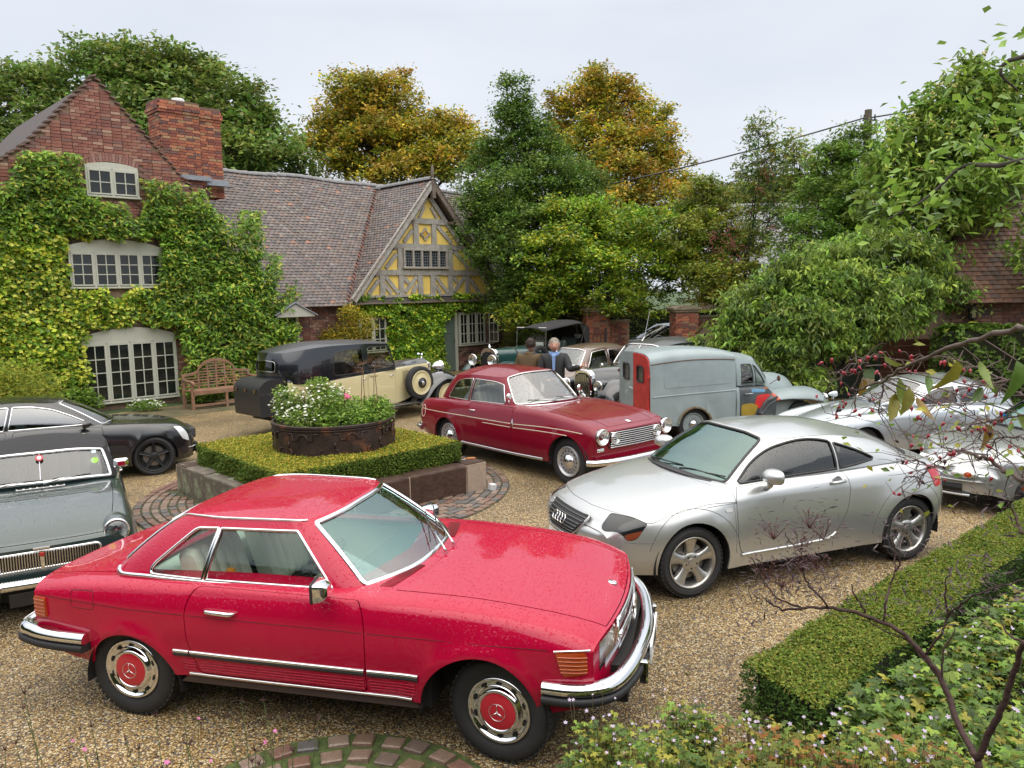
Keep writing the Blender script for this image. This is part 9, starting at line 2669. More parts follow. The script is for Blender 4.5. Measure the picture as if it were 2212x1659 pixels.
 b=MB();b.box((1.2,0,.32),(1.6,1.5,.16));b.build('floor_pan',DARKIN,root)
 place(root,7.24,12.488,192.0,s=.905)
silver_classic()
def roadster2():
 root=thing('parked_car','silver two-seater with number plate on its nose behind the rose-hip twigs','car')
 paint=mat('silver_bright_paint',(.42,.43,.44),.25,.6,1.0,coatr=.03)
 L=[[(-.75,0,.78),(-.3,0,.86),(.5,0,.88),(1.7,0,.88),(2.2,0,.83),(2.7,0,.72),(2.95,0,.62),(3.08,0,.50)],[(-.75,.35,.78),(-.3,.38,.86),(.5,.4,.88),(1.7,.38,.875),(2.2,.36,.825),(2.7,.32,.715),(2.95,.30,.615),(3.08,.28,.50)],[(-.75,.55,.76),(-.3,.6,.84),(.5,.62,.86),(1.7,.62,.85),(2.2,.60,.81),(2.7,.54,.71),(2.95,.50,.61),(3.08,.45,.50)],[(-.75,.66,.72),(-.3,.73,.80),(.5,.74,.82),(1.7,.74,.81),(2.2,.735,.79),(2.7,.68,.70),(2.95,.62,.60),(3.08,.54,.49)],[(-.75,.72,.62),(-.3,.79,.68),(.5,.80,.70),(1.7,.80,.70),(2.2,.81,.69),(2.7,.76,.62),(2.95,.69,.54),(3.08,.60,.46)],[(-.75,.74,.50),(-.3,.82,.50),(.5,.82,.50),(1.7,.82,.50),(2.2,.83,.50),(2.7,.79,.48),(2.95,.72,.46),(3.08,.62,.43)],[(-.75,.72,.36),(-.3,.80,.34),(.5,.80,.34),(1.7,.80,.34),(2.2,.81,.34),(2.7,.78,.36),(2.95,.71,.38),(3.08,.61,.39)],[(-.75,.66,.24),(-.3,.76,.20),(.5,.76,.18),(1.7,.76,.18),(2.2,.76,.19),(2.7,.72,.20),(2.95,.66,.22),(3.04,.58,.25)]]
 B=Body(L,wheels=[(0,.30,.325),(2.265,.30,.325)],flare=(.012,.05),bow=(.90,.15),ends=(-.75,3.08),sc=.13)
 C=Cabin([(1.78,0,.885,1.30,0,1.20),(1.74,.35,.88,1.27,.32,1.195),(1.60,.64,.85,1.18,.54,1.16),(1.45,.70,.84,1.05,.57,1.16,.02),(.8,.72,.84,.75,.58,1.17,.02),(.35,.70,.84,.45,.55,1.13,.03),(.05,.58,.85,.22,.46,1.08),(-.1,.3,.86,.10,.26,1.08),(-.12,0,.86,.08,0,1.09)],bulge=.012)
 ck=cockpit_hole([(1.68,0),(1.62,1.2),(1.45,2.0),(.8,2.1),(.2,1.9),(.0,0)])
 bl=smooth_path([(1.75,2.9),(2.2,2.8),(2.6,2.5),(2.85,1.8),(2.92,.8)],4)
 bon=np.vstack([bl,bl[::-1]*[1,-1],[(1.82,-1.2),(1.84,0),(1.82,1.2)]])
 dw=rnd(cab_ab(C,[(1.38,.87),(1.10,1.10),(.55,1.10),(.50,.87)]),.03,4,(C.sa,C.sc))
 gl=glassmat('green_windscreen');fab=MATS['hood_fabric']
 std_car(root,B,C,paint,-.75,3.08,[[(.55,.82),(.52,.6),(.55,.26),(1.50,.26),(1.55,.5),(1.55,.82)]],ck,sym_ws(C,1.95,.05,.92,.05),sym_rw(C,6.5,.3,.85),[dw],gl,BLACK,gl,1.245,roofmat=fab,pillar=fab,bonnet=bon,cap=(.04,.03))
 for sg in(1,-1):
  lm=rnd([(2.93,2.95),(3.0,4.0),(3.05,3.95),(3.03,2.5),(2.99,2.45)],.03,4,(1,B.sc))*[1,sg]
  A=np.linspace(0,2*PI,20,endpoint=False)
  b=MB();b.lathe([(1,-.01),(1,.01),(.9,.02),(.0005,.028)],24,axis='x');o=b.build('side_lamp',mat('clear_lens',(.6,.6,.58),.15,.3,1),root,smooth=True,loc=(2.985,sg*.385,.485),rot=(0,0,sg*R_(34)));o.scale=(1.3,.145,.048)
  b=MB();b.lathe([(1,.0),(.9,.03),(.0005,.04)],16,axis='x');b.build('amber_bulb',mat('amber_lens'),o,loc=(.0,sg*.3,0)).scale=(.9,.32,.8)
  sm=rnd(B.side([(2.62,.40),(2.78,.39),(2.78,.345),(2.62,.35)],sg),.012,3,(1,B.sc));sheet(B,sm,step=.05,name='side_marker',m=mat('amber_dark_lens',(.45,.06,.01),.15,0,1),parent=root,inset=-.006,skirt=.01)
  b=MB();b.lathe([(.0005,-.01),(.06,0),(.075,.05),(.05,.12),(.0005,.14)],16,axis='x');b.build('door_mirror',paint,root,smooth=True,loc=(1.45,sg*.86,.92),rot=(0,0,0))
 mb=MB();yy=np.linspace(-.55,.55,21)
 mb.tube([(3.14-.90*y*y,y,.405)for y in yy],.010,6);mb.build('bumper_moulding',paint,root,smooth=True)
 b=MB();b.tube([(3.095-.90*y*y,y,.315)for y in np.linspace(-.36,.36,15)],.052,8);b.build('air_intake',DARKIN,root)
 b=MB();b.tube([(3.12-.90*y*y,y,.23)for y in np.linspace(-.44,.44,17)],.026,6,flat=.7);b.build('chin_spoiler',paint,root,smooth=True)
 plate(root,'M436 XJK',(3.045,-.03,.575),rot=(R_(42),0,PI/2),w=.52,h=.115)
 b=MB();b.lathe([(.032,0),(.028,.006),(.0005,.008)],18,axis='z');b.build('badge',CHROME2,root,loc=(3.0,0,.632),rot=(0,R_(40),0),smooth=True)
 b=MB();b.box((1.50,-.50,.97),(.002,.12,.04));b.build('blue_sticker',mat('sticker_blue',(.02,.22,.60),.4),root,rot=None)
 rim=steel_rim(.06,.18,0,-.08)
 for x in(2.265,0):
  for sg in(1,-1):simple_wheel(root,x,.70,.29,sg,.29,.18,.185,rim)
 wells(root,B.wheels,.81,.45);underbody(root,-.6,2.55,.9,.16,.42)
 interior(root,[(.85,.33,.42),(.85,-.33,.42)],(.1,1.6,1.3,.38),mat('dark_leather'),DARKIN,dash=(1.5,0,.80),wheel=(1.2,-.33,.85))
 place(root,7.968,9.89,193.6,s=.972)
roadster2()
def copy_tree(o,parent=None):
 c=o.copy();COL.objects.link(c)
 if parent is not None:c.parent=parent
 for ch in list(o.children):copy_tree(ch,c)
 return c
src_=[o for o in COL.objects if o.get('label','').startswith('black modern saloon')][0]
c_=copy_tree(src_)
c_['label']='dark modern car in the gateway, only its roof and windscreen showing above the saloons'
place(c_,6.6,27.6,186,s=.95)
# ========================== two men talking
def skin_body(name,verts,edges,radii,m,parent,sub=2,root=0):
 me=bpy.data.meshes.new(name);me.from_pydata(verts,edges,[]);o=obj(name,me,parent);me.materials.append(m)
 md=o.modifiers.new('skin','SKIN');sv=me.skin_vertices[0].data
 for i,r in enumerate(radii):
  sv[i].radius=(r,r)if not isinstance(r,tuple)else r
  sv[i].use_root=(i==root)
 md.use_smooth_shade=True
 s2=o.modifiers.new('sub','SUBSURF');s2.levels=sub;s2.render_levels=sub
 return o
def head(parent,c,r,m,hair,hairm,yaw=0.0,light=False,curl=1.0):
 """head about centre c, facing -y then yawed"""
 b=MB();n,k=20,16
 V=[]
 for i in range(k+1):
  ph=-PI/2+PI*i/k
  for j in range(n):
   th=2*PI*j/n
   x=math.cos(ph)*math.sin(th)*.076;y=-math.cos(ph)*math.cos(th)*.096;z=math.sin(ph)*.122
   if z<-.02:f=1-(-.02-z)*3.2*(.6 if y>0 else .25);x*=max(.45,f);y*=(1-(-.02-z)*1.2)
   if y<-.05 and abs(x)<.02 and-.05<z<.01:y-=.022*(1-abs(x)/.02)*(1+(z-.01)*-8)
   if y<-.05 and .015<abs(x)<.05 and 0<z<.03:y+=.010
   if y<-.05 and abs(x)<.03 and-.075<z<-.06:y-=.004
   V.append((x,y,z))
 b.add(V,np.array([[i*n+j,i*n+(j+1)%n,(i+1)*n+(j+1)%n,(i+1)*n+j]for i in range(k)for j in range(n)]))
 for s in(-1,1):b.lathe([(.0005,-.006),(.018,-.004),(.022,.003),(.010,.006),(.0005,.006)],10,(s*.078,.005,-.005),axis='x')
 o=b.build('head',m,parent,smooth=True,loc=c,rot=(0,0,yaw))
 for s in(-1,1):
  e=MB();e.lathe([(.0005,-.006),(.010,.0),(.0005,.006)],8,(s*.031,-.085,.012));e.build('eye',mat('eye_dark',(.03,.025,.02),.3),o)
 e=MB();e.tube([(-.024,-.088,-.058),(0,-.093,-.057),(.024,-.088,-.058)],.004,5);e.build('mouth',mat('lips',(.35,.13,.11),.5),o)
 P=[]
 for _ in range(hair):
  d=rng.normal(0,1,3);d/=np.linalg.norm(d)
  if d[2]<-.1 or(d[1]<-.35 and d[2]<.62):
   if not(d[1]>.2 and d[2]>-.45):continue
  P.append(d)
 P=np.array(P);b=MB()
 for d in P:
  p=d*[.080,.100,.124];t=np.cross(d,rng.normal(0,1,3));t/=np.linalg.norm(t)
  q=p+d*.012*curl+t*.022
  b.tube([p*.97,(p+q)/2+d*.010*curl,q],[.008*curl,.009*curl,.003],4,cap=False)
 b.add([v for v in(np.array(V)*1.035)],[])
 hc=[i for i in range(len(V))if V[i][2]>.045 or(V[i][1]>.02 and V[i][2]>-.05)];hs=set(hc)
 V2=np.array(V)*[1.05,1.04,1.05]+[0,.003,.002]
 F=[[i*n+j,i*n+(j+1)%n,(i+1)*n+(j+1)%n,(i+1)*n+j]for i in range(k)for j in range(n)]
 F=[f for f in F if all(x in hs for x in f)]
 b.add(V2,np.array(F));b.build('hair',hairm,o)
 return o
def hand(parent,wrist,dirv,palm_n,m,spread=.25,curl=.25,side=1,name='hand'):
 """palm with four fingers and a thumb as one skinned figure"""
 w=np.array(wrist,float);d=np.array(dirv,float);d/=np.linalg.norm(d);n=np.array(palm_n,float);n-=d*(n@d);n/=np.linalg.norm(n);s=np.cross(d,n)*side
 V=[w,w+d*.045,w+d*.085];E=[(0,1),(1,2)];Rr=[(.022,.022),(.034,.016),(.036,.014)]
 for k,(o_,L)in enumerate(((-.030,.072),(-.010,.082),(.011,.078),(.031,.062))):
  a=(k-1.5)*spread;dd=d*math.cos(a)+s*math.sin(a)
  b0=w+d*.085+s*o_;i0=len(V)
  V+=[b0,b0+dd*L*.45+n*curl*.012,b0+dd*L*.78+n*curl*.035,b0+dd*L+n*curl*.06]
  E+=[(2,i0),(i0,i0+1),(i0+1,i0+2),(i0+2,i0+3)];Rr+=[.0105,.0095,.0088,.007]
 i0=len(V);td=d*.6-s*.8
 V+=[w+d*.03-s*.028,w+d*.03-s*.028+td*.035,w+d*.03-s*.028+td*.065+n*.008];E+=[(1,i0),(i0,i0+1),(i0+1,i0+2)];Rr+=[.013,.0105,.008]
 return skin_body(name,[tuple(v)for v in V],E,Rr,m,parent,1,0)
SKIN=mat('skin',(.50,.27,.19),.5)
def man(label,x,y,yaw,s,coat,trousers,hairm,arms,collar=None,headyaw=0.0,coat_len=.80):
 root=thing('person',label,'person',(x,y,0),yaw)
 root.scale=(s*1.12,s*1.1,s)
 V=[(0,.0,.98),(0,.01,1.15),(0,.015,1.32),(0,.02,1.43),(0,.01,1.52),(-.10,.01,.92),(-.11,-.01,.50),(-.115,.02,.10),(-.12,-.10,.045),(.10,.01,.92),(.11,.0,.50),(.115,.03,.10),(.12,-.09,.045)]
 E=[(0,1),(1,2),(2,3),(3,4),(0,5),(5,6),(6,7),(7,8),(0,9),(9,10),(10,11),(11,12)]
 Rr=[(.15,.11),(.15,.11),(.165,.115),(.12,.09),(.052,.055),(.10,.10),(.065,.065),(.045,.045),(.04,.035),(.10,.10),(.065,.065),(.045,.045),(.04,.035)]
 for sx,(el,wr)in((-1,arms[0]),(1,arms[1])):
  i=len(V);V+=[(sx*.17,.02,1.42),el,wr];E+=[(3,i),(i,i+1),(i+1,i+2)];Rr+=[.070,.048,.034]
 skin_body('body',V,E,Rr,trousers,root,2,0)
 V=[(0,.0,coat_len),(0,.005,1.0),(0,.01,1.18),(0,.015,1.34),(0,.02,1.45)];E=[(0,1),(1,2),(2,3),(3,4)];Rr=[(.185,.15),(.18,.145),(.18,.14),(.19,.14),(.10,.09)]
 for sx,(el,wr)in((-1,arms[0]),(1,arms[1])):
  i=len(V);sh=(sx*.175,.02,1.425);V+=[sh,tuple(np.array(sh)*.4+np.array(el)*.6),el,wr];E+=[(3,i),(i,i+1),(i+1,i+2),(i+2,i+3)];Rr+=[.085,.068,.062,.050]
 skin_body('coat',V,E,Rr,coat,root,2,0)
 b=MB();b.lathe([(.085,1.44),(.095,1.475),(.082,1.52),(.070,1.515),(.068,1.46)],18,axis='z');b.build('collar',collar or coat,root,smooth=True,loc=(0,.015,0))
 head(root,(0,-.01,1.645),1,SKIN,420,hairm,headyaw,curl=.45 if 'short' in label else .8)
 for sx in(-1,1):
  b=MB();b.prism(rnd([(-.045,-.2),(.045,-.2),(.045,.09),(-.045,.09)],.03,4),0,.07,'z');b.build('shoe',mat('shoe_brown',(.05,.03,.02),.5),root,loc=(sx*.12,.0,0),bevel=.015)
 return root
OLIV=mat('olive_coat',(.105,.068,.030),.85,noise=.15,nscale=20,bump=.25,bscale=60)
BLK=mat('black_jacket',(.016,.016,.018),.7,bump=.3,bscale=25)
m1=man('man in olive brown coat with short dark hair, seen from behind',.36,14.7,R_(150),1.02,OLIV,mat('dark_trousers',(.03,.03,.035),.8),mat('brown_hair',(.035,.02,.012),.7),(((-.24,.04,1.14),(-.22,-.10,.90))[0:2],((.24,.04,1.14),(.22,-.10,.90))),headyaw=R_(25))
for sx in(-1,1):hand(m1,(sx*.22,-.10,.90),(0,-.3,-1),(-sx,0,0),SKIN,.08,.3,sx)
m2=man('grey-haired man in black jacket and blue shirt gesturing with one open hand',.80,14.45,R_(-8),1.02,BLK,mat('navy_trousers',(.015,.02,.035),.8),mat('grey_hair',(.36,.32,.27),.8),(((-.25,-.05,1.14),(-.10,-.28,1.04)),((.26,-.10,1.20),(.42,-.30,1.28))),collar=mat('blue_shirt',(.16,.26,.48),.7),headyaw=R_(4))
b=MB();b.add([(-.030,-.135,1.46),(.030,-.135,1.46),(.018,-.158,1.20),(-.018,-.158,1.20)],[[0,3,2,1]]);b.add([(-.035,-.128,1.46),(.035,-.128,1.46),(.025,-.09,1.51),(-.025,-.09,1.51)],[[0,1,2,3]]);b.build('shirt_front',mat('blue_shirt'),m2)
hand(m2,(.42,-.30,1.28),(.8,-.2,.35),(0,-1,.2),SKIN,.30,.1,-1)
hand(m2,(-.10,-.28,1.04),(.6,-.6,0),(0,0,1),SKIN,.06,.9,1)
for k,(dx,c,lab)in enumerate(((0.0,(.25,.27,.20),'patterned mug held by the grey-haired man'),(.13,(.75,.75,.76),'plain white mug held by the grey-haired man, right of the patterned one'))):
 b=MB();b.lathe([(.0005,-.045),(.036,-.045),(.040,.045),(.036,.045),(.033,-.03),(.0005,-.035)],18,axis='z');A=np.linspace(-1.4,1.4,8);b.tube([(.038+.022*math.cos(a),0,.03*math.sin(a))for a in A],.005,5)
 tag(b.build('mug',mat('mug_%d'%k,c,.3),None,smooth=True,loc=(.80+.03+dx,14.08,1.05)),lab,'mug')
SOIL=mat('bed_soil',(.035,.024,.018),.95,noise=.5,nscale=9,bump=.7,bscale=40)
b=MB();b.add([(.2,3.9,.005),(1.2,4.15,.005),(1.62,4.0,.005),(2.4,4.7,.02),(3.1,5.3,.02),(4.0,6.15,.03),(6.6,8.3,.03),(9,8.2,.3),(9,1,.5),(.6,1.2,.35),(.0,2.6,.15)],[list(range(11))])
tag(b.build('flower_bed_soil',SOIL),kind='structure')
GER=[(.085,.17,.035),(.12,.23,.045),(.16,.25,.05),(.06,.12,.03),(.24,.24,.05),(.05,.10,.028)]
AUT=[(.18,.22,.04),(.22,.23,.05),(.26,.20,.04),(.12,.18,.035),(.22,.10,.035),(.08,.14,.03),(.10,.17,.04)]
def palm_leaves(P,size,pal,m=LEAF,name='foliage',root=None,lobes=5,colw=None,nrm_up=1.0):
 """lobed leaves: a fan of pointed lobes with notches"""
 n=len(P);V=[];F=[];C=[];k=lobes*2+1
 pal=np.asarray(pal)
 for i in range(n):
  nv=rng.normal(0,.45,3);nv[2]=abs(nv[2])+nrm_up;nv/=np.linalg.norm(nv)
  u=np.cross(nv,rng.normal(0,1,3));u/=np.linalg.norm(u);w=np.cross(nv,u);s=size*rng.uniform(.6,1.25)
  c=pal[rng.integers(0,len(pal))]*rng.uniform(.45,1.35)*np.array([1.55,1.4,.85]);V.append(P[i]);C.append(c)
  for j in range(k):
   a=-2.3+4.6*j/(k-1);r=s*((1.0-.25*abs(a)/2.3)if j%2 else .52)
   V.append(P[i]+(u*math.cos(a)+w*math.sin(a))*r-nv*r*.22*(1 if j%2 else .3));C.append(c)
  b0=i*(k+1)
  F+=[[b0,b0+1+j,b0+2+j]for j in range(k-1)]
 return np_obj(name,np.array(V),[np.array(F)],m,root,col=np.array(C))
def herb(label,loc,lobes,n,size,pal,nfl=0,nst=20,fr=.018,name='geranium_plant',group=None,flz=.12):
 rt=thing(name,label,'plant',loc,group=group)
 P=blob_points(lobes,n,.35);P=P[P[:,2]>.01]
 o=palm_leaves(P,size,pal,root=rt);o['kind']='stuff'
 b=MB()
 for i in rng.choice(len(P),min(nst,len(P)),replace=False):
  p=P[i];b.tube([(p[0]*.6,p[1]*.6,0),p*[.85,.85,.55],p],[.003,.0025,.0015],3,cap=False)
 if nfl:
  pts=[]
  for _ in range(nfl):
   p=P[rng.integers(0,len(P))];q=p+[rng.normal(0,.03),rng.normal(0,.03),rng.uniform(.03,flz)]
   b.tube([p*[.95,.95,.6],q],[.002,.0015],3,cap=False);pts.append(q)
  flowers(rt,pts,fr,(.58,.48,.66),5,'flower',(.5,.5,.3))['kind']='stuff'
 b.build('stem',mat('reddish_stem',(.11,.085,.04),.6),rt)['kind']='stuff'
 return rt
HB=[((.42,3.55,.08),.30,'lilac geranium just in front of the red roadster front wheel'),((.85,3.75,.05),.26,'lilac geranium below the roadster bumper, in front of the overrider'),((1.15,3.45,.12),.34,'yellowing lilac geranium at the bottom edge left of the box hedge corner'),((.62,3.05,.28),.36,'leafy geranium at the very bottom edge under the front wheel'),((1.10,2.85,.38),.36,'red and yellow tinged geranium at the bottom edge, centre right'),((1.52,3.3,.16),.34,'geranium crowding the near corner of the box hedge'),((1.55,2.75,.42),.36,'tall yellow green geranium at the bottom edge left of the dark branches')]
for k,(l,r,lab)in enumerate(HB):
 herb(lab,l,[(0,0,.18,r,r*.8,.2),(r*.4,.05,.32,r*.5,r*.5,.16),(-r*.4,-.05,.28,r*.5,r*.5,.18),(0,.1,.38,r*.6,r*.5,.12)],1000,.027,AUT if k in(2,4,6)else GER+AUT[:2],nfl=40,nst=170,fr=.010,flz=.18)
RB=[(2.2,4.1,.1,'broad green geranium behind the near corner of the hedge'),(2.05,3.45,.2,'pale green geranium between the hedge and the dark stems'),(2.75,4.5,.1,'green geranium with lilac flowers along the inner side of the hedge'),(3.2,4.9,.12,'geranium with pale flowers midway along the inner side of the hedge'),(2.7,3.7,.15,'mixed green leaves under the dark leaved elder'),(2.1,2.85,.40,'bright green leaves at the bottom right corner near the forked stems'),(3.6,4.3,.15,'tangle of leaves at the right edge below the rose twigs'),(3.9,5.4,.12,'flowering geranium at the far end of the bed, right edge'),(2.5,3.05,.3,'light green leaves in the bottom right corner'),(4.7,6.0,.1,'far patch of geranium where hedge meets the right edge'),(3.1,3.6,.25,'dark green leaves at the lower right edge')]
for k,(x,y,z,lab)in enumerate(RB):
 herb(lab,(x,y,z),[(0,0,.16,.42,.38,.2),(.2,.15,.26,.26,.24,.14),(-.22,-.1,.2,.25,.25,.16)],950,.040 if k%3 else .05,GER,nfl=16,nst=90,fr=.012)
root=thing('dianthus_plant','sparse dark seed heads and small pink flowers on thin stems at bottom left','plant',(-1.75,3.2,.2))
b=MB();f1=[];sd=MB()
for k in range(40):
 x,y=rng.uniform(-.75,.85),rng.uniform(-.25,.35);h=rng.uniform(.35,.62);q=(x+rng.normal(0,.04),y,h)
 b.tube([(x,y,-.2),(x+rng.normal(0,.02),y,h*.5),q],[.0025,.002,.0015],3,cap=False)
 if k%5==0:f1.append(np.array(q))
 else:
  for j in range(7):sd.tube([q,np.array(q)+rng.normal(0,.010,3)+(0,0,.016)],[.003,.0015],3,cap=False)
b.build('stem',mat('green_stem'),root)['kind']='stuff';sd.build('seed_head',mat('dark_seed',(.07,.035,.03),.8),root)['kind']='stuff'
flowers(root,f1,.013,(.62,.16,.42),5,'flower')['kind']='stuff'
# --- dark leaved elder: forked stems with cut purple leaves
def branchy(root,segs,m,name='branch'):
 for pts,r0,r1 in segs:
  b=MB();P=smooth_path(pts,5);P=P+rng.normal(0,.0022,P.shape);b.tube(P,np.linspace(r0,r1,len(P)),6)
  b.build(name,m,root,smooth=True)
def sprays(root,ends,n,size,pal,name='foliage',wid=.12,m=None):
 P=[];
 for e in ends:
  for _ in range(n):P.append(np.array(e)+rng.normal(0,.05,3))
 P=np.array(P);Vs,F,C=leafmesh(P,size,pal,wid=wid,droop=.1,gain=(1.1,1.1,1.1)if pal[0][0]>pal[0][1]else(1.8,1.8,1))
 o=np_obj(name,Vs,[F],m or LEAFM,root,col=C);o['kind']='stuff'
ES={'m1':[(1.51,2.4,1.119),(1.506,2.5,1.174),(1.496,2.6,1.285),(1.456,2.65,1.357),(1.404,2.7,1.414),(1.356,2.75,1.436),(1.276,2.8,1.454),(1.193,2.85,1.454),(1.101,2.85,1.456),(1.032,2.9,1.426)],'m2':[(1.51,2.4,1.119),(1.521,2.35,1.251),(1.528,2.3,1.388),(1.523,2.25,1.53),(1.505,2.2,1.616)],'b1':[(1.356,2.75,1.436),(1.365,2.75,1.523),(1.397,2.8,1.559),(1.416,2.8,1.608),(1.439,2.85,1.666),(1.427,2.85,1.729)],'b1b':[(1.419,2.8,1.612),(1.433,2.8,1.639),(1.431,2.8,1.696)],'b2':[(1.456,2.65,1.357),(1.488,2.6,1.458),(1.508,2.6,1.523),(1.496,2.5,1.612),(1.539,2.45,1.673),(1.625,2.4,1.726)],'b3':[(1.496,2.6,1.285),(1.497,2.6,1.387),(1.538,2.6,1.475)],'b4':[(1.193,2.85,1.454),(1.161,2.85,1.499),(1.137,2.9,1.519),(1.11,2.9,1.591),(1.102,2.9,1.656),(1.076,2.95,1.685),(1.056,2.95,1.724)],'b5':[(1.101,2.85,1.456),(1.075,2.9,1.448),(0.999,2.9,1.489),(0.977,2.95,1.536),(0.925,2.95,1.629)],'b6':[(1.032,2.9,1.426),(0.955,2.9,1.483)],'b7':[(1.313,2.8,1.459),(1.274,2.8,1.517),(1.254,2.8,1.568)],'b8':[(1.508,2.6,1.523),(1.492,2.6,1.617),(1.501,2.6,1.675)],'b9':[(1.495,2.6,1.291),(1.466,2.7,1.333),(1.41,2.7,1.396),(1.289,2.8,1.428)],'b10':[(1.505,2.2,1.616),(1.522,2.3,1.595),(1.527,2.35,1.62)],'b11':[(1.481,2.2,1.948),(1.521,2.3,1.976),(1.499,2.3,2.012)],}
TIPS=[(1.012,2.95,1.725),(1.15,2.95,1.768),(1.208,2.95,1.721),(1.12,2.95,1.684),(1.109,2.9,1.61),(1.165,2.9,1.622),(0.983,2.95,1.568),(1.029,2.9,1.547),(1.193,2.9,1.531),(1.21,2.85,1.524),(0.931,2.9,1.418),(1.005,2.9,1.509),(1.423,2.85,1.761),(1.455,2.85,1.729),(1.504,2.6,1.593),(1.56,2.45,1.675),(1.491,2.3,1.981),(1.52,2.3,1.996),(1.524,2.4,1.771),(1.347,2.8,1.516),(1.46,2.6,1.571),(1.507,2.5,1.724),(1.129,2.9,1.558),(1.072,2.9,1.585)]
RS={'r1':[(1.275,1.9,2.183),(1.291,2.0,2.189),(1.306,2.1,2.195),(1.297,2.15,2.198),(1.293,2.2,2.201)],'r2':[(1.275,1.9,2.183),(1.37,2.1,2.187),(1.464,2.4,2.191),(1.473,2.5,2.216),(1.452,2.6,2.212)],'r3':[(1.293,2.2,2.201),(1.31,2.3,2.18),(1.336,2.4,2.177),(1.322,2.5,2.185),(1.327,2.6,2.174)],'r4':[(1.293,2.2,2.197),(1.317,2.3,2.169),(1.283,2.3,2.148),(1.31,2.4,2.1),(1.282,2.4,2.066),(1.273,2.4,2.033)],'r5':[(1.464,2.4,2.191),(1.468,2.4,2.238),(1.505,2.5,2.25),(1.451,2.5,2.286),(1.45,2.6,2.259)],'r6':[(1.13,1.7,2.43),(1.201,1.9,2.419),(1.219,2.0,2.412),(1.213,2.1,2.391),(1.219,2.2,2.351),(1.246,2.3,2.344)],'r7':[(1.128,1.7,2.471),(1.15,1.8,2.454),(1.17,1.9,2.46),(1.17,2.0,2.477),(1.165,2.1,2.481),(1.138,2.2,2.46),(1.068,2.3,2.466),(1.044,2.4,2.418)],'r8':[(1.068,2.3,2.466),(1.068,2.35,2.426),(1.073,2.4,2.407),(1.022,2.4,2.413)],'r9':[(1.058,2.2,2.398),(1.08,2.25,2.354),(1.095,2.3,2.298),(1.109,2.3,2.312)],'r10':[(1.069,2.4,2.323),(1.07,2.4,2.294),(1.048,2.4,2.276),(1.008,2.4,2.277)],'r11':[(1.199,1.8,2.368),(1.269,2.0,2.323),(1.329,2.2,2.275),(1.378,2.4,2.217),(1.332,2.5,2.223),(1.345,2.6,2.222)],'r12':[(1.202,1.8,2.313),(1.271,2.0,2.273),(1.305,2.1,2.208),(1.316,2.1,2.188)],'r13':[(1.31,2.4,2.1),(1.284,2.4,2.123),(1.254,2.4,2.127),(1.225,2.4,2.124)],'r14':[(1.282,2.4,2.066),(1.238,2.4,2.075),(1.225,2.4,2.041)],'r15':[(1.238,1.85,2.262),(1.302,2.0,2.26),(1.381,2.2,2.247),(1.433,2.4,2.22)],'big':[(0.989,1.5,2.593),(0.982,1.6,2.57),(0.981,1.75,2.53),(0.969,1.9,2.481),(0.976,2.0,2.439),(0.955,2.05,2.418),(0.947,2.1,2.396)],}
HIPS=[(1.012,2.312,2.454),(1.029,2.288,2.456),(1.042,2.266,2.466),(1.055,2.245,2.469),(1.063,2.231,2.484),(1.071,2.22,2.449),(1.08,2.205,2.449),(1.092,2.18,2.492),(1.109,2.15,2.478),(1.111,2.147,2.468),(1.058,2.242,2.427),(1.062,2.236,2.423),(0.996,2.338,2.42),(1.001,2.33,2.416),(1.015,2.309,2.425),(1.021,2.3,2.424),(1.029,2.288,2.437),(0.997,2.338,2.383),(1.018,2.308,2.369),(1.012,2.317,2.353),(1.002,2.333,2.329),(1.007,2.325,2.324),(0.996,2.342,2.311),(1.003,2.331,2.313),(0.997,2.341,2.301),(1.025,2.3,2.305),(0.991,2.35,2.285),(0.991,2.35,2.278),(1.034,2.288,2.294),(1.055,2.253,2.313),(1.05,2.259,2.343),(1.056,2.25,2.344),(1.103,2.162,2.447),(1.109,2.153,2.435),(1.117,2.138,2.437),(1.129,2.119,2.361),(1.133,2.113,2.359),(1.115,2.148,2.334),(1.121,2.144,2.254),(1.141,2.103,2.263),(1.119,2.148,2.228),(1.134,2.122,2.223),(1.098,2.188,2.233),(1.16,2.047,2.423),(1.152,2.059,2.469),(1.148,2.069,2.468),(1.174,2.009,2.455),(1.181,1.991,2.454),(1.191,1.963,2.456),(1.176,2.006,2.425),(1.182,1.994,2.405),(1.178,2.006,2.386),(1.198,1.95,2.392),(1.198,1.944,2.434),(1.195,1.953,2.439),(1.207,1.922,2.399),(1.215,1.906,2.339),(1.21,1.925,2.327),(1.223,1.881,2.332),(1.202,1.952,2.308),(1.207,1.938,2.299),(1.208,1.941,2.265),(1.158,2.064,2.303),(1.176,2.022,2.298),(1.128,2.125,2.308),(1.125,2.131,2.31),(1.109,2.172,2.175),(1.114,2.162,2.177),(1.099,2.195,2.079),(1.107,2.181,2.079),(1.17,2.044,2.223),(1.174,2.034,2.229),(1.165,2.059,2.2),(1.214,1.908,2.354),(1.196,1.969,2.305),(1.225,1.884,2.276)]
BIGL=[(0.965,2.0,2.493),(1.021,2.05,2.392),(1.054,1.95,2.454),(1.051,2.0,2.388),(1.028,1.7,2.509),(1.008,1.75,2.505),(1.161,1.9,2.42),(0.952,2.1,2.428),(1.028,2.05,2.432),(1.031,2.0,2.413),(1.044,1.6,2.518),(1.294,2.1,2.296),(1.248,1.9,2.357)]
OVER=[(2.8,4.5,3.9),(2.86,4.5,3.73),(3.06,5.0,3.48),(2.86,5.0,3.4),(2.75,5.0,3.29),(2.63,5.0,3.21),(2.52,5.0,3.18),(2.36,5.0,3.07),(2.88,4.5,3.35),(2.96,5.0,3.57)]
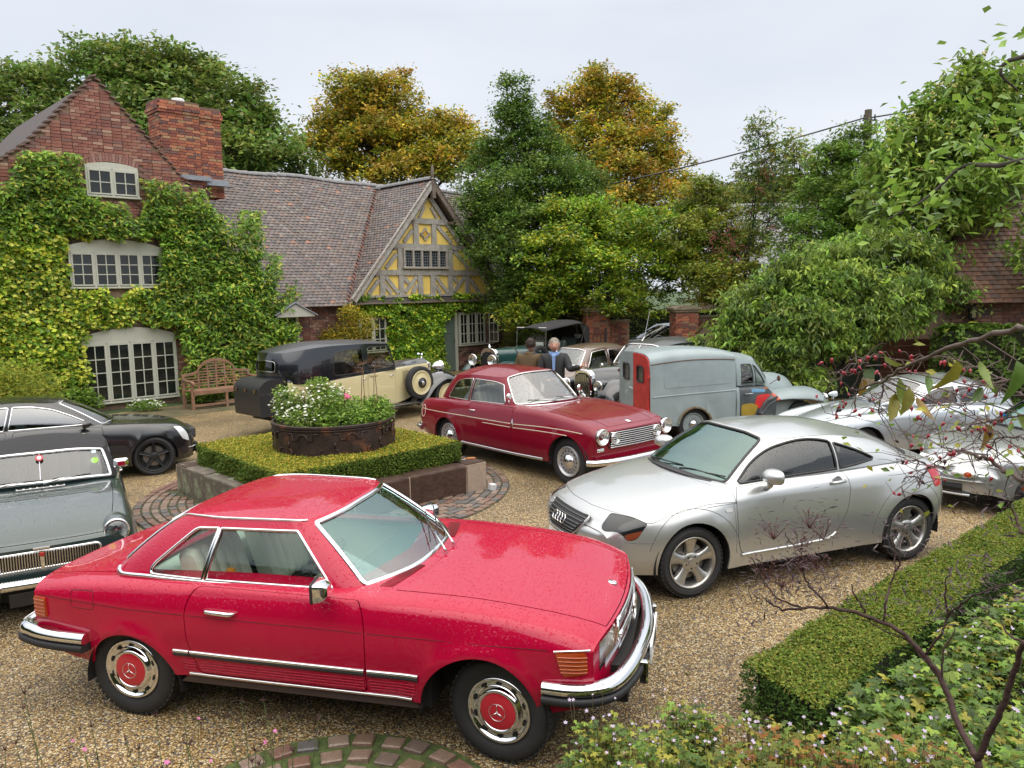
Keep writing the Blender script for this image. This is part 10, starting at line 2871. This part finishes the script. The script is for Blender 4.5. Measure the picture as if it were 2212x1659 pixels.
ELD=mat('elder_bark',(.060,.030,.026),.8,noise=.3,nscale=20,bump=.4,bscale=60)
root=thing('elder_shrub','dark purple cut-leaved elder with forked stems in front of the silver coupe','shrub',(0,0,0))
W_={'m1':(.0115,.0045),'m2':(.0125,.008)}
branchy(root,[(p,*(W_.get(k,(.0048,.002))))for k,p in ES.items()]+[([ES['m1'][0],(1.52,2.36,.9),(1.54,2.32,.4)],.0125,.016)],ELD,'stem')
sprays(root,TIPS,42,.040,[(.085,.060,.068),(.12,.085,.095),(.065,.040,.048),(.15,.12,.125)],wid=.15)
b=MB()
for e in TIPS[:8]:
 for _ in range(16):
  q=np.array(e)+rng.normal(0,.03,3)*[1,1,.6]+(0,0,.02)
  b.tube([np.array(e)-(0,0,.03),q],[.0012,.0008],3,cap=False);b.lathe([(.0005,-.004),(.0042,0),(.0005,.004)],6,q,axis='z')
b.build('berry_cluster',mat('maroon_berry',(.10,.03,.03),.5),root)['kind']='stuff'
root=thing('rose_shrub','bare twiggy rose with many red hips reaching in from the right edge','shrub',(0,0,0))
RW=mat('rose_twig',(.10,.065,.055),.7)
branchy(root,[(p,.0065 if k=='r1' else .0026,.004 if k=='r1' else .0009)for k,p in RS.items()if k!='big'],RW,'cane')
b=MB();fine=[]
allp=[np.array(q)for k,p in RS.items()if k!='big' for q in smooth_path(p,4)]
for _ in range(170):
 p=allp[rng.integers(0,len(allp))];d=rng.normal(0,1,3);d[2]*=.6;d/=np.linalg.norm(d);l=rng.uniform(.04,.14)
 m_=p+d*l*.35+rng.normal(0,.010,3);m2_=p+d*l*.7+rng.normal(0,.016,3);q=m2_+(m2_-m_)*.8+rng.normal(0,.012,3);fine.append(q)
 b.tube([p,m_,m2_,q],[.0019,.0014,.0010,.0006],3,cap=False)
b.build('twig',RW,root)['kind']='stuff'
HR=mat('rose_hip_red',(.30,.012,.028),.4,0,.3);HD=mat('rose_hip_dark',(.05,.015,.02),.4)
hb_=MB();hb_.lathe([(.0004,-.0085),(.003,-.0075),(.0050,-.004),(.0056,0),(.0044,.004),(.002,.0068),(.0022,.0095),(.0005,.0115)],9,axis='z');hm=hb_.mesh('rose_hip',HR,smooth=True);hm2=hb_.mesh('rose_hip',HD,smooth=True)
for i,p in enumerate(HIPS+[tuple(q)for q in fine[:24]]):
 obj('rose_hip',hm if i%6 else hm2,root,p,(rng.normal(PI,.5),rng.normal(0,.5),0)).scale=[rng.uniform(.65,.95)]*3
b=MB()
for p in HIPS:
 d=np.array([a for a in allp]);j=np.linalg.norm(d-np.array(p),axis=1).argmin();q=d[j]
 if np.linalg.norm(q-p)<.35:b.tube([q,(q+p)/2+(0,0,.012),p],[.0016,.0012,.0010],3,cap=False)
b.build('hip_stalk',RW,root)['kind']='stuff'
sprays(root,[fine[i]for i in range(0,150,3)],3,.028,[(.10,.16,.03),(.16,.18,.04),(.22,.20,.04),(.07,.12,.025)],wid=.55,m=LEAF)
root=thing('near_branch','thick brown branch with large curling yellow green leaves above the rose hips','branch',(0,0,0))
branchy(root,[(RS['big'],.0065,.0025)],mat('near_bark',(.11,.085,.07),.7,noise=.3,nscale=30),'branch')
LV=mat('large_leaf',vcol=True,rough=.45,translucent=.25,noise=.35,nscale=30,dirt=(.22,.10,.02,.62),dscale=22)
bigp=[np.array(q)for q in smooth_path(RS['big'],6)]
for i,p in enumerate(BIGL):
 L_=rng.uniform(.055,.095);V=[];k=7
 d=np.array([rng.normal(0,.35),rng.normal(0,.3),-1.0 if i%3 else-.3]);d/=np.linalg.norm(d)
 s_=np.cross(d,[0.2,-1,.1]);s_/=np.linalg.norm(s_);nn=np.cross(s_,d);cv=rng.uniform(-.9,1.1)
 for t in np.linspace(0,1,k):
  w=.21*L_*math.sin(PI*t**.8)*(1+.12*math.sin(t*19+i))+.0005;c=np.array(p)+d*L_*t+nn*cv*L_*t*t
  V+=[c-s_*w+nn*w*.7,c,c+s_*w+nn*w*.7]
 F=[]
 for j in range(k-1):F+=[[j*3,j*3+1,j*3+4,j*3+3],[j*3+1,j*3+2,j*3+5,j*3+4]]
 c=np.array([(.16,.22,.035),(.24,.22,.03),(.10,.18,.03),(.28,.17,.03)][i%4])
 np_obj('leaf',np.array(V),[np.array(F)],LV,root,col=np.tile(c,(len(V),1)),smooth=True)
 j=np.linalg.norm(np.array(bigp)-np.array(p),axis=1).argmin();b=MB();b.tube([bigp[j],(bigp[j]+p)/2,np.array(p)],.0016,4);b.build('leaf_stalk',RW,root)
root=thing('overhanging_branch','near branch of large soft green leaves hanging in at the upper right edge','branch',(0,0,0))
branchy(root,[([(3.6,4.4,4.0),OVER[0],OVER[1]],.02,.004),([(3.8,4.6,3.6),OVER[8],OVER[3],OVER[5],OVER[7]],.02,.003),([OVER[8],OVER[2],OVER[9]],.01,.003)],WOOD,'branch')
P=np.vstack([np.array(o_)+rng.normal(0,.13,(30,3))for o_ in OVER])
V,F,C=leafmesh(P,.085,[(.09,.17,.04),(.13,.23,.05),(.07,.13,.035)],wid=.55,droop=.4,fold=.10)
np_obj('foliage',V,[F],LEAF,root,col=C)['kind']='stuff'
